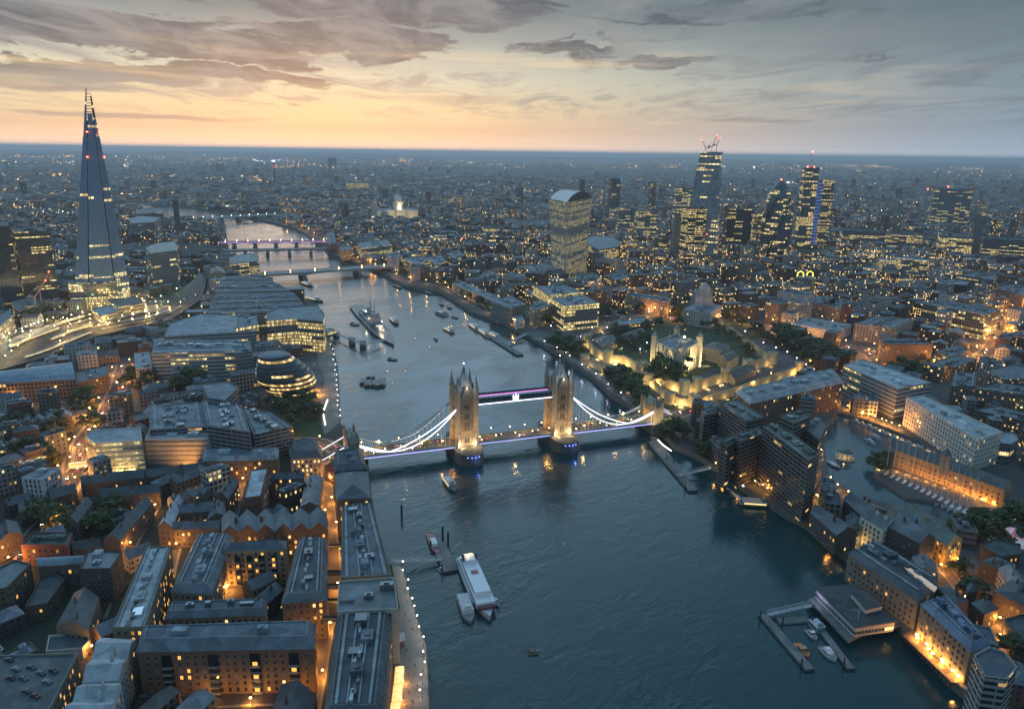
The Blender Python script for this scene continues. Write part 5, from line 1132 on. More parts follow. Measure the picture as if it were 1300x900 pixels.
for i in range(K): rf.face([A[i][0], A[i+1][0], A[i+1][1], A[i][1]])
rf.face([q_[0] for q_ in A[::-1]], 1); rf.face([q_[1] for q_ in A], 1); rf.build('domed_roof', [MATS['metal'], MATS['dark_glass']], FT)
# wedge tower under construction
p = at(888, 334); HW = hsolve(p, 193); vw = atan2(p.y-CY, p.x-CX)-pi/2+.06; ex, ey = Vector((cos(vw), sin(vw))), Vector((-sin(vw), cos(vw)))
bq = [tuple(p.to_2d()+ex*a+ey*b_) for a, b_ in ((-47,-34),(33,-42),(41,34),(-42,34))]; tq = [tuple(p.to_2d()+ex*a+ey*b_) for a, b_ in ((-16,18),(24,10),(31,34),(-12,34))]
LW = thing('skyscraper', (*cen(bq), GZ), 'slanting wedge shaped glass tower with cranes on its unfinished top', 'skyscraper'); FOOT.append(bq)
if area2(bq) < 0: bq, tq = bq[::-1], tq[::-1]
facade('wedge', 2.2, 4.0, .06, .12, .88, 8, .8, glass=(.16,.22,.26), cold=1)
w = MB((.26,.28,.29,.28), 12.2)
for i in range(12):
    t0, t1 = i/12, (i+1)/12; w.frustum([lerp(a, b, t0) for a, b in zip(bq, tq)], [lerp(a, b, t1) for a, b in zip(bq, tq)], GZ+HW*t0, GZ+HW*t1, 0, i == 11, (.26,.28,.29,.6 if i > 9 else (.42 if i < 4 else .10)))
w.build('glass_shell', MATS['wedge'], LW)
for (a, b_) in ((0,1),(1,2)):
    br = MB((.35,.36,.37,0))
    for i in range(7):
        t0, t1 = i/7, (i+1)/7; L0, L1_, R0, R1 = lerp(bq[a], tq[a], t0), lerp(bq[a], tq[a], t1), lerp(bq[b_], tq[b_], t0), lerp(bq[b_], tq[b_], t1)
        q0, q1 = ((*L0, GZ+HW*t0), (*R1, GZ+HW*t1)) if i % 2 == 0 else ((*R0, GZ+HW*t0), (*L1_, GZ+HW*t1)); br.obox(q0, q1, .7, .7)
    br.build('steel_bracing', MATS['paint'], LW)
def crane(label, p, z, hm, jib, az_, tilt=1.0):
    r_ = thing('tower_crane', (p[0], p[1], z), label, 'crane'); m = MB((.5,.42,.36,0)); m.tube([(p[0],p[1],z),(p[0],p[1],z+hm)], .8, 4); m.build('mast', MATS['paint'], r_)
    m = MB((.55,.3,.25,0)); e = Vector((p[0]+cos(az_)*jib*cos(tilt), p[1]+sin(az_)*jib*cos(tilt), z+hm+jib*sin(tilt))); m.tube([(p[0],p[1],z+hm), e], [.9,.4], 4); b_ = Vector((p[0]-cos(az_)*6, p[1]-sin(az_)*6, z+hm+3)); m.tube([(p[0],p[1],z+hm), b_], .7, 4); m.tube([b_, e], .14, 4); m.build('jib', MATS['paint'], r_)
    m = MB((.3,.3,.3,0)); m.box((b_.x, b_.y), z+hm, z+hm+3, 3, 3); m.build('counterweight', MATS['paint'], r_)
    m = MB(); m.lathe((e.x, e.y), [(.2,e.z),(.9,e.z+.8),(.2,e.z+1.6)], 6); m.build('warning_light', MATS['lamp_red'], r_); return r_
cc = cen(tq); rgx = Vector((cos(YAW), -sin(YAW)))
for i, (o_, lab, an, jb, tl) in enumerate(((-12,'left crane on the wedge tower with its jib leaning left',pi,19,1.05),(1,'middle crane on the wedge tower, tallest, jib nearly upright',0,24,1.2),(11,'right crane on the wedge tower with a short steep jib',.2,16,1.25))):
    crane(lab, (cc[0]+rgx.x*o_, cc[1]+rgx.y*o_), GZ+HW, 7+3*i, jb, atan2(rgx.y, rgx.x)+an, tl)
for (x, y, h, lab, az_) in ((884,345,52,'pale crane standing by the foot of the wedge tower',1.2),(866,352,38,'short crane left of the palace on the hill',2.4),(905,372,44,'crane right behind the palace on the hill',.4),(590,345,40,'crane behind the low riverside offices in mid city',2.8),(48,405,30,'red crane beside the railway at the far left',1.0),(55,398,34,'second red crane just right of the first by the railway',2.0)):
    p = at(x, y); crane(lab, p, GZ, h, 28, az_, .9)
# bullet shaped tower
g = at(992,229,GZ+179); GK = thing('skyscraper', (g.x, g.y, GZ), 'bullet shaped dark glass tower with spiral bands', 'skyscraper'); FOOT.append(rect(g, 60, 60))
facade('bullet', 1.7, 4.1, .06, .14, .88, 9, .8, glass=(.08,.125,.16), cold=1)
prof = [(24,0),(28,20),(31,45),(31.8,65),(31.5,92),(30.4,112),(27.8,131),(23.6,147),(17.6,160),(11,170),(5.5,176.5),(.5,180)]
w = MB((.07,.08,.09,.36), 21.0); w.lathe(g, [(r_, GZ+z) for r_, z in prof], 32); w2 = MB((.05,.06,.07,.0)); w.c = [(q_[0], q_[1], q_[2], .26 if f_ < 32*8 else .0) for f_, q_ in enumerate(w.c)]; w.build('glass_shell', MATS['bullet'], GK)
def rad(z):
    for (r0, z0_), (r1, z1_) in zip(prof, prof[1:]):
        if z0_ <= z <= z1_: return r0+(r1-r0)*(z-z0_)/(z1_-z0_)
    return .3
for k_ in range(6):
    m = MB(); N_ = 26
    for i in range(N_):
        z0_, z1_ = 150*i/N_, 150*(i+1)/N_; a0, a1 = k_*pi/3+z0_*.0125, k_*pi/3+z1_*.0125
        q_ = lambda z, a: (g.x+(rad(z)+.25)*cos(a), g.y+(rad(z)+.25)*sin(a), GZ+z)
        m.face([q_(z0_, a0), q_(z0_, a0+.26), q_(z1_, a1+.26), q_(z1_, a1)])
    m.build('spiral_band', MATS['dark_glass'], GK)
m = MB(); m.lathe(g, [(.3,GZ+178),(1.8,GZ+180),(.3,GZ+182)], 8); m.build('warning_light', MATS['lamp_red'], GK)
# tall tower with a mast, blue lit stair side
HT = T('skyscraper', 'slim stepped tower with a red tipped mast and orange lit edges', 1006, 1026, 213, 326, .8, .35, style='curtain', wall=(.2,.17,.15), lit=.30, cat='skyscraper', plant=0); p = HT.location; zt = GZ+hsolve(p, 213)
m = MB((.5,.5,.5,0)); m.tube([(p.x,p.y,zt),(p.x,p.y,zt+34)], [.8,.3], 6); m.build('mast', MATS['paint'], HT); m = MB(); m.lathe(p.to_2d(), [(.3,zt+33),(1.5,zt+34.5),(.3,zt+36)], 8); m.lathe((p.x+8, p.y), [(.3,zt),(1.6,zt+1.5),(.3,zt+3)], 8); m.lathe((p.x-8, p.y), [(.3,zt),(1.6,zt+1.5),(.3,zt+3)], 8); m.build('warning_light', MATS['lamp_red'], HT)
mat('edge_glow', (.3,.2,.1), emit=(1.0,.62,.25), es=.9); m = MB(); wp = [tuple(v.co+HT.location)[:2] for v in HT.children[0].data.vertices][:4]
B_ = T('tower', 'blue lit stair tower attached to the slim masted tower', 1025.5, 1033, 228, 322, .9, .2, style='blue_fins' if False else 'curtain', wall=(.10,.16,.42), lit=.06, plant=0)
mat('blue_lit', (.05,.08,.3), emit=(.16,.27,.70), es=.22); zb = GZ+hsolve(B_.location, 228); m = MB(); bx = B_.children[0].data
for z in range(20, int(zb-12), 8): m.box(B_.location.to_2d(), GZ+z, GZ+z+5, 11.5, 13.6, atan2(B_.location.y-CY, B_.location.x-CX)-pi/2+.2)
m.build('blue_light_panel', MATS['blue_lit'], B_)['kind'] = 'stuff'
TW = [('lit brown tower right of the blue stair tower', 1034, 1048, 229, 320, .8, .2, 'ribbon', (.2,.16,.13), .55), ('black glass slab tower right of the wedge tower', 915, 949, 265, 328, .7, .25, 'ribbon', (.022,.024,.028), .10),
 ('black tower with yellow lower floors in front of the wedge tower', 861, 891, 264, 338, .8, .45, 'ribbon', (.03,.032,.035), .85), ('blank grey slab tower left of the black yellow floored tower', 850, 861, 277, 333, .9, .4, 'stone', (.21,.23,.25), 0),
 ('glass tower behind the wedge tower, bright mid floors', 852, 878, 239, 300, .6, .2, 'ribbon', (.2,.22,.22), .45), ('office with yellow ribbon floors between flared and wedge towers', 804, 832, 268, 305, .7, .3, 'ribbon', (.19,.2,.19), .6),
 ('brown lit tower left of the bullet tower', 950, 972, 271, 320, .8, .2, 'gridwall', (.28,.2,.12), .6), ('dark slim tower high behind the flared tower, right', 771, 785, 227, 282, .9, .4, 'ribbon', (.13,.115,.105), .10), ('dark slim tower behind the flared tower top', 734, 741, 228, 270, .9, .4, 'ribbon', (.1,.1,.1), .06),
 ('dark residential tower halfway between flared and wedge towers', 821, 831, 231, 272, .9, .4, 'gridwall', (.11,.1,.09), .18), ('dark low tower left of the flared tower', 655, 664, 239, 262, .8, .4, 'ribbon', (.12,.13,.14), .05), ('glass office with bright spots behind the blank grey slab', 781, 803, 264, 298, .7, .3, 'ribbon', (.15,.18,.18), .35),
 ('bulky office tower with red roof lights at the upper right', 1177, 1223, 240, 288, .6, .2, 'ribbon', (.16,.19,.21), .26), ('long lit office front right of the masted tower', 1066, 1118, 292, 316, .5, .15, 'ribbon', (.16,.18,.18), .5), ('second long lit office front beside the first, orange floors', 1119, 1165, 298, 318, .5, .15, 'ribbon', (.2,.18,.15), .45),
 ('lit glass office below the bulky upper right tower', 1189, 1228, 300, 326, .6, .15, 'curtain', (.2,.22,.2), .65), ('wide dark office at the right edge with yellow rows', 1246, 1304, 303, 332, .5, .1, 'ribbon', (.1,.12,.13), .3), ('grey tower slab at the right below the wide dark office', 1228, 1243, 288, 326, .8, .3, 'gridwall', (.24,.25,.27), .12),
 ('mauve square tower at the upper right', 1151, 1163, 270, 284, .8, .4, 'punched', (.34,.26,.27), .02), ('brown slab office left of the fortress hill', 826, 848, 300, 330, .6, .3, 'gridwall', (.26,.2,.14), .2), ('low glass office with lit corner under the black slab tower', 930, 962, 335, 352, .6, .3, 'ribbon', (.16,.2,.2), .6),
 ('office with yellow columns of light below the bullet tower', 900, 927, 330, 352, .7, .3, 'gridwall', (.2,.2,.17), .45), ('office with white roof lights under the masted tower', 985, 1010, 335, 355, .7, .2, 'ribbon', (.18,.2,.22), .15), ('tall slab with pale green edge far behind the cathedral', 417, 428, 201, 222, .6, .1, 'gridwall', (.16,.17,.17), .15),
 ('grey hazy tower on the far left horizon', 275, 285, 208, 220, .8, .3, 'stone', (.14,.15,.17), 0), ('broad lit office block far behind and left of the cathedral', 440, 468, 233, 243, .5, .1, 'ribbon', (.24,.2,.14), .9), ('blueish slab office right of the cathedral', 614, 626, 272, 292, .7, .2, 'gridwall', (.24,.28,.32), .05),
 ('white lit office right of the cathedral near the blueish slab', 612, 632, 288, 302, .6, .2, 'ribbon', (.3,.28,.24), .5), ('black office with lit rows below the cathedral', 545, 566, 294, 305, .6, .2, 'ribbon', (.08,.09,.1), .3), ('office with one wide glowing band upstream of the cathedral', 580, 612, 296, 305, .5, .1, 'ribbon', (.2,.2,.18), .5)]
for lab, x0, x1, yt, yb, asp, rot, st, wl, lt in TW: T('office_tower' if yb-yt > 34 else 'office', lab, x0, x1, yt, yb, asp, rot, style=st, wall=wl, lit=lt)
for (x, y) in ((1178,239),(1204,236),(1221,241)): 
    p = at(x, y+1, GZ+100); a_ = thing('beacon', (p.x, p.y, GZ+92), 'red warning beacon on the bulky tower at the upper right, '+{1178:'left',1204:'middle',1221:'right'}[x]+' of three', 'warning beacon'); m = MB(); m.lathe(p.to_2d(), [(.4,GZ+96),(3.2,GZ+99),(.4,GZ+102)], 8); m.build('lamp', MATS['lamp_red'], a_)
    m = MB((.2,.2,.2,0)); m.tube([(p.x,p.y,GZ+92),(p.x,p.y,GZ+97)], .5, 6); m.build('stem', MATS['paint'], a_)
# slender communications tower on the horizon
p = toward(347, 200, 5000); BT = thing('radio_tower', (p.x, p.y, GZ), 'slender communications tower with a white lit head on the horizon', 'radio tower'); m = MB((.2,.2,.22,0)); m.lathe(p.to_2d(), [(8,GZ),(7.5,GZ+105),(6,GZ+106),(6,GZ+110),(11,GZ+112),(11,GZ+140),(6,GZ+142),(6,GZ+150),(9,GZ+151),(9,GZ+165),(3,GZ+166),(2,GZ+180)], 12); m.build('shaft', MATS['paint'], BT)
m = MB(); m.lathe(p.to_2d(), [(9.3,GZ+152),(9.3,GZ+163)], 12); m.build('lit_head', MATS['led_white'], BT); mat('red_band', (.3,.1,.1), emit=(.9,.2,.2), es=.8); m = MB(); m.lathe(p.to_2d(), [(11.3,GZ+114),(11.3,GZ+118)], 12); m.lathe(p.to_2d(), [(11.3,GZ+128),(11.3,GZ+132)], 12); m.build('lit_band', MATS['red_band'], BT)
# domed cathedral
p = at(506,278); CT = thing('cathedral', (p.x, p.y, GZ), 'floodlit domed cathedral with two west towers in the far city', 'cathedral'); FOOT.append(rect(p, 190, 90, .2)); ST = (.55,.50,.42); wv2 = Vector((p.x-CX, p.y-CY)).normalized(); vr = Vector((wv2.y, -wv2.x)); ca_ = atan2(vr.y, vr.x)+.22
def cp_(u, v_): return (p.x+cos(ca_)*u-sin(ca_)*v_, p.y+sin(ca_)*u+cos(ca_)*v_)
m = MB((*ST, .0)); m.prism([cp_(*q_) for q_ in ((-78,-17),(66,-17),(66,17),(-78,17))], GZ, GZ+31); m.prism([cp_(*q_) for q_ in ((-14,-38),(14,-38),(14,38),(-14,38))], GZ, GZ+33); m.build('nave', MATS['stone'], CT)
m = MB((.2,.22,.24,0)); m.frustum([cp_(*q_) for q_ in ((-78,-15),(66,-15),(66,15),(-78,15))], [cp_(*q_) for q_ in ((-76,-2),(62,-2),(62,2),(-76,2))], GZ+31.1, GZ+36); m.build('roof', MATS['slate'], CT)
c0 = cp_(0,0); m = MB((*ST, 0)); m.lathe(c0, [(18,GZ+31),(18,GZ+44),(17,GZ+45),(16,GZ+58),(17.5,GZ+59),(17.5,GZ+61),(15,GZ+62),(15,GZ+66)], 24)
for t in range(24): m.tube([(c0[0]+17.6*cos(t*pi/12), c0[1]+17.6*sin(t*pi/12), GZ+45),(c0[0]+17.6*cos(t*pi/12), c0[1]+17.6*sin(t*pi/12), GZ+58)], .6, 5)
m.build('drum', MATS['stone'], CT); m = MB((.50,.52,.54,0)); m.lathe(c0, [(15.6*cos(a*pi/20), GZ+66+19*sin(a*pi/20)) for a in range(10)], 24); m.build('dome', MATS['slate'], CT)
m = MB((*ST, 0)); m.lathe(c0, [(4,GZ+84),(3.6,GZ+92),(3.9,GZ+92.5),(2,GZ+96),(.8,GZ+101),(.9,GZ+103),(.2,GZ+104),(.15,GZ+111)], 10); m.build('lantern', MATS['stone'], CT)
for sg in (-1, 1):
    m = MB((*ST, 0)); q_ = cp_(-82, sg*14); m.box(q_, GZ, GZ+42, 13, 13, ca_); m.lathe(q_, [(6,GZ+42),(5.4,GZ+52),(5.8,GZ+53),(3,GZ+57),(1,GZ+63),(.2,GZ+67)], 10); m.build('west_tower', MATS['stone'], CT)
for (u, v_, du_, dv_, dz_, pw) in ((40,-62,20,0,20,20000),(-20,-70,0,0,40,45000),(-60,-60,-50,0,20,22000),(0,-30,0,0,72,26000),(-100,-40,-80,-10,35,60000),(60,-50,50,0,20,16000)):
    a_, b_ = cp_(u, v_), cp_(du_, dv_); flood(CT, (*a_, GZ+(38 if dz_ > 60 else 2)), (*b_, GZ+dz_), (1.0,.80,.42), pw, 80)
glow(CT, Vector((*cp_(0,-26), GZ+40))-CT.location, (1.0,.92,.78), 9000)
# ------------------------------------------------------------------ other river bridges
def river_bridge(name, label, a, b, z, wd, piers, rise, col, mtl='stone', arch=True, lit=None, lamps=None, lampcol='white', pw=7.0):
    A, B = at(*a, z), at(*b, z); r_ = thing(name, (A.x, A.y, 0), label, 'bridge'); d = (B-A).to_2d().normalized(); n = Vector((-d.y, d.x)); L = (B-A).length
    ts = sorted([0.0, 1.0]+piers); dk = MB((*col, 0))
    def pt(s_, o_, zz): return (A.x+d.x*s_+n.x*o_, A.y+d.y*s_+n.y*o_, zz)
    for t0, t1 in zip(ts, ts[1:]):
        K = 10
        for i in range(K):
            u0, u1 = i/K, (i+1)/K; s0, s1 = L*(t0+(t1-t0)*u0), L*(t0+(t1-t0)*u1)
            f = lambda u: z-2.6-(rise*(1-(1-(2*u-1)**2)**.5) if arch else 0)
            q_ = [(s0,-wd/2),(s1,-wd/2),(s1,wd/2),(s0,wd/2)]; zs = [f(u0), f(u1), f(u1), f(u0)]
            dk.face([pt(*q_[k_], z) for k_ in range(4)]); dk.face([pt(*q_[k_], zs[k_]) for k_ in (3,2,1,0)])
            dk.face([pt(s0,-wd/2,f(u0)), pt(s1,-wd/2,f(u1)), pt(s1,-wd/2,z), pt(s0,-wd/2,z)]); dk.face([pt(s1,wd/2,f(u1)), pt(s0,wd/2,f(u0)), pt(s0,wd/2,z), pt(s1,wd/2,z)])
    dk.build('deck', MATS[mtl], r_)
    for sg in (-1, 1):
        m = MB((*[c_*1.25 for c_ in col], 0)); m.obox(pt(0, sg*(wd/2-.3), z+.6), pt(L, sg*(wd/2-.3), z+.6), .25, .6); m.build('parapet', MATS[mtl], r_)
        if lit: m = MB(); m.obox(pt(0, sg*(wd/2+.25), z-.8), pt(L, sg*(wd/2+.25), z-.8), .22, .5); m.build('light_strip', MATS[lit], r_)
    for t in piers:
        m = MB((.24,.23,.21,0)); c_ = pt(L*t, 0, 0); an = atan2(d.y, d.x); m.box(c_, -2, z-1.7-(rise*.9 if arch else 0), pw, wd*.96, an); m.box(c_, -2, 3, pw+2.5, wd+5, an); m.build('pier', MATS['stone'], r_)
    if lamps:
        for i in range(lamps):
            m = MB(); q_ = pt(L*(i+.5)/lamps, -(wd/2-.8), z); m.lathe(q_[:2], [(.12,z),(.12,z+5),(.6,z+5.2),(.5,z+6),(.1,z+6.3)], 6); m.build('deck_lamp', MATS['lamp_'+lampcol], r_)
    return r_
river_bridge('road_bridge', 'plain concrete road bridge of three shallow arches beyond the warship', (318,349), (498,337), 13, 32, [.345,.735], 4.0, (.36,.35,.34), lamps=6, lampcol='orange', pw=6)
river_bridge('rail_bridge', 'dark flat railway bridge on columns, second bridge upstream of the warship', (284,318), (430,315), 13, 24, [.18,.37,.56,.75,.92], 0, (.16,.18,.17), arch=False, mtl='paint', pw=5)
river_bridge('arch_bridge', 'arched road bridge with violet underlighting and white lamps', (280,307.5), (418,306), 13, 18, [.12,.31,.50,.69,.88], 5.5, (.17,.20,.24), mtl='paint', lit='led_purple', lamps=10, pw=6)
river_bridge('rail_bridge', 'farthest railway bridge with a pale roof line at the river bend', (212,279), (352,272), 14, 30, [.14,.30,.46,.62,.78,.92], 0, (.42,.42,.43), arch=False, lamps=12, pw=7)
# ================================================================== roads, lamps, railway, trees, boats, cars
mat('asphalt', (.050,.050,.053), rough=.85, var=.25, vscale=.3); mat('paving', (.20,.185,.165), rough=.85, var=.3, vscale=.5); mat('cobble', (.12,.10,.085), rough=.8, var=.35, vscale=.8); mat('kerb_stone', (.22,.21,.20), rough=.85, var=.2); mat('grass_turf', (.035,.060,.022), rough=.95, var=.35, vscale=.25)
mat('line_paint', (.62,.62,.58), rough=.7)
ROADS = []
def smooth_path(P, n=5):
    out = []
    for i in range(len(P)-1):
        p0, p1, p2, p3 = P[max(i-1,0)], P[i], P[i+1], P[min(i+2,len(P)-1)]
        for k_ in range(n):
            t = k_/n; out.append(0.5*((2*p1)+(p2-p0)*t+(2*p0-5*p1+4*p2-p3)*t*t+(3*p1-p0-3*p2+p3)*t**3))
    out.append(P[-1]); return out
def ribbon(mb, P, o0, o1, z, thick=0.0, dash=None):
    N = []
    for i in range(len(P)):
        d = (P[min(i+1,len(P)-1)]-P[max(i-1,0)]).normalized(); N.append(Vector((-d.y, d.x)))
    for i in range(len(P)-1):
        if dash and i % 2: continue
        a, b = P[i]+N[i]*o0, P[i+1]+N[i+1]*o0; c, d = P[i+1]+N[i+1]*o1, P[i]+N[i]*o1
        mb.face([(a.x,a.y,z),(b.x,b.y,z),(c.x,c.y,z),(d.x,d.y,z)] if o1 > o0 else [(d.x,d.y,z),(c.x,c.y,z),(b.x,b.y,z),(a.x,a.y,z)])
        if thick:
            for e, f in ((a, b), (d, c)): mb.face([(e.x,e.y,z-thick),(f.x,f.y,z-thick),(f.x,f.y,z),(e.x,e.y,z)]); 
LAMPK = []
def road(pix, w, kind='asphalt', lampkind='orange', spacing=26, power=3800, lab=None, z=GZ, h=8.0, both=True, name='road', walk=2.6):
    P = smooth_path([at(x, y, z).to_2d() for x, y in pix]); ROADS.append((P, w/2+walk))
    m = MB(); ribbon(m, P, -w/2, w/2, z+.008+.004*len(ROADS)%.02); tag(m.build(name, MATS[kind]), kind='structure')
    if walk:
        m = MB(); ribbon(m, P, -w/2-walk, -w/2, z+.13, .13); ribbon(m, P, w/2, w/2+walk, z+.13, .13); tag(m.build('pavement', MATS['paving']), kind='structure')
    if kind == 'asphalt' and w > 8:
        m = MB(); ribbon(m, P, -.12, .12, z+.04, dash=True); tag(m.build('road_marking', MATS['line_paint']), kind='structure')
    acc = spacing*.5; k_ = 0
    for a, b in zip(P, P[1:]):
        L = (b-a).length; d = (b-a)/max(L, .01); nn = Vector((-d.y, d.x))
        while acc < L:
            sg = 1 if (k_ % 2 == 0 or not both) else -1; q_ = a+d*acc+nn*sg*(w/2+walk*.3); 
            if lampkind: lamp(q_, lampkind, h, power if not both or True else 0, lab or 'tall street lamp', 'lamps along '+(lab or 'the street'), .5, z=z)
            acc += spacing; k_ += 1
        acc -= L
road([(158,462),(152,485),(143,508),(130,530),(112,552),(99,575),(93,600),(82,625),(70,650),(38,690),(-10,730)], 13, power=11000, lab='orange street lamp along the main street on the left bank')
road([(93,600),(103,590),(106,565)], 10, power=5000, lab='orange street lamp beside the yellow louvred building', spacing=22)
road([(428,572),(402,560),(350,562),(312,564),(255,566),(188,600-5),(110,606-6)], 10, power=4200, lab='orange street lamp on the bridge approach street', spacing=38)
road([(412,583),(415,620),(418,655),(421,690),(424,728),(419,770),(406,840),(393,912)], 6, 'cobble', power=3800, spacing=17, lab='orange wall lamp in the narrow warehouse alley', h=5, walk=1.2)
road([(845,532),(868,524),(895,514),(935,496),(1000,480),(1048,462),(1068,450)], 10, power=2600, lab='orange street lamp on the northern bridge approach', spacing=40)
road([(786,378),(806,390),(842,404),(880,408),(950,410),(1008,427),(1066,438),(1105,449),(1122,466),(1128,476)], 18, power=10500, lab='orange street lamp around the hill roundabout', spacing=25, h=10)
road([(1062,437),(1046,405),(1030,392),(1010,385)], 10, power=6000, lab='orange street lamp on the street beside the white grid block', spacing=30)
road([(1128,476),(1165,490-18),(1196,470),(1225,462),(1252,448),(1268,425),(1290,398),(1306,385)], 14, power=20000, lab='orange street lamp on the right hand main road', spacing=28, h=10)
road([(1190,700),(1200,722),(1218,745),(1240,775),(1262,800),(1290,835)], 6, 'cobble', power=3800, lab='orange lamp in the cobbled lane at the lower right', spacing=16, h=5, walk=1.2)
road([(221,694),(212,730),(203,768),(190,800)], 6, power=3000, lab='orange lamp in the street beside the whitish narrow roof', spacing=16, h=6, walk=1.5)
road([(197,640),(180,665),(165,690),(150,720),(128,770),(112,815),(100,860)], 7, power=1900, lab='dim orange lamp on the slanting housing street', spacing=24, h=6, walk=1.5)
road([(172,892),(240,890),(320,886),(400,884)], 7, power=2600, lab='orange lamp below the biggest brick block', spacing=9, h=3, walk=1.5)
road([(312,592),(303,622),(296,655)], 5, 'cobble', power=1900, lab='orange lamp in the lane beside the red gabled block', spacing=13, h=5, walk=1)
road([(-10,520),(30,510),(72,512),(100,520),(128,528)], 8, power=3800, lab='orange lamp on the side street under the railway', spacing=34, walk=2)
road([(800,330),(770,352),(780,378)], 9, power=5000, lab='orange lamp on the street down to the hill', spacing=45)
road([(668,416),(652,411),(638,400),(612,392),(586,378),(560,364),(530,359),(512,356),(496,346)], 8, power=3600, lab='orange lamp on the northern riverside road', spacing=44)
road([(486,342),(456,331),(424,319),(408,304),(388,291),(360,284)], 8, power=6500, lab='orange lamp on the far northern embankment', spacing=52)
def sheet(name, pix, z, m, zz=None): q_ = MB(); q_.cap(ccw([tuple(at(x, y, z).to_2d()) for x, y in pix]), z); tag(q_.build(name, MATS[m]), kind='structure')
sheet('courtyard', [(296,704),(352,702),(350,764),(272,766)], GZ+.03, 'cobble')
sheet('promenade', [(497,716),(511,719),(521,757),(541,820),(545,905),(486,912),(500,785),(508,772),(500,730)], GZ+.03, 'paving')
sheet('promenade', [(412,420),(420,438),(427,465),(431,536),(412,552),(405,520),(413,480),(404,462),(402,440)], GZ+.03, 'paving')
sheet('park_lawn', [(350,505),(398,505),(404,520),(410,552),(384,556),(340,548)], GZ+.05, 'grass_turf')
sheet('moat_lawn', [(838,500),(880,512),(935,494),(1012,468),(1020,474),(940,505),(880,524),(845,520)], GZ+.05, 'grass_turf')
sheet('castle_lawn', [(760,445),(790,425),(850,405),(900,408),(970,460),(900,485),(850,490),(800,470)], GZ+.02, 'grass_turf')
sheet('wharf_walk', [(675,430),(690,434),(722,454),(752,473),(776,496),(801,512),(822,530),(836,545),(842,535),(806,500),(770,480),(735,458),(700,436),(685,428)], GZ+.03, 'paving')
sheet('memorial_garden', [(862,405),(960,408),(975,425),(930,440),(880,425)], GZ+.03, 'grass_turf')
sheet('dark_square', [(1180,475),(1215,465),(1232,490),(1200,505),(1186,492)], GZ+.03, 'cobble')
for x, y in ((300,735),(316,742),(332,735),(346,726),(340,748),(310,722),(322,728),(292,752)): lamp(at(x, y), 'orange', 4.0, 3600, 'small orange lantern in the warehouse courtyard', 'courtyard lanterns', .35)
for i in range(13):
    x, y = [(510,722.5),(513.7,733),(516.7,744),(520,755.5),(523,767.5),(527,780),(530.7,792.5),(534.5,806),(537.5,820),(537,835.5),(537,851.5),(536.2,868.5),(536.2,886)][i]; lamp(at(x, y), 'white', 4.5, 420, 'white globe lamp on the edge of the wharf promenade', 'white lamps on the wharf promenade', .34)
for i in range(15):
    x, y = lerp((421,442), (431,534), i/14); x += 3*sin(i/14*pi)*.6; lamp(at(x, y), 'white', 5, 650 if i % 2 else 0, 'white lamp on the edge of the egg hall promenade', 'white lamps on the egg hall promenade', .3)
for i, (x, y) in enumerate([(690,438),(706,446),(724,457),(740,468),(756,480),(772,494),(788,505),(804,518),(820,530)]): lamp(at(x, y), 'violet', 5, 500, 'violet tinted lamp on the fortress wharf walk', 'lamps on the fortress wharf', .42)
for i, (x, y) in enumerate([(770,420),(786,412),(804,408),(824,400),(845,398),(868,396),(738,432),(752,420),(700,418),(716,410),(820,440),(812,448),(828,452),(806,432),(1000,452),(1012,460),(1022,468),(1033,474),(985,446),(968,440),(945,425),(925,418)]): lamp(at(x, y), 'violet', 5, 350 if i % 2 else 0, 'small white violet lamp among the fortress trees', 'path lamps in the fortress grounds', .5)
for i in range(9): lamp(at(*lerp((908,594),(985,632), i/8)), 'orange', 4.5, 700, 'warm lamp on the hotel river terrace', 'lamps on the hotel terrace', .4)
for i in range(10): lamp(at(*lerp((1074,520),(1140,545), i/9)), 'orange', 4, 3200, 'warm quayside lamp in front of the dock restaurants', 'dock restaurant lamps', .4)
for i, (x, y) in enumerate([(955,598),(975,604),(990,612),(1008,618),(1052,612),(1062,622),(1074,630),(1020,640),(1035,634),(1160,652),(1100,668),(1068,690),(1056,684),(1082,692),(1246,640),(1196,712),(1212,716)]): lamp(at(x, y), 'yellow' if i % 2 else 'orange', 4, 1500, 'yellow garden lamp between hotel and dock warehouses', 'garden lamps by the docks', .4)
_a, _b = [Vector(q_) for q_ in PQ([(1169,767),(1232,827)], 17)]; _d = (_b-_a).normalized(); _n = Vector((_d.y, -_d.x)); _n = _n if _n.dot(Vector((CX,CY))-_a) > 0 else -_n
for i in range(9): lamp(_a.lerp(_b, (i+.6)/9.5)+_n*1.9, 'orange', 2.4, 1500, 'flaming uplight on the terrace of the blue roofed wharf', 'uplights on the wharf terrace', .7)
for i in range(6):
    x, y = lerp((1108,742),(1146,776), i/5); lamp(at(x, y), 'orange', 3, 600, 'arched doorway lamp along the wharf behind the jetty', 'doorway lamps behind the jetty', .4)
terr = thing('terrace', (*at(1180,830,0).to_2d(), 0), 'dark timber river terrace on piles below the blue roofed wharf', 'terrace'); m = MB((.10,.075,.06,0)); m.prism(ccw(PQ([(1146,806),(1158,797),(1226,852),(1222,866),(1208,866)], 5.2, 0)), 4.4, 5.2, bottom=True); m.build('deck', MATS['stone'], terr)
for i in range(12):
    p = at(*lerp((1148,808),(1208,864), i/11), 4); m = MB((.05,.045,.04,0)); m.tube([(p.x,p.y,-2),(p.x,p.y,3.95)], .3, 6); m.build('pile', MATS['stone'], terr)
mat('tent_pink', (.6,.3,.35), emit=(.95,.22,.38), es=.16); mat('tent_white', (.7,.7,.75), emit=(.8,.85,1.0), es=.12)
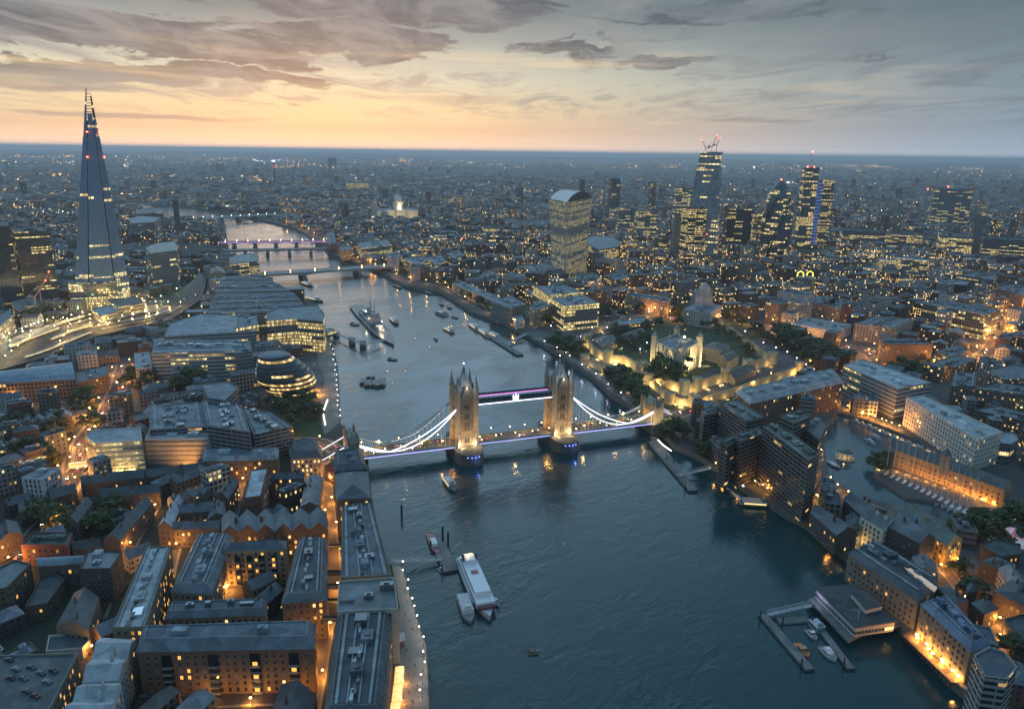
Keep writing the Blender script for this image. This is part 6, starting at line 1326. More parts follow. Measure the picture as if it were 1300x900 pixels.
p = at(1285,683); r_ = thing('dome_tent', p, 'pink and white lit dome tent in the garden at the right edge', 'tent'); m = MB(); m.lathe(p.to_2d(), [(8*cos(a*pi/16), GZ+.2+6.5*sin(a*pi/16)) for a in range(9)], 16); m.mi = [(i % 16) % 2 for i in range(len(m.mi))]; m.build('canvas', [MATS['tent_pink'], MATS['tent_white']], r_); m = MB((.5,.5,.5,0)); m.tube([(p.x,p.y,GZ+6.6),(p.x,p.y,GZ+9)], .15, 5); m.build('finial', MATS['paint'], r_); glow(r_, (7,-8,2), (1.0,.4,.6), 1500)
for x, y, t in ((1264,688,'left'),(1300,694,'right')):
    p = at(x, y); q4 = rect(p, 7, 7, .6); r_ = thing('marquee', p, 'small white pointed tent on the '+t+' of the pink dome tent', 'marquee'); m = MB(); m.walls(q4, GZ, GZ+2.4); m.build('canvas_side', MATS['tent_white'], r_); m = MB(); m.frustum(rect(p, 7.6, 7.6, .6), rect(p, .3, .3, .6), GZ+2.4, GZ+5); m.build('canvas_roof', MATS['tent_white'], r_)
# footbridges over the alley
for i, (x0, x1, y, z) in enumerate(((417,434,694,10),(416,433,728,13),(413,431,764,10),(408,430,786,14),(412,432,745,16))):
    A, B = at(x0, y, GZ+z), at(x1, y, GZ+z); r_ = thing('footbridge', (A.x, A.y, GZ+z), ['','','','',''][i]+ORD[i]+('nearest the bridge ' if i == 0 else '')+'iron gantry footbridge crossing the orange alley, counted from the far end', 'footbridge'); m = MB((.06,.06,.06,0)); m.obox(A, B, 1.3, .25); m.build('deck', MATS['stone'], r_)
    for sg in (-1, 1):
        d = (B-A).normalized(); s_ = Vector((d.y, -d.x, 0))*1.2*sg; m = MB((.12,.13,.13,0)); m.obox(A+s_+Vector((0,0,.9)), B+s_+Vector((0,0,.9)), .05, .55); m.build('railing', MATS['paint'], r_)
# glowing marquees and kiosk
mat('tent_glow', (.7,.5,.3), emit=(1.0,.42,.07), es=.7); mat('tent_pale', (.8,.7,.5), emit=(1.0,.58,.18), es=.75)
for i, (px, t) in enumerate((([(502,846),(513,845),(511,866),(500,867)], 'farthest'), ([(499.5,869),(511,868),(509,889),(497,890)], 'middle'), ([(496,892),(508.5,891),(506.5,914),(494,915)], 'nearest'))):
    pp = ccw(PQ(px, 3)); r_ = thing('marquee', (*cen(pp), GZ), t+' glowing orange marquee tent of the promenade row', 'marquee'); m = MB(); m.walls(pp, GZ+.1, GZ+3); m.build('canvas_side', MATS['tent_glow'], r_); m = MB(); pc = cen(pp)
    q4 = long_axis(pp)
    for k_ in range(3):
        t0, t1 = k_/3, (k_+1)/3; s4 = ccw([lerp(q4[0], q4[1], t0), lerp(q4[0], q4[1], t1), lerp(q4[3], q4[2], t1), lerp(q4[3], q4[2], t0)]); m.frustum(s4, [lerp(x_, cen(s4), .98) for x_ in s4], GZ+3, GZ+4.6)
    m.build('canvas_roof', MATS['tent_pale'], r_); glow(r_, Vector((*pc, GZ+2))+Vector((3.5,0,0))-r_.location, 'orange', 900)
pp = ccw(PQ([(504,806),(512,804),(513,813),(505,815)], 3)); r_ = thing('kiosk', (*cen(pp), GZ), 'small promenade kiosk with pink sign and orange counter', 'kiosk'); m = MB((.25,.1,.1,0)); m.walls(pp, GZ, GZ+3); m.build('wall', MATS['paint'], r_); m = MB((.5,.38,.42,0)); m.prism(inset(pp, -.5), GZ+3, GZ+3.4, bottom=True); m.build('roof', MATS['paint'], r_); glow(r_, Vector((1.5,-3.5,1.5)), 'orange', 600)
mat('strip_white', (.4,.4,.4), emit=(1.0,.95,.80), es=2.0)
def strip(label, pix, z=.6): 
    P = [at(x, y, GZ) for x, y in pix]; r_ = thing('light_line', P[0], label, 'light strip'); m = MB()
    for a, b in zip(P, P[1:]): m.obox(a+Vector((0,0,z)), b+Vector((0,0,z)), .45, .3)
    m.build('strip', MATS['strip_white'], r_)
strip('zigzag line of white light along the park wall', [(416,508),(410,524),(413,540)]); strip('curved white light line on the lawn by the long pier', [(835,559),(842,566),(852,573)]); strip('curved white light line on the hotel embankment', [(925,602),(934,610),(944,618)])
# ------------------------------------------------------------------ railway
ZV = 11.0
lowE = [(-10,472),(60,453),(125,426),(165,417),(217,406),(254,381),(262,356),(250,341)]; upE = [(-10,444),(28,424),(62,412),(97,401),(134,389),(172,386),(222,371),(246,358)]
VIA = [tuple(at(x, y, ZV).to_2d()) for x, y in lowE]+[tuple(at(x, y, ZV).to_2d()) for x, y in upE[::-1]]; VIA = ccw(VIA); FOOT.append(VIA)
m = MB((.075,.062,.052,0)); m.walls(VIA, GZ, ZV); tr_ = None
V_, E_, F_, *_ = delaunay_2d_cdt([Vector(p) for p in VIA], [(i, (i+1) % len(VIA)) for i in range(len(VIA))], [], 0, 1e-5)
for f in F_:
    t = [V_[i] for i in f]
    if inside(cen(t), VIA): m.face([(p[0], p[1], ZV) for p in ccw([(p.x, p.y) for p in t])])
via = thing('railway_viaduct', (*VIA[0], GZ), 'broad brick railway viaduct carrying many tracks into the lit station', 'viaduct'); m.build('viaduct_body', MATS['stone'], via)
lo = smooth_path([at(x, y, ZV).to_2d() for x, y in lowE], 6); up = smooth_path([at(x, y, ZV).to_2d() for x, y in upE], 6)
mat('ballast', (.065,.058,.052), rough=.95, var=.3, vscale=.6); mat('rail', (.3,.29,.28), rough=.3, metal=.8)
def tline(t): return [a.lerp(b, t) for a, b in zip(lo, up)]
for i in range(11):
    P = tline(.06+.088*i); m = MB(); ribbon(m, P, -1.7, 1.7, ZV+.05); b_ = m.build('track_bed', MATS['ballast'], via)
    m = MB()
    for o_ in (-.75, .75): ribbon(m, P, o_-.12, o_+.12, ZV+.16)
    m.build('rails', MATS['rail'], b_, loc=via.location)['kind'] = 'stuff'
mat('canopy_white', (.55,.57,.6), rough=.4)
for i, t in enumerate((.18,.36,.54,.72,.88)):
    P = tline(t)[14:29]; m = MB((.2,.19,.18,0)); ribbon(m, P, -2.6, 2.6, ZV+1.0, .9); r_ = thing('platform', (P[0].x, P[0].y, ZV), ORD[i]+('lowest' if i == 0 else 'from below,')+' lamp lit station platform of the curved railway', 'platform'); m.build('platform_slab', MATS['stone'], r_)
    m = MB((.10,.11,.12,0)); Pc = P[4:13]; ribbon(m, Pc, -3.2, 3.2, ZV+5.2, .4); m.build('canopy', MATS['metal'], r_)
    for j in range(0, 15, 2): lamp(P[j], 'yellow', 6, 5200, 'yellow lamp on the station platforms', 'railway platform lamps', .55, z=ZV+1)
for i in range(12): lamp(tline(1.0)[2+i], 'white' if i % 2 else 'yellow', 7, 7000, 'bright lamp along the upper edge of the railway', 'lamps beside the railway', .6, z=ZV)
for i in range(26): lamp(tline(.12+.11*(i % 7))[1+i], 'yellow', 7, 5200, 'yellow yard lamp between the railway tracks', 'yard lamps between the tracks', .5, z=ZV)
for x, y, kd in ((30,428,'green'),(14,440,'green'),(100,398,'green'),(205,382,'green'),(225,372,'green')):
    p = at(x, y, ZV); r_ = thing('signal_light', p, 'greenish floodlight mast beside the railway curve', 'signal light', 'green lights by the railway'); m = MB((.1,.1,.1,0)); m.tube([p, p+Vector((0,0,7))], .15, 5); m.build('mast', MATS['paint'], r_); m = MB(); m.lathe(p.to_2d(), [(.5,ZV+7),(.8,ZV+7.6),(.3,ZV+8.2)], 8); m.build('lamp', MATS['lamp_green'], r_); glow(r_, (0,0,6.6), (.55,1.0,.45), 5000)
for i, (t, j, n_) in enumerate(((.14,4,9),(.41,8,8),(.68,3,9),(.85,12,7))):
    P = tline(t)[j:j+n_]; r_ = thing('train', (P[0].x, P[0].y, ZV), ['lowest','second lowest','second highest','highest'][i]+' commuter train on the curved tracks, windows lit', 'train')
    for a, b in zip(P, P[1:]):
        d = (b-a).normalized(); a_, b2_ = a+d*.4, b-d*.4; m = MB((.30,.31,.32,.8), 3.3+i); m.obox((a_.x,a_.y,ZV+2.1), (b2_.x,b2_.y,ZV+2.1), 1.4, 1.6); c_ = m.build('carriage', MATS['paint'], r_); w_ = MB()
        nn = Vector((-d.y, d.x))
        for sg in (-1, 1): q0, q1 = a_+nn*sg*1.43, b2_+nn*sg*1.43; w_.face([(q0.x,q0.y,ZV+2.2),(q1.x,q1.y,ZV+2.2),(q1.x,q1.y,ZV+3.1),(q0.x,q0.y,ZV+3.1)])
        w_.build('windows', MATS['pane_pale'], c_, loc=r_.location)
SR = [('long flat dark roof of the station concourse', [(135,381),(172,376),(184,384),(150,390)], 20), ('striped white lit station roof lights block', [(116,392),(142,387),(166,388),(128,402)], 17)]
for i, (t, px, h) in enumerate(SR): Q('station', t, px, h, style='ribbon', wall=(.3,.28,.25), lit=.3, rc=(.2,.18,.16) if i == 0 else (.4,.43,.48), plant=0, taken=False)
# ------------------------------------------------------------------ trees
GROVE = [('plane tree in the riverside park beside the egg shaped hall', [(346,516),(357,524),(366,512),(376,530),(384,516),(395,512),(352,540),(368,546),(392,528),(402,530)], 10), ('dark street tree beside the crossroads on the left bank', [(168,488),(178,482),(190,488),(182,498),(236,494),(248,492),(224,500)], 15), ('leafy tree on the main street island', [(100,520),(112,514),(121,546),(106,528),(68,556),(76,548)], 13),
 ('bushy tree by the flats at the left edge', [(34,582),(46,576),(58,584),(66,590),(22,586),(10,560),(24,548)], 12), ('tree inside the housing square', [(132,650),(142,658),(150,648),(160,640),(136,668),(122,674),(148,670),(112,650)], 9), ('tree on the street of headlights', [(58,660),(70,664),(84,668),(92,676),(50,668)], 11), ('tree on the wharf lawn before the fortress', [(704,444),(716,450),(727,452),(735,446),(722,440),(709,438),(738,456)], 12),
 ('tall tree beside the riverside fortress wall', [(782,492),(792,498),(802,502),(788,484),(776,486),(812,512),(806,492),(818,520)], 14), ('broad tree in front of the keep', [(836,474),(846,480),(852,470),(842,462),(858,482),(830,484),(862,474),(848,490)], 16), ('garden tree inside the fortress to the left of the keep', [(776,436),(788,442),(800,436),(812,432),(806,446),(822,438),(796,426),(784,428)], 11),
 ('tree on the inner fortress green among the stone ranges', [(862,412),(880,410),(898,416),(912,424),(926,430),(938,440),(950,450),(836,414),(820,420),(876,452),(884,460),(840,440),(826,446)], 11), ('tree along the northern edge of the fortress moat', [(770,404),(790,402),(812,398),(834,394),(856,392),(880,398),(900,396),(922,404),(942,414),(960,424),(972,434)], 12), ('dark moat tree in the dense grove right of the fortress', [(988,428),(998,434),(1008,432),(1018,440),(1004,444),(1014,450),(1026,448),(1036,452),(1044,458),(1030,460),(1040,466),(1052,462),(1022,462),(1050,470),(994,442),(1060,468)], 17), ('tree in the memorial garden on the hill', [(862,400),(872,404),(916,398),(926,402),(934,408),(944,398),(905,410),(890,412)], 12), ('tree in the office square above the dock', [(1140,476),(1150,480),(1160,476),(1170,482),(1164,490)], 14),
 ('tree at the foot of the northern shore tower', [(846,548),(854,542),(842,556),(856,552),(866,556)], 10), ('tree on the hotel river terrace', [(886,574),(896,578),(940,600),(950,606),(960,602),(972,612),(984,618),(944,592),(998,626),(1012,634)], 10), ('tree on the island quay between the dock basins', [(1112,592),(1118,600),(1122,588)], 8), ('tree in the square beyond the yacht basin', [(1216,676),(1230,680),(1244,672),(1256,680),(1270,672),(1284,668),(1296,662),(1262,690)], 12),
 ('tree among the lanes at the right edge', [(1236,760),(1300,770),(1282,830),(1306,690),(1218,730)], 9), ('embankment tree in front of the customs frontage', [(566,362),(576,368),(588,376),(598,382),(608,388),(622,394),(690,412),(722,412),(696,404),(768,398),(760,404)], 11), ('tree by the station square left of the tapering spire', [(40,412),(52,408),(64,402),(76,398),(30,416),(240,352),(246,346)], 12)]
for t, pts, h in GROVE:
    number([tree(at(x+R.uniform(-1,1), y+R.uniform(-1,1)), h*R.uniform(1.05, 1.5), t, 'trees: '+t, wide=R.uniform(1.0,1.35)) for x, y in pts], t)
for x, y in ((718,446),(845,484),(800,498),(788,442),(1116,594),(960,606)): glow(WT, at(x, y, GZ+1.2)-WT.location, (1.0,.85,.35), 700)
# ------------------------------------------------------------------ boats
def hullmesh(m, L, W_, h, bow=.32, stern=.85, z=-.4, col=None, deck=None, n=12):
    """lofted hull, x forward, origin amidships"""
    st = []
    for i in range(n+1):
        u = i/n; x = -L/2+L*u; wd = W_/2*(stern+(1-stern)*min(1, u*4))*(1 if u < 1-bow else max(.02, (1-((u-1+bow)/bow)**1.8))); rise = .25*h*max(0, (u-.6)/.4)**2
        st.append((x, wd, h+rise))
    for (x0, w0, h0), (x1, w1, h1) in zip(st, st[1:]):
        for sg in (1, -1):
            q_ = [(x0, -sg*w0*.86, z), (x1, -sg*w1*.82, z), (x1, -sg*w1, h1), (x0, -sg*w0, h0)]; m.face(q_ if sg > 0 else q_[::-1], 0, None, col)
        m.face([(x0,-w0,h0-.25),(x1,-w1,h1-.25),(x1,w1,h1-.25),(x0,w0,h0-.25)], 0, None, deck or col)
    x, wd, hh = st[0]; m.face([(x, wd*.86, z), (x, -wd*.86, z), (x, -wd, hh), (x, wd, hh)], 0, None, col)
def lbox(m, x0, x1, w, z0, z1, col=None, taper=0.0): m.frustum([(x0,-w/2),(x1,-w/2),(x1,w/2),(x0,w/2)], [(x0+taper,-w/2+taper*.5),(x1-taper,-w/2+taper*.5),(x1-taper,w/2-taper*.5),(x0+taper,w/2-taper*.5)], z0, z1, 0, True, col)
def sides(m, x0, x1, w, z0, z1):
    for sg in (-1, 1): q_ = [(x0, sg*w/2, z0), (x1, sg*w/2, z0), (x1, sg*w/2, z1), (x0, sg*w/2, z1)]; m.face(q_ if sg < 0 else q_[::-1])
def vessel(name, label, a, b, kind, group=None, z=0.0, hullc=(.6,.6,.6), W_=None, lit=True, cabin=(.7,.7,.7), deckc=(.28,.26,.23)):
    """a boat lying from stern pixel a to bow pixel b"""
    A, B = at(*a, z), at(*b, z); c = (A+B)/2; L = max(4, (B-A).length); rz = atan2(B.y-A.y, B.x-A.x); W_ = W_ or max(2.2, L*.22)
    r_ = thing(name, (c.x, c.y, z), label, {'yacht':'sailing boat'}.get(kind, 'ship' if kind in ('warship','ferry') else 'boat'), group, rz)
    def part(n_, m, mt, par=None):
        me = m.build(n_, MATS[mt]); me.parent = par or r_; return me
    h = min(2.6, .5+L*.045)
    m = MB((*hullc, 0)); hullmesh(m, L, W_, h, deck=(*deckc, 0)); part('hull', m, 'paint')
    if kind == 'cruiser':
        m = MB((*cabin, 0)); x0, x1 = -L*.40, L*.22; lbox(m, x0, x1, W_*.8, h-.3, h+1.9); cb = part('cabin', m, 'paint'); m = MB(); sides(m, x0+.3, x1-.3, W_*.8+.06, h+.5, h+1.5); part('windows', m, 'pane_pale' if lit else 'pane_dark', cb)
        m = MB((.45,.46,.48,0)); lbox(m, x0-.5, x1+.4, W_*.88, h+1.9, h+2.15); part('roof', m, 'paint')
        m = MB((*cabin, 0)); lbox(m, L*.10, L*.20, W_*.5, h+2.15, h+4.0, None, .3); part('wheelhouse', m, 'paint')
    elif kind == 'launch':
        m = MB((*cabin, 0)); lbox(m, -L*.12, L*.18, W_*.7, h-.3, h+1.7, None, .4); part('cabin', m, 'paint'); m = MB((.1,.1,.1,0)); lbox(m, -L*.10, L*.17, W_*.72, h+.6, h+1.2); part('window_band', m, 'dark_glass')
    elif kind == 'barge':
        m = MB((.03,.03,.03,0)); lbox(m, -L*.36, L*.30, W_*.7, h-.2, h+.35); part('hatch_coaming', m, 'paint'); m = MB((.05,.05,.05,0)); lbox(m, -L*.45, -L*.38, W_*.6, h-.2, h+1.2); part('deckhouse', m, 'paint')
    elif kind == 'yacht':
        m = MB((.75,.75,.75,0)); lbox(m, -L*.15, L*.2, W_*.5, h-.3, h+.5, None, .3); part('coachroof', m, 'paint'); m = MB((.6,.6,.62,0)); m.tube([(L*.08,0,h-.3),(L*.08,0,L*1.35)], [.26,.16], 5); part('mast', m, 'paint'); m = MB((.5,.5,.55,0)); m.tube([(L*.07,0,h+1.3),(-L*.34,0,h+1.2)], .16, 5); part('boom', m, 'paint')
        m = MB((.4,.4,.4,0)); [m.tube([q_, (L*.08,0,L*1.3)], .03, 3) for q_ in ((L*.49,0,h),(-L*.49,0,h))]; part('stays', m, 'paint')
    elif kind == 'motor':
        m = MB((.75,.76,.78,0)); lbox(m, -L*.3, L*.2, W_*.72, h-.3, h+1.3, None, .5); cb = part('cabin', m, 'paint'); m = MB((.7,.7,.72,0)); lbox(m, -L*.22, L*.04, W_*.6, h+1.3, h+2.1, None, .3); part('flybridge', m, 'paint'); m = MB(); lbox(m, -L*.26, L*.19, W_*.74, h+.3, h+.8, None, .35); part('window_band', m, 'pane_lit' if lit and R.random() < .3 else 'dark_glass')
    return r_, part, L, W_, h
def simple(*a, **k_): return vessel(*a, **k_)[0]
simple('river_boat', 'dark roofed passenger boat passing beside the warship', (497,405), (505,413), 'cruiser', hullc=(.12,.13,.16), W_=9)
for i, (a, b) in enumerate([((460,489),(464,482)),((466,492),(470,483)),((468,481),(474,478)),((474,492),(477,483)),((479,493),(481,484)),((484,492),(486,481))]): simple('barge', ['leftmost','second from left','third from left, farthest','fourth from left','fifth from left','rightmost'][i]+' dark open barge of the moored raft in mid river', a, b, 'barge', 'barges moored in mid river', hullc=(.04,.045,.05), W_=8)
simple('barge', 'lone dark barge frame adrift between the raft and the warship', (494,456), (504,458), 'barge', hullc=(.04,.045,.05), W_=9)
simple('river_boat', 'white flat topped boat moored upstream of the lit passenger boat', (556,397), (568,402), 'cruiser', hullc=(.45,.48,.5), W_=13, lit=False, cabin=(.4,.45,.48))
simple('river_boat', 'small passenger boat with lit windows heading downstream of the moorings', (565,418), (577,424), 'cruiser', hullc=(.3,.3,.3), W_=8)
simple('launch', 'tiny dark launch trailing a straight wake', (551,430), (556,433), 'launch', hullc=(.1,.1,.12))
for i, (a, b, t) in enumerate((((597,413),(609,422), 'upstream'), ((609,420),(622,430), 'middle'), ((621,424),(636,432), 'downstream'))): simple('river_boat', t+' lit excursion boat moored at the long covered pier', a, b, 'cruiser', hullc=(.5,.5,.5), W_=8)
simple('river_boat', 'dark pleasure boat near the concrete road bridge', (384,360), (397,365), 'cruiser', hullc=(.13,.1,.1), W_=9)
simple('steam_ship', 'yellow lit steamer with a mast moored below the stepped wharf offices', (387,379), (410,384), 'cruiser', hullc=(.3,.24,.15), W_=11)
simple('river_boat', 'passenger boat with open stern sailing below the south tower', (566,609), (578,625), 'cruiser', hullc=(.2,.19,.18), W_=7, cabin=(.35,.35,.38))
simple('fire_boat', 'red hulled boat moored at the service pier by the wharf', (545,678), (556,706), 'launch', hullc=(.45,.06,.06), W_=5.5, deckc=(.4,.1,.1))
simple('launch', 'small white launch tucked behind the service pier', (556,722), (563,727), 'launch', hullc=(.4,.42,.45))
simple('work_boat', 'medium white work boat beside the large white cruiser', (586,758), (598,792), 'cruiser', hullc=(.30,.33,.36), W_=7, lit=False, cabin=(.6,.62,.62))
simple('launch', 'small tender behind the stern of the large white cruiser', (626,758), (633,772), 'launch', hullc=(.15,.12,.13))
for i, (a, b) in enumerate((((501,363),(510,367)),((526,364),(536,368)),((538,371),(549,375)),((559,384),(562,389)),((569,388),(572,393)),((575,403),(581,405)))): simple('barge', ['leftmost','second','third','fourth','fifth','rightmost'][i]+' dark barge moored off the north bank upstream, counted from left', a, b, 'barge', 'barges off the north bank', hullc=(.05,.055,.06), W_=7)
simple('buoy_boat', 'small yellow barge alone in the near river', (670,828), (684,826), 'barge', hullc=(.45,.36,.05), W_=5)
simple('lightship', 'dark moored vessel with deck lamps by the hotel embankment', (938,640), (985,643), 'cruiser', hullc=(.06,.065,.07), W_=9, cabin=(.15,.15,.16))
simple('rescue_boat', 'orange decked rescue boat at the outer pontoon', (1010,817), (1026,836), 'launch', hullc=(.35,.12,.05), W_=5.5, deckc=(.5,.2,.08), cabin=(.5,.25,.12))
simple('patrol_boat', 'small white patrol boat nearest the jetty station', (1024,800), (1037,813), 'launch', hullc=(.55,.58,.62), W_=4)
simple('patrol_boat', 'larger white patrol boat at the inner green pontoon', (1043,822), (1061,840), 'motor', hullc=(.62,.65,.7), W_=5.5)
simple('house_boat', 'covered grey boat alongside the jetty station deck', (1030,791), (1046,807), 'cruiser', hullc=(.3,.35,.4), W_=6, lit=False, cabin=(.33,.38,.42))
ys = []
for i in range(15):
    x, y = lerp((1124,601), (1232,652), i/14); d = R.uniform(-1, 1); ys.append(simple('yacht', 'x', (x+7, y-4), (x-6+d, y+9), 'yacht', 'racing yachts in the dock', z=3, hullc=(.55,.5,.52) if i % 4 else (.15,.25,.5), W_=4.6))
number(ys, 'tall masted racing yacht moored stern to the uplit warehouse')
ys = []
for i in range(13):
    x, y = lerp((1080,532), (1178,574), i/12); ys.append(simple('motor_yacht', 'x', (x+2, y+2), (x+13+R.uniform(-2,3), y+5), 'motor', 'motor yachts in the upper basin', z=3, hullc=(.6,.62,.66)))
number(ys, 'white motor yacht along the restaurant quay of the dock')
ys = [simple('motor_yacht', 'x', a, b, 'motor', 'motor yachts amid the basin', z=3, hullc=(.5,.52,.55)) for a, b in (((1098,558),(1112,566)),((1104,553),(1120,560)),((1160,566),(1172,572)))]; number(ys, 'motor yacht on the middle pontoon of the dock')
simple('motor_yacht', 'big dark sailing barge by the long dock pontoon', (1048,584), (1066,596), 'yacht', z=3, hullc=(.07,.07,.08), W_=6)
p = at(1072,582,3); r_ = thing('pavilion', p, 'round domed pavilion with lit columns on a dock platform', 'pavilion'); m = MB((.3,.28,.24,0)); m.lathe(p.to_2d(), [(8,2.5),(8,4)], 16); m.build('platform', MATS['stone'], r_); m = MB((.10,.16,.14,0)); m.lathe(p.to_2d(), [(5.6,9),(5.2,9.8),(3,11.4),(.4,12.2)], 16, capb=True); m.build('dome', MATS['slate'], r_)
for t in range(8): m = MB((.6,.55,.45,0)); m.tube([(p.x+4.6*cos(t*pi/4), p.y+4.6*sin(t*pi/4), 4),(p.x+4.6*cos(t*pi/4), p.y+4.6*sin(t*pi/4), 9)], .35, 6); m.build('column', MATS['stone'], r_)
glow(r_, (0,0,4), 'yellow', 900)
# warship
r_, part, L, W_, h = vessel('warship', 'grey gun cruiser museum ship moored in mid river with lit decks', (452,390), (500,440), 'warship', hullc=(.10,.12,.15), W_=24, deckc=(.11,.11,.105))
GN = (.24,.28,.32,0); m = MB(GN); m.c = []; 
for x0, x1, w, z0, z1 in ((-58,-20,16,2.4,7.0),(-16,26,18,2.4,8.5),(8,24,14,8.5,15),(11,21,11,15,20),(-46,-28,12,7.0,12),(-12,4,10,8.5,11.5),(32,44,12,2.4,4.8)): 
    m = MB(GN); lbox(m, x0, x1, w, z0, z1, None, .5); part('superstructure', m, 'paint')
for x in (-22, 3): m = MB(GN); m.lathe((x, 0), [(3.6,6.5),(3.2,19.5),(3.5,19.6),(3.5,20.4)], 14, sx=1.3); part('funnel', m, 'paint')
for x in (-12, 14): m = MB(GN); m.tube([(x,0,7),(x,0,36)], [.9,.4], 6); [m.tube([(x,-a,z_),(x,a,z_)], .15, 4) for a, z_ in ((4,22),(2.5,26))]; [m.tube([(x+b_,c_,7),(x,0,20)], .2, 4) for b_, c_ in ((-3,2.5),(-3,-2.5))]; part('mast', m, 'paint')
for x, z_, sg in ((52,2.6,1),(40,5.0,1),(-72,2.6,-1),(-62,5.0,-1)):
    m = MB(GN); m.box((x,0), z_, z_+3.6, 10, 9.5); [m.tube([(x+sg*3.5,y_,z_+2),(x+sg*12,y_,z_+3)], .3, 6) for y_ in (-2,0,2)]; part('gun_turret', m, 'paint')
for x, y_, z_, pw in ((-40,0,13,2600),(-60,0,8,2200),(48,0,9,2600),(20,8,9,1500),(0,-9,9,1500),(62,0,6,2600)): glow(r_, (x,y_,z_), (1.0,.75,.45), pw)
gangway('covered gangway from the promenade pier out to the warship', (428,425), (461,437), 5, 7, 4); gangway('violet lit gangway boarding the warship bow', (461,437), (488,432), 7, 5, 4)
for x, y in ((461,440),(447,436),(427,427)):
    p = at(x, y, 0); q_ = thing('pier_tower', (p.x, p.y, 0), {461:'outer',447:'middle',427:'inner'}[x]+' support pier under the warship gangway', 'pier support'); m = MB((.2,.2,.2,0)); m.box(p.to_2d(), -2, 6.6 if x != 427 else 4.7, 6, 6); m.build('column', MATS['stone'], q_); m = MB((.28,.28,.28,0)); m.box(p.to_2d(), 6.61 if x != 427 else 4.71, 7.2 if x != 427 else 5.2, 9, 7); m.build('cap', MATS['stone'], q_)
Q('pavilion', 'small lit ticket pavilion at the inner end of the warship gangway', [(412,418),(421,416),(427,420),(416,423)], 6, style='curtain', wall=(.3,.28,.25), lit=.9, plant=0, rc=(.3,.3,.3))
simple('dock_float', 'dark dolphin float beside the stern of the warship', (447,411), (455,414), 'barge', hullc=(.06,.07,.07), W_=10)
# large white cruiser
r_, part, L, W_, h = vessel('cruise_boat', 'large white two deck party cruiser at the service pier', (590,712), (622,788), 'ferry', hullc=(.5,.5,.52), W_=12.5, deckc=(.5,.5,.52))
m = MB((.70,.70,.72,0)); lbox(m, -L*.44, L*.36, W_*.82, h-.3, h+2.8); cb = part('lower_deck', m, 'paint'); m = MB(); sides(m, -L*.42, L*.34, W_*.82+.08, h+.8, h+1.9); part('windows', m, 'pane_dark', cb)
m = MB((.72,.73,.76,0)); lbox(m, -L*.40, L*.26, W_*.74, h+2.8, h+5.2, None, .6); ub = part('upper_deck', m, 'paint'); m = MB(); sides(m, -L*.37, L*.23, W_*.74-.2, h+3.5, h+4.5); part('windows', m, 'pane_dark', ub)
m = MB((.30,.05,.06,0)); lbox(m, -L*.10, -L*.05, W_*.3, h+5.2, h+5.7); part('red_canopy', m, 'paint'); m = MB((.75,.75,.76,0)); lbox(m, -L*.36, -L*.22, W_*.5, h+5.2, h+7.4, None, .5); part('wheelhouse', m, 'paint'); m = MB((.12,.12,.13,0)); [m.tube([(-L*.30,y_,h+5.2),(-L*.30,y_,h+9.5)], .8, 10) for y_ in (-W_*.3, W_*.3)]; part('funnels', m, 'paint')
m = MB((.15,.05,.05,0)); lbox(m, L*.365, L*.40, W_*.7, h-.3, h+1.6); part('red_ramp', m, 'paint'); glow(r_, (-L*.36,0,h+9), 'yellow', 700)
for x, y, t in ((510,655,'lone dark mooring post standing in the near river'),(562,683,'mooring pile beside the red hulled boat'),(569,690,'dark pile at the upper end of the service pier'),(960,625,'mooring post off the hotel embankment')):
    p = at(x, y, 0); q_ = thing('mooring_post', (p.x, p.y, 0), t, 'mooring post'); m = MB((.04,.04,.04,0)); m.tube([(p.x,p.y,-3),(p.x,p.y,8)], .7, 8); m.build('post', MATS['stone'], q_); m = MB((.2,.2,.2,0)); m.lathe(p.to_2d(), [(.9,8.0),(.9,8.4)], 8, capb=True); m.build('cap', MATS['stone'], q_)
# ------------------------------------------------------------------ cars
mat('head_light', (.5,.5,.5), emit=(1.0,.93,.8), es=14); mat('tail_light', (.3,.02,.02), emit=(1.0,.05,.03), es=9); mat('tyre', (.02,.02,.02), rough=.9)
def car_proto(col, big=None, on=True):
    L, W_, H_ = (11, 2.5, 4.3) if big == 'bus' else ((7, 2.4, 3.0) if big == 'van' else (4.4, 1.8, 1.45)); r_ = thing('car', (0,0,-500), 'x', 'bus' if big == 'bus' else ('truck' if big else 'car'))
    m = MB((*col, 0))
    if big: lbox(m, -L/2, L/2, W_, .4, H_, None, .12)
    else: lbox(m, -L/2, L/2, W_, .3, .85, None, .06); lbox(m, -L*.38, L*.22, W_*.92, .85, H_, None, .45)
    P_ = []; b_ = m.build('body', MATS['paint']); b_.parent = r_
    m = MB(); 
    if big: sides(m, -L/2+.3, L/2-.3, W_+.04, 1.4, 2.2)
    else: lbox(m, -L*.33, L*.18, W_*.90, .92, H_-.16, None, .36)
    b_ = m.build('windows', MATS['pane_pale' if big == 'bus' else 'dark_glass']); b_.parent = r_
    for sx in (-1, 1):
        for sy in (-1, 1):
            m = MB(); m.tube([(sx*L*.32, sy*W_*.5-.1, .33),(sx*L*.32, sy*W_*.5+.08, .33)], .33, 8); b_ = m.build('wheel', MATS['tyre']); b_.parent = r_
    for sy in (-1, 1):
        m = MB(); m.box((L/2+.02, sy*W_*.34), .55, .85, .12, .4); b_ = m.build('headlight', MATS['head_light' if on else 'frame_white']); b_.parent = r_
        m = MB(); m.box((-L/2-.02, sy*W_*.36), .6, .85, .12, .35); b_ = m.build('tail_light', MATS['tail_light' if on else 'brick']); b_.parent = r_
    return r_
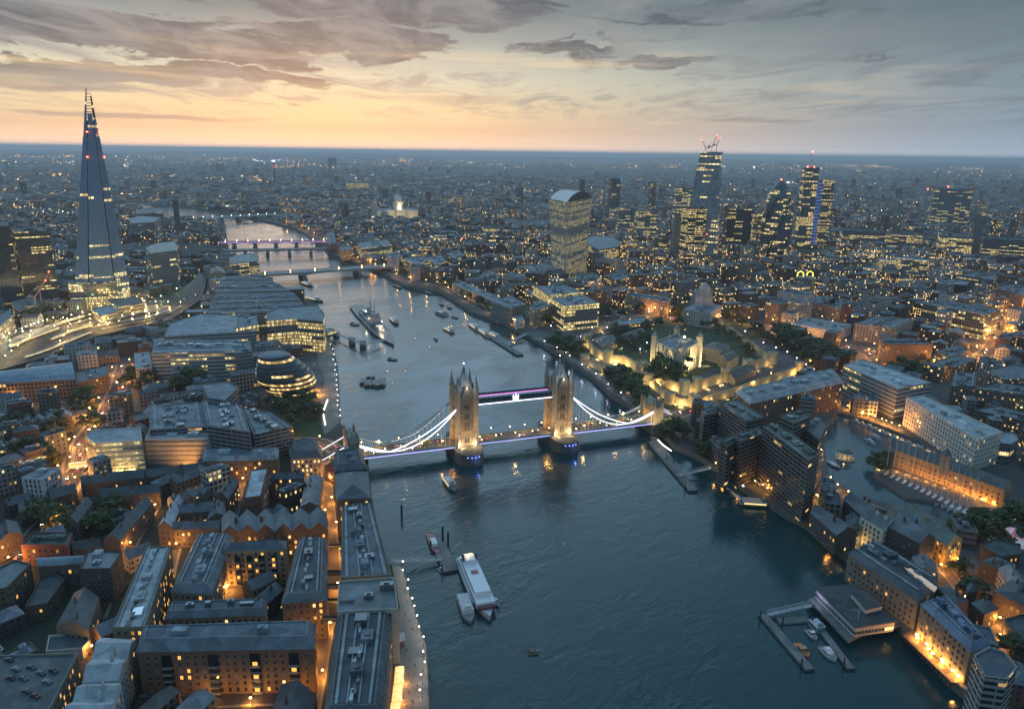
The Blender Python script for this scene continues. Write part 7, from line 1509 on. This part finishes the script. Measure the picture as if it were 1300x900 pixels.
CARS = [car_proto(c_) for c_ in ((.05,.055,.06),(.4,.4,.42),(.2,.21,.23),(.04,.06,.15),(.25,.03,.03))]; PARK = [car_proto(c_, None, False) for c_ in ((.05,.055,.06),(.2,.2,.22),(.1,.105,.12),(.04,.06,.12),(.09,.03,.03))]; BUS = car_proto((.45,.03,.03), 'bus'); WBUS = car_proto((.6,.6,.62), 'bus'); VAN = car_proto((.6,.42,.03), 'van')
used_ = set()
def car(src, p, z, rz, label, group=None):
    if id(src) not in used_: used_.add(id(src)); src.location = (p[0], p[1], z); src.rotation_euler = (0,0,rz); src['label'] = label; o = src
    else: o = dup(src, (p[0], p[1], z), rz, label)
    if group: o['group'] = group
    return o
cs = []
for i, (s_, t) in enumerate(((-70,4),(-52,-4),(-40,4),(-18,-4),(16,3),(30,-3),(48,3),(62,-3),(98,4),(112,-4),(126,4),(146,-4))): p = bp(s_, t, 10); cs.append(car(CARS[i % 5], p, 10.02, angB+(pi if t > 0 else 0), 'x', 'cars on the stone bridge'))
number(cs, 'small car driving across the stone bridge'); car(VAN, bp(-30, -4, 10), 10.02, angB, 'yellow truck crossing the stone bridge near its south tower'); car(BUS, at(147,512), GZ+.05, 1.0, 'red double deck bus on the main street of the left bank'); car(WBUS, at(99,594), GZ+.05, 1.2, 'white bus at the junction beside the yellow louvred building')
cs = []; zc = GZ+12-.9
for x, y in ((12,838),(21,850),(14,861),(30,862),(52,855),(68,852),(60,866),(34,878),(45,884),(40,848)): cs.append(car(PARK[(x+y) % 5], at(x, y, zc), zc+.02, .5+R.choice((0, pi))+R.uniform(-.1,.1), 'x', 'cars on the car park roof'))
number(cs, 'car parked on the flat car park roof')
cs = []; SP = ROADS
for ri, n_, lab in ((0, 22, 'car with lights on along the left bank main street'), (5, 20, 'car with lights on around the hill roundabout'), (7, 16, 'car with lights on the right hand main road'), (2, 9, 'car with lights on along the bridge approach street'), (4, 9, 'car with lights on along the northern bridge approach'), (10, 10, 'parked car on the slanting housing street')):
    P = SP[ri][0]; cs = []
    for i in range(n_):
        j = int((i+R.random()*.8)/n_*(len(P)-2)); d = (P[j+1]-P[j]).normalized(); nn = Vector((-d.y, d.x)); sg = 1 if i % 2 else -1; q_ = P[j].lerp(P[j+1], R.random())+nn*sg*(2.2 if ri != 10 else 2.6); cs.append(car((PARK if ri == 10 else CARS)[R.randrange(5)], q_, GZ+.05, atan2(d.y, d.x)+(pi if sg > 0 else 0), lab, 'cars: '+lab))
    number(cs, lab)

# ------------------------------------------------------------------ people on the promenades
def person_proto(coat, legs, stride):
    b = bmesh.new(); J = {}
    def v(n, x, y, z): J[n] = b.verts.new((x, y, z))
    for n, x, y, z in (('pel',0,0,.95),('chest',.02,0,1.32),('neck',.02,0,1.50),('head',.04,0,1.64),('top',.03,0,1.74)): v(n, x, y, z)
    for s_, sg in (('l',1),('r',-1)):
        for n, x, y, z in (('sh',.02,.19*sg,1.40),('el',.02-stride*.3*sg,.25*sg,1.12),('ha',.10-stride*.5*sg,.24*sg,.88),('hip',0,.10*sg,.90),('kn',.05+stride*.5*sg,.10*sg,.50),('an',stride*sg-.02,.10*sg,.08),('toe',stride*sg+.16,.11*sg,.04)): v(n+s_, x, y, z)
    E = [('pel','chest'),('chest','neck'),('neck','head'),('head','top')]
    for s_ in 'lr': E += [('chest','sh'+s_),('sh'+s_,'el'+s_),('el'+s_,'ha'+s_),('pel','hip'+s_),('hip'+s_,'kn'+s_),('kn'+s_,'an'+s_),('an'+s_,'toe'+s_)]
    for a, c in E: b.edges.new((J[a], J[c]))
    b.verts.index_update(); names = sorted(J, key=lambda n: J[n].index); me = bpy.data.meshes.new('person'); b.to_mesh(me); b.free(); o = bpy.data.objects.new('person', me); COL.objects.link(o)
    rr_ = {'pel':.15,'chest':.17,'neck':.065,'head':.105,'top':.07,'sh':.085,'el':.06,'ha':.045,'hip':.105,'kn':.075,'an':.05,'toe':.045}
    md = o.modifiers.new('skin', 'SKIN'); sk_ = me.skin_vertices[0].data
    for i, n in enumerate(names): r_ = rr_.get(n) or rr_[n[:-1]]; sk_[i].radius = (r_, r_); sk_[i].use_root = n == 'pel'
    o.modifiers.new('sub', 'SUBSURF').levels = 1
    dg = bpy.context.evaluated_depsgraph_get(); m2 = bpy.data.meshes.new_from_object(o.evaluated_get(dg)); bpy.data.objects.remove(o); m2.name = 'person'
    for c_ in (coat, legs, (.45,.30,.23), (.05,.035,.025)):
        mm = bpy.data.materials.new('cloth'); mm.use_nodes = True; mm.node_tree.nodes['Principled BSDF'].inputs['Base Color'].default_value = (*c_, 1); mm.node_tree.nodes['Principled BSDF'].inputs['Roughness'].default_value = .85; m2.materials.append(mm)
    for p_ in m2.polygons:
        z = p_.center.z; p_.material_index = (3 if p_.center.x < .03 or z > 1.72 else 2) if z > 1.52 else (2 if abs(p_.center.y) > .2 and z < .92 else (0 if z > .86 else 1)); p_.use_smooth = True
    return m2
PM = [person_proto((.05,.06,.09),(.03,.03,.04),.22), person_proto((.22,.06,.05),(.05,.06,.09),.18), person_proto((.25,.24,.22),(.04,.04,.04),.25), person_proto((.03,.03,.03),(.09,.08,.07),.05)]
def people(spots, text):
    ps_ = []
    for x, y in spots: o = bpy.data.objects.new('person', PM[R.randrange(4)]); COL.objects.link(o); o.location = at(x, y, GZ+.03); o.rotation_euler = (0,0,R.uniform(0,6.28)); tag(o, 'x', 'person', 'people: '+text); ps_.append(o)
    number(ps_, text)
people([(514,752),(518,764),(515,781),(520,790),(524,800),(516,826),(520,838),(527,846),(518,858),(522,866),(530,872),(519,880),(524,892),(514,894)], 'person in dark clothes walking on the wharf promenade')
people([(424,470),(421,482),(425,495),(418,502),(427,512),(422,520),(424,455)], 'person walking on the egg hall promenade')

for s_ in CARS+PARK+[BUS, WBUS, VAN]:
    if id(s_) not in used_:
        for c_ in list(s_.children): bpy.data.objects.remove(c_)
        bpy.data.objects.remove(s_)
# ================================================================== the rest of the town
LM = [('the domed cathedral', 506, 278), ('the flared tower', 722, 330), ('the wedge tower', 890, 335), ('the bullet tower', 990, 330), ('the tapering spire', 131, 386), ('the hill palace', 890, 395), ('the glowing glass office', 720, 400), ('the white grid block', 1010, 400), ('the roundabout', 1085, 445), ('the grid fronted office', 1210, 420), ('the pinkish white block', 652, 368),
      ('the hospital tower', 40, 370), ('the blue curved hall', 45, 500), ('the concrete road bridge', 480, 345), ('the wide white banded office', 255, 480), ('the yellow louvred building', 145, 600), ('the car park', 40, 870), ('the housing square', 145, 660), ('the banded glass office', 1120, 520), ('the masted tower', 1020, 330), ('the bulky upper right tower', 1200, 290), ('the dark moat grove', 1025, 450), ('the three rounded glass towers', 1143, 357), ('the square chimney tower', 222, 283), ('the yacht basin', 1200, 650), ('the lower right lane', 1260, 790), ('the long custom frontage', 610, 385)]
LMW = [(n_, at(x, y), x, y) for n_, x, y in LM]
FB = [(min(p[0] for p in f), min(p[1] for p in f), max(p[0] for p in f), max(p[1] for p in f), f) for f in FOOT]
KEEP = [[(735,470),(690,440),(660,425),(680,405),(760,395),(862,385),(985,425),(1070,470),(950,510),(850,545),(800,510)], [(330,500),(430,430),(435,555),(330,560)], [(484,735),(550,720),(560,915),(480,915)], [(1180,470),(1215,460),(1235,492),(1190,510)], [(880,560),(1060,560),(1070,640),(985,640)],[(1040,520),(1290,560),(1300,700),(1040,640)], [(118,640),(165,632),(150,680),(110,680)]]
KEEPW = [[tuple(at(x, y).to_2d()) for x, y in k_] for k_ in KEEP]
RP = [(P[i], w_) for P, w_ in ROADS for i in range(0, len(P), 1)]
RB = [(p.x, p.y) for p in [Vector(q_) for q_ in RIVER]]
def near_poly(x, y, poly, r):
    if inside((x, y), poly): return True
    n_ = len(poly)
    for i in range(n_):
        ax, ay = poly[i][0], poly[i][1]; bx, by = poly[(i+1) % n_][0]-ax, poly[(i+1) % n_][1]-ay; l2 = bx*bx+by*by+1e-9
        t = max(0, min(1, ((x-ax)*bx+(y-ay)*by)/l2))
        if (ax+bx*t-x)**2+(ay+by*t-y)**2 < r*r: return True
    return False
def blocked(x, y, r, d):
    if near_poly(x, y, RIVER, r+6): return True
    if d < 1500:
        if near_poly(x, y, DOCK, r+3): return True
        for k_ in KEEPW:
            if inside((x, y), k_): return True
        for p, w_ in RP:
            if abs(p.x-x) < w_+r and abs(p.y-y) < w_+r and hypot(p.x-x, p.y-y) < w_+r*.8: return True
    for x0, y0, x1, y1, f in FB:
        if x0-r < x < x1+r and y0-r < y < y1+r and near_poly(x, y, f, r*.85): return True
    return False
cand = []; vdir = Vector((FW.x, FW.y)).normalized(); vr_ = Vector((vdir.y, -vdir.x))
d = 120.0
while d < 15500:
    cell = 24 if d < 640 else 33 if d < 1500 else (36 if d < 2600 else 36+(d-2600)*.013)
    half = d*.95+160; n_ = int(2*half/cell)
    for i in range(n_):
        off = -half+(i+R.uniform(.2,.8))*cell; dd = d+R.uniform(-.3,.3)*cell
        x, y = CX+vdir.x*dd+vr_.x*off, CY+vdir.y*dd+vr_.y*off
        q_ = proj((x, y, GZ))
        if not (-240 < q_[0] < 1560 and q_[1] < 1010): continue
        a_ = .35+1.1*sin(x*.0011+.6)+.9*cos(y*.0013+x*.0004); a_ = round(a_/.35)*.35
        w_, dp = R.uniform(15, 30), R.uniform(12, 22)
        if d < 640: w_, dp = R.uniform(11, 19), R.uniform(8, 12)
        if d > 2600: w_, dp = R.uniform(.5, .95)*cell, R.uniform(.35, .7)*cell
        rr = min(w_, dp)*.62
        if blocked(x, y, rr, d): continue
        if d > 1500 and sin(x*.0045+1.3)*cos(y*.0051-.4) > .66 : continue
        core_ = max(0, 1-hypot(x+450, y-900)/620); h = R.uniform(8, 17) if R.random() < .62 else R.uniform(14, 26)
        if core_ > 0: h = R.uniform(14, 30)+core_*R.choice((0, 0, 8, 22))
        if d > 2000 and R.random() < .012: h = R.uniform(35, 75); w_ = min(w_, 24); dp = min(dp, 20)
        if d < 420: h = min(h, 11)
        if 470 < q_[0] < 540 and 276 < q_[1] < 335: h = min(h, 16)
        if y < -60 and d < 1500: h *= .8
        cand.append((x, y, w_, dp, a_, h, dd, q_))
    d += cell*.92
WALLS = [('brown brick', (.14,.10,.075)), ('dark brick', (.09,.07,.06)), ('buff brick', (.21,.18,.135)), ('pale stone', (.33,.32,.29)), ('grey concrete', (.19,.19,.19)), ('white rendered', (.42,.42,.42)), ('reddish brick', (.15,.075,.06))]
STY = ['punched','punched','georgian','gridwall','ribbon']
cand.sort(key=lambda c_: (not (-20 < c_[7][0] < 1320 and c_[7][1] < 905), -(max(c_[2], c_[3])*(c_[5]+8))/c_[6]**2))
import collections
NI = max(0, 292-sum(1 for o in S.objects if o.parent is None and o.get('category') in ('warehouse','apartment block','office','house','tower','hotel','block','hall','pub','school','park','station','range','skyscraper','hospital','fortress building','building','gallery','church','apartment_block','pavilion')))
cnt = collections.Counter(); spec = []
for c_ in cand[:NI]:
    x, y, w_, dp, a_, h, dd, q_ = c_
    n_, lp, lx, ly = min(LMW, key=lambda t: (t[1].x-x)**2+(t[1].y-y)**2)
    dpx, dpy = q_[0]-lx, q_[1]-ly
    rel = ('right of' if dpx > 0 else 'left of') if abs(dpx) > abs(dpy)*1.2 else ('in front of' if dpy > 0 else 'behind')
    spec.append((n_, rel, hypot(lp.x-x, lp.y-y), c_))
spec.sort(key=lambda t: t[2])
for n_, rel, _, (x, y, w_, dp, a_, h, dd, q_) in spec:
    cnt[(n_, rel)] += 1; k_ = cnt[(n_, rel)]; wn, wc = R.choice(WALLS); g_ = R.uniform(.8, 1.2); wc = tuple(v_*g_ for v_ in wc); g_ = R.uniform(.6, 1.4)
    flat = h > 15 or R.random() < .35; lt = R.choice((.02,.05,.08,.15,.3)) if flat else R.uniform(.01,.08)
    roof = 'flat' if flat else R.choice(('gable','hip','gable','saw')); nm = 'office' if flat and h > 14 else 'house'
    ordn = ORD[k_-1] if k_ <= 20 else str(k_)+({1:'st',2:'nd',3:'rd'}.get(k_ % 10, 'th'))+' '
    lab = f"{ordn}plain {wn} {'flat' if flat else 'pitched'} roofed building {rel} {n_}"
    building(nm if nm == 'office' else 'house', lab, rect((x, y), w_, dp, a_), h, style=R.choice(STY) if flat else 'punched', wall=wc, lit=lt, roof=roof, rc=tuple(v_*g_ for v_ in (.13,.15,.17)), rh=3.5, plant=R.choice((1,2,3)) if flat else 0, n=2, cat='building', group='plain buildings of the mid town', taken=False)
# everything smaller in the picture: one mass of far blocks
fw = MB(); fr = MB()
for (x, y, w_, dp, a_, h, dd, q_) in cand[NI:]:
    wn, wc = R.choice(WALLS); fw.seed = R.random()*80; g_ = R.uniform(.7, 1.25); lt = R.choice((.01,.02,.04,.07,.12,.28)) if dd < 3500 else R.choice((.0,.01,.03,.12))
    if 1000 < dd < 2600 and hypot(x+450, y-900) < 700: lt = R.choice((.06,.12,.25,.5))
    pts = rect((x, y), w_, dp, a_); col = (wc[0]*g_, wc[1]*g_, wc[2]*g_, lt); rc = R.choice(((.09,.10,.11),(.15,.165,.18),(.22,.235,.25),(.12,.105,.095)))
    fw.walls(pts, GZ, GZ+h, 0, col)
    if h > 15 or R.random() < .3:
        fr.cap(pts, GZ+h, 0, rc)
        if dd < 3200 and R.random() < .7: fr.box(lerp(pts[0], pts[2], R.uniform(.35,.65)), GZ+h, GZ+h+R.uniform(1.5,4), w_*.35, dp*.4, a_, 0, tuple(v_*1.3 for v_ in rc), bottom=False)
    else:
        a, b, c_, d_ = pts; r1, r0 = lerp(b, c_, .5), lerp(d_, a, .5); zr = GZ+h+dp*.22; z1 = GZ+h
        fr.face([(*a, z1), (*b, z1), (*r1, zr), (*r0, zr)], 0, None, rc); fr.face([(*c_, z1), (*d_, z1), (*r0, zr), (*r1, zr)], 0, None, rc)
        fw.face([(*b, z1), (*c_, z1), (*r1, zr)], 1, None, col); fw.face([(*d_, z1), (*a, z1), (*r0, zr)], 1, None, col)
root = thing('distant_city', (0,0,0), 'mass of small distant town blocks reaching to the horizon', 'city'); root['kind'] = 'stuff'
tag(fw.build('city_walls', [MATS['distant'], MATS['roof']], root), kind='stuff'); tag(fr.build('city_roofs', MATS['roof'], root), kind='stuff')
# far tree masses between the blocks
ft = MB()
for i in range(1500):
    dd = 900*(9.5**R.random()); an = R.uniform(-.66, .66); x, y = CX+cos(an)*vdir.x*dd+sin(an)*vr_.x*dd, CY+cos(an)*vdir.y*dd+sin(an)*vr_.y*dd
    if blocked(x, y, 8, dd): continue
    s0 = R.uniform(6, 10)*(1+dd/7000)
    for j in range(26):
        u, v_ = R.uniform(-.2, 1), R.uniform(0, 2*pi); s_ = sqrt(max(0, 1-u*u)); n_ = Vector((s_*cos(v_), s_*sin(v_), u)); p = Vector((x, y, GZ+5))+Vector((n_.x*s0, n_.y*s0, n_.z*6))*R.uniform(.7, 1.05)
        a = n_.orthogonal().normalized(); b_ = n_.cross(a); z_ = R.uniform(1.2, 2.6)*(1+dd/7000); ft.face([p-a*z_, p-b_*z_*.7, p+a*z_, p+b_*z_*.7], 0, None, None, R.random()**1.3)
tag(ft.build('distant_trees', MATS['leaves']), kind='stuff')
# far street lights and lit signs: strung along streets, each with its own colour and strength
cl_ = bpy.data.materials.new('street_light_glow'); cl_.use_nodes = True; q = NT(cl_.node_tree); b = q.n['Principled BSDF']; a_ = q.new('ShaderNodeAttribute', attribute_name='fc'); q.put(b.inputs['Emission Color'], a_.outputs['Color']); b.inputs['Emission Strength'].default_value = 7.5; b.inputs['Base Color'].default_value = (.1,.1,.1,1); cl_.cycles.emission_sampling = 'NONE'
m = MB()
def dot(x, y, dd, col, st, sc_=1.0):
    if near_poly(x, y, RIVER, 8): return
    s_ = dd*.00022*sc_; z = GZ+R.uniform(6, 14)*(1+dd/7000)+(60 if dd > 6900 else 0); P = [(x+s_,y,z),(x,y+s_,z),(x-s_,y,z),(x,y-s_,z)]; c_ = (col[0]*st, col[1]*st, col[2]*st, 0)
    for j in range(4): m.face([P[j], P[(j+1) % 4], (x, y, z+s_)], 0, None, c_); m.face([P[(j+1) % 4], P[j], (x, y, z-s_)], 0, None, c_)
PAL = [(1.0,.46,.10)]*6+[(1.0,.66,.24)]*3+[(1.0,.85,.6)]*2+[(.75,.85,1.0)]
for i in range(420):      # streets
    dd = 800*((15000/800)**R.random()); an = R.uniform(-.68, .68); x, y = CX+cos(an)*vdir.x*dd+sin(an)*vr_.x*dd, CY+cos(an)*vdir.y*dd+sin(an)*vr_.y*dd
    a_ = R.choice((.2,.9,1.7,2.5))+R.gauss(0, .25); col = R.choice(PAL); st = 2.2*R.random()**2+.15; stp = R.uniform(22, 34)*(1+dd/9000)
    for j in range(R.randrange(4, 20)):
        if R.random() < .75: dot(x+cos(a_)*stp*j+R.gauss(0, 3), y+sin(a_)*stp*j+R.gauss(0, 3), dd, col, st*R.uniform(.4, 1.3), R.uniform(.6, 1.2))
for i in range(2000):     # single lamps, signs
    dd = 900*((17000/900)**R.random()); an = R.uniform(-.68, .68); dot(CX+cos(an)*vdir.x*dd+sin(an)*vr_.x*dd, CY+cos(an)*vdir.y*dd+sin(an)*vr_.y*dd, dd, R.choice(PAL), 3.0*R.random()**3.2+.08, R.uniform(.6, 1.3))
for i in range(46):       # clusters: squares and stations
    dd = R.uniform(1400, 8500); an = R.uniform(-.66, .66); x, y = CX+cos(an)*vdir.x*dd+sin(an)*vr_.x*dd, CY+cos(an)*vdir.y*dd+sin(an)*vr_.y*dd; col = R.choice(PAL)
    for j in range(R.randrange(5, 16)): dot(x+R.gauss(0, 40), y+R.gauss(0, 40), dd, col, R.uniform(.4, 2.2), R.uniform(.7, 1.5))
for i in range(110):
    dd = R.uniform(1200, 8000); an = R.uniform(-.66, .66); dot(CX+cos(an)*vdir.x*dd+sin(an)*vr_.x*dd, CY+cos(an)*vdir.y*dd+sin(an)*vr_.y*dd, dd, R.choice(((1.0,.10,.06),(1.0,.10,.06),(.7,.2,1.0),(.2,.4,1.0),(.3,1.0,.4))), R.uniform(.4, 1.6))
tag(m.build('distant_street_lights', cl_), kind='stuff')

# lamps that share a street are told apart by their order in the picture
by_ = collections.defaultdict(list)
for o in S.objects:
    if o.parent is None and o.get('label') and (o.name.split('.')[0].endswith('_lamp') or o.name.startswith('signal_light')): by_[o['label']].append(o)
for t_, os_ in by_.items():
    if len(os_) > 1: number(os_, t_)
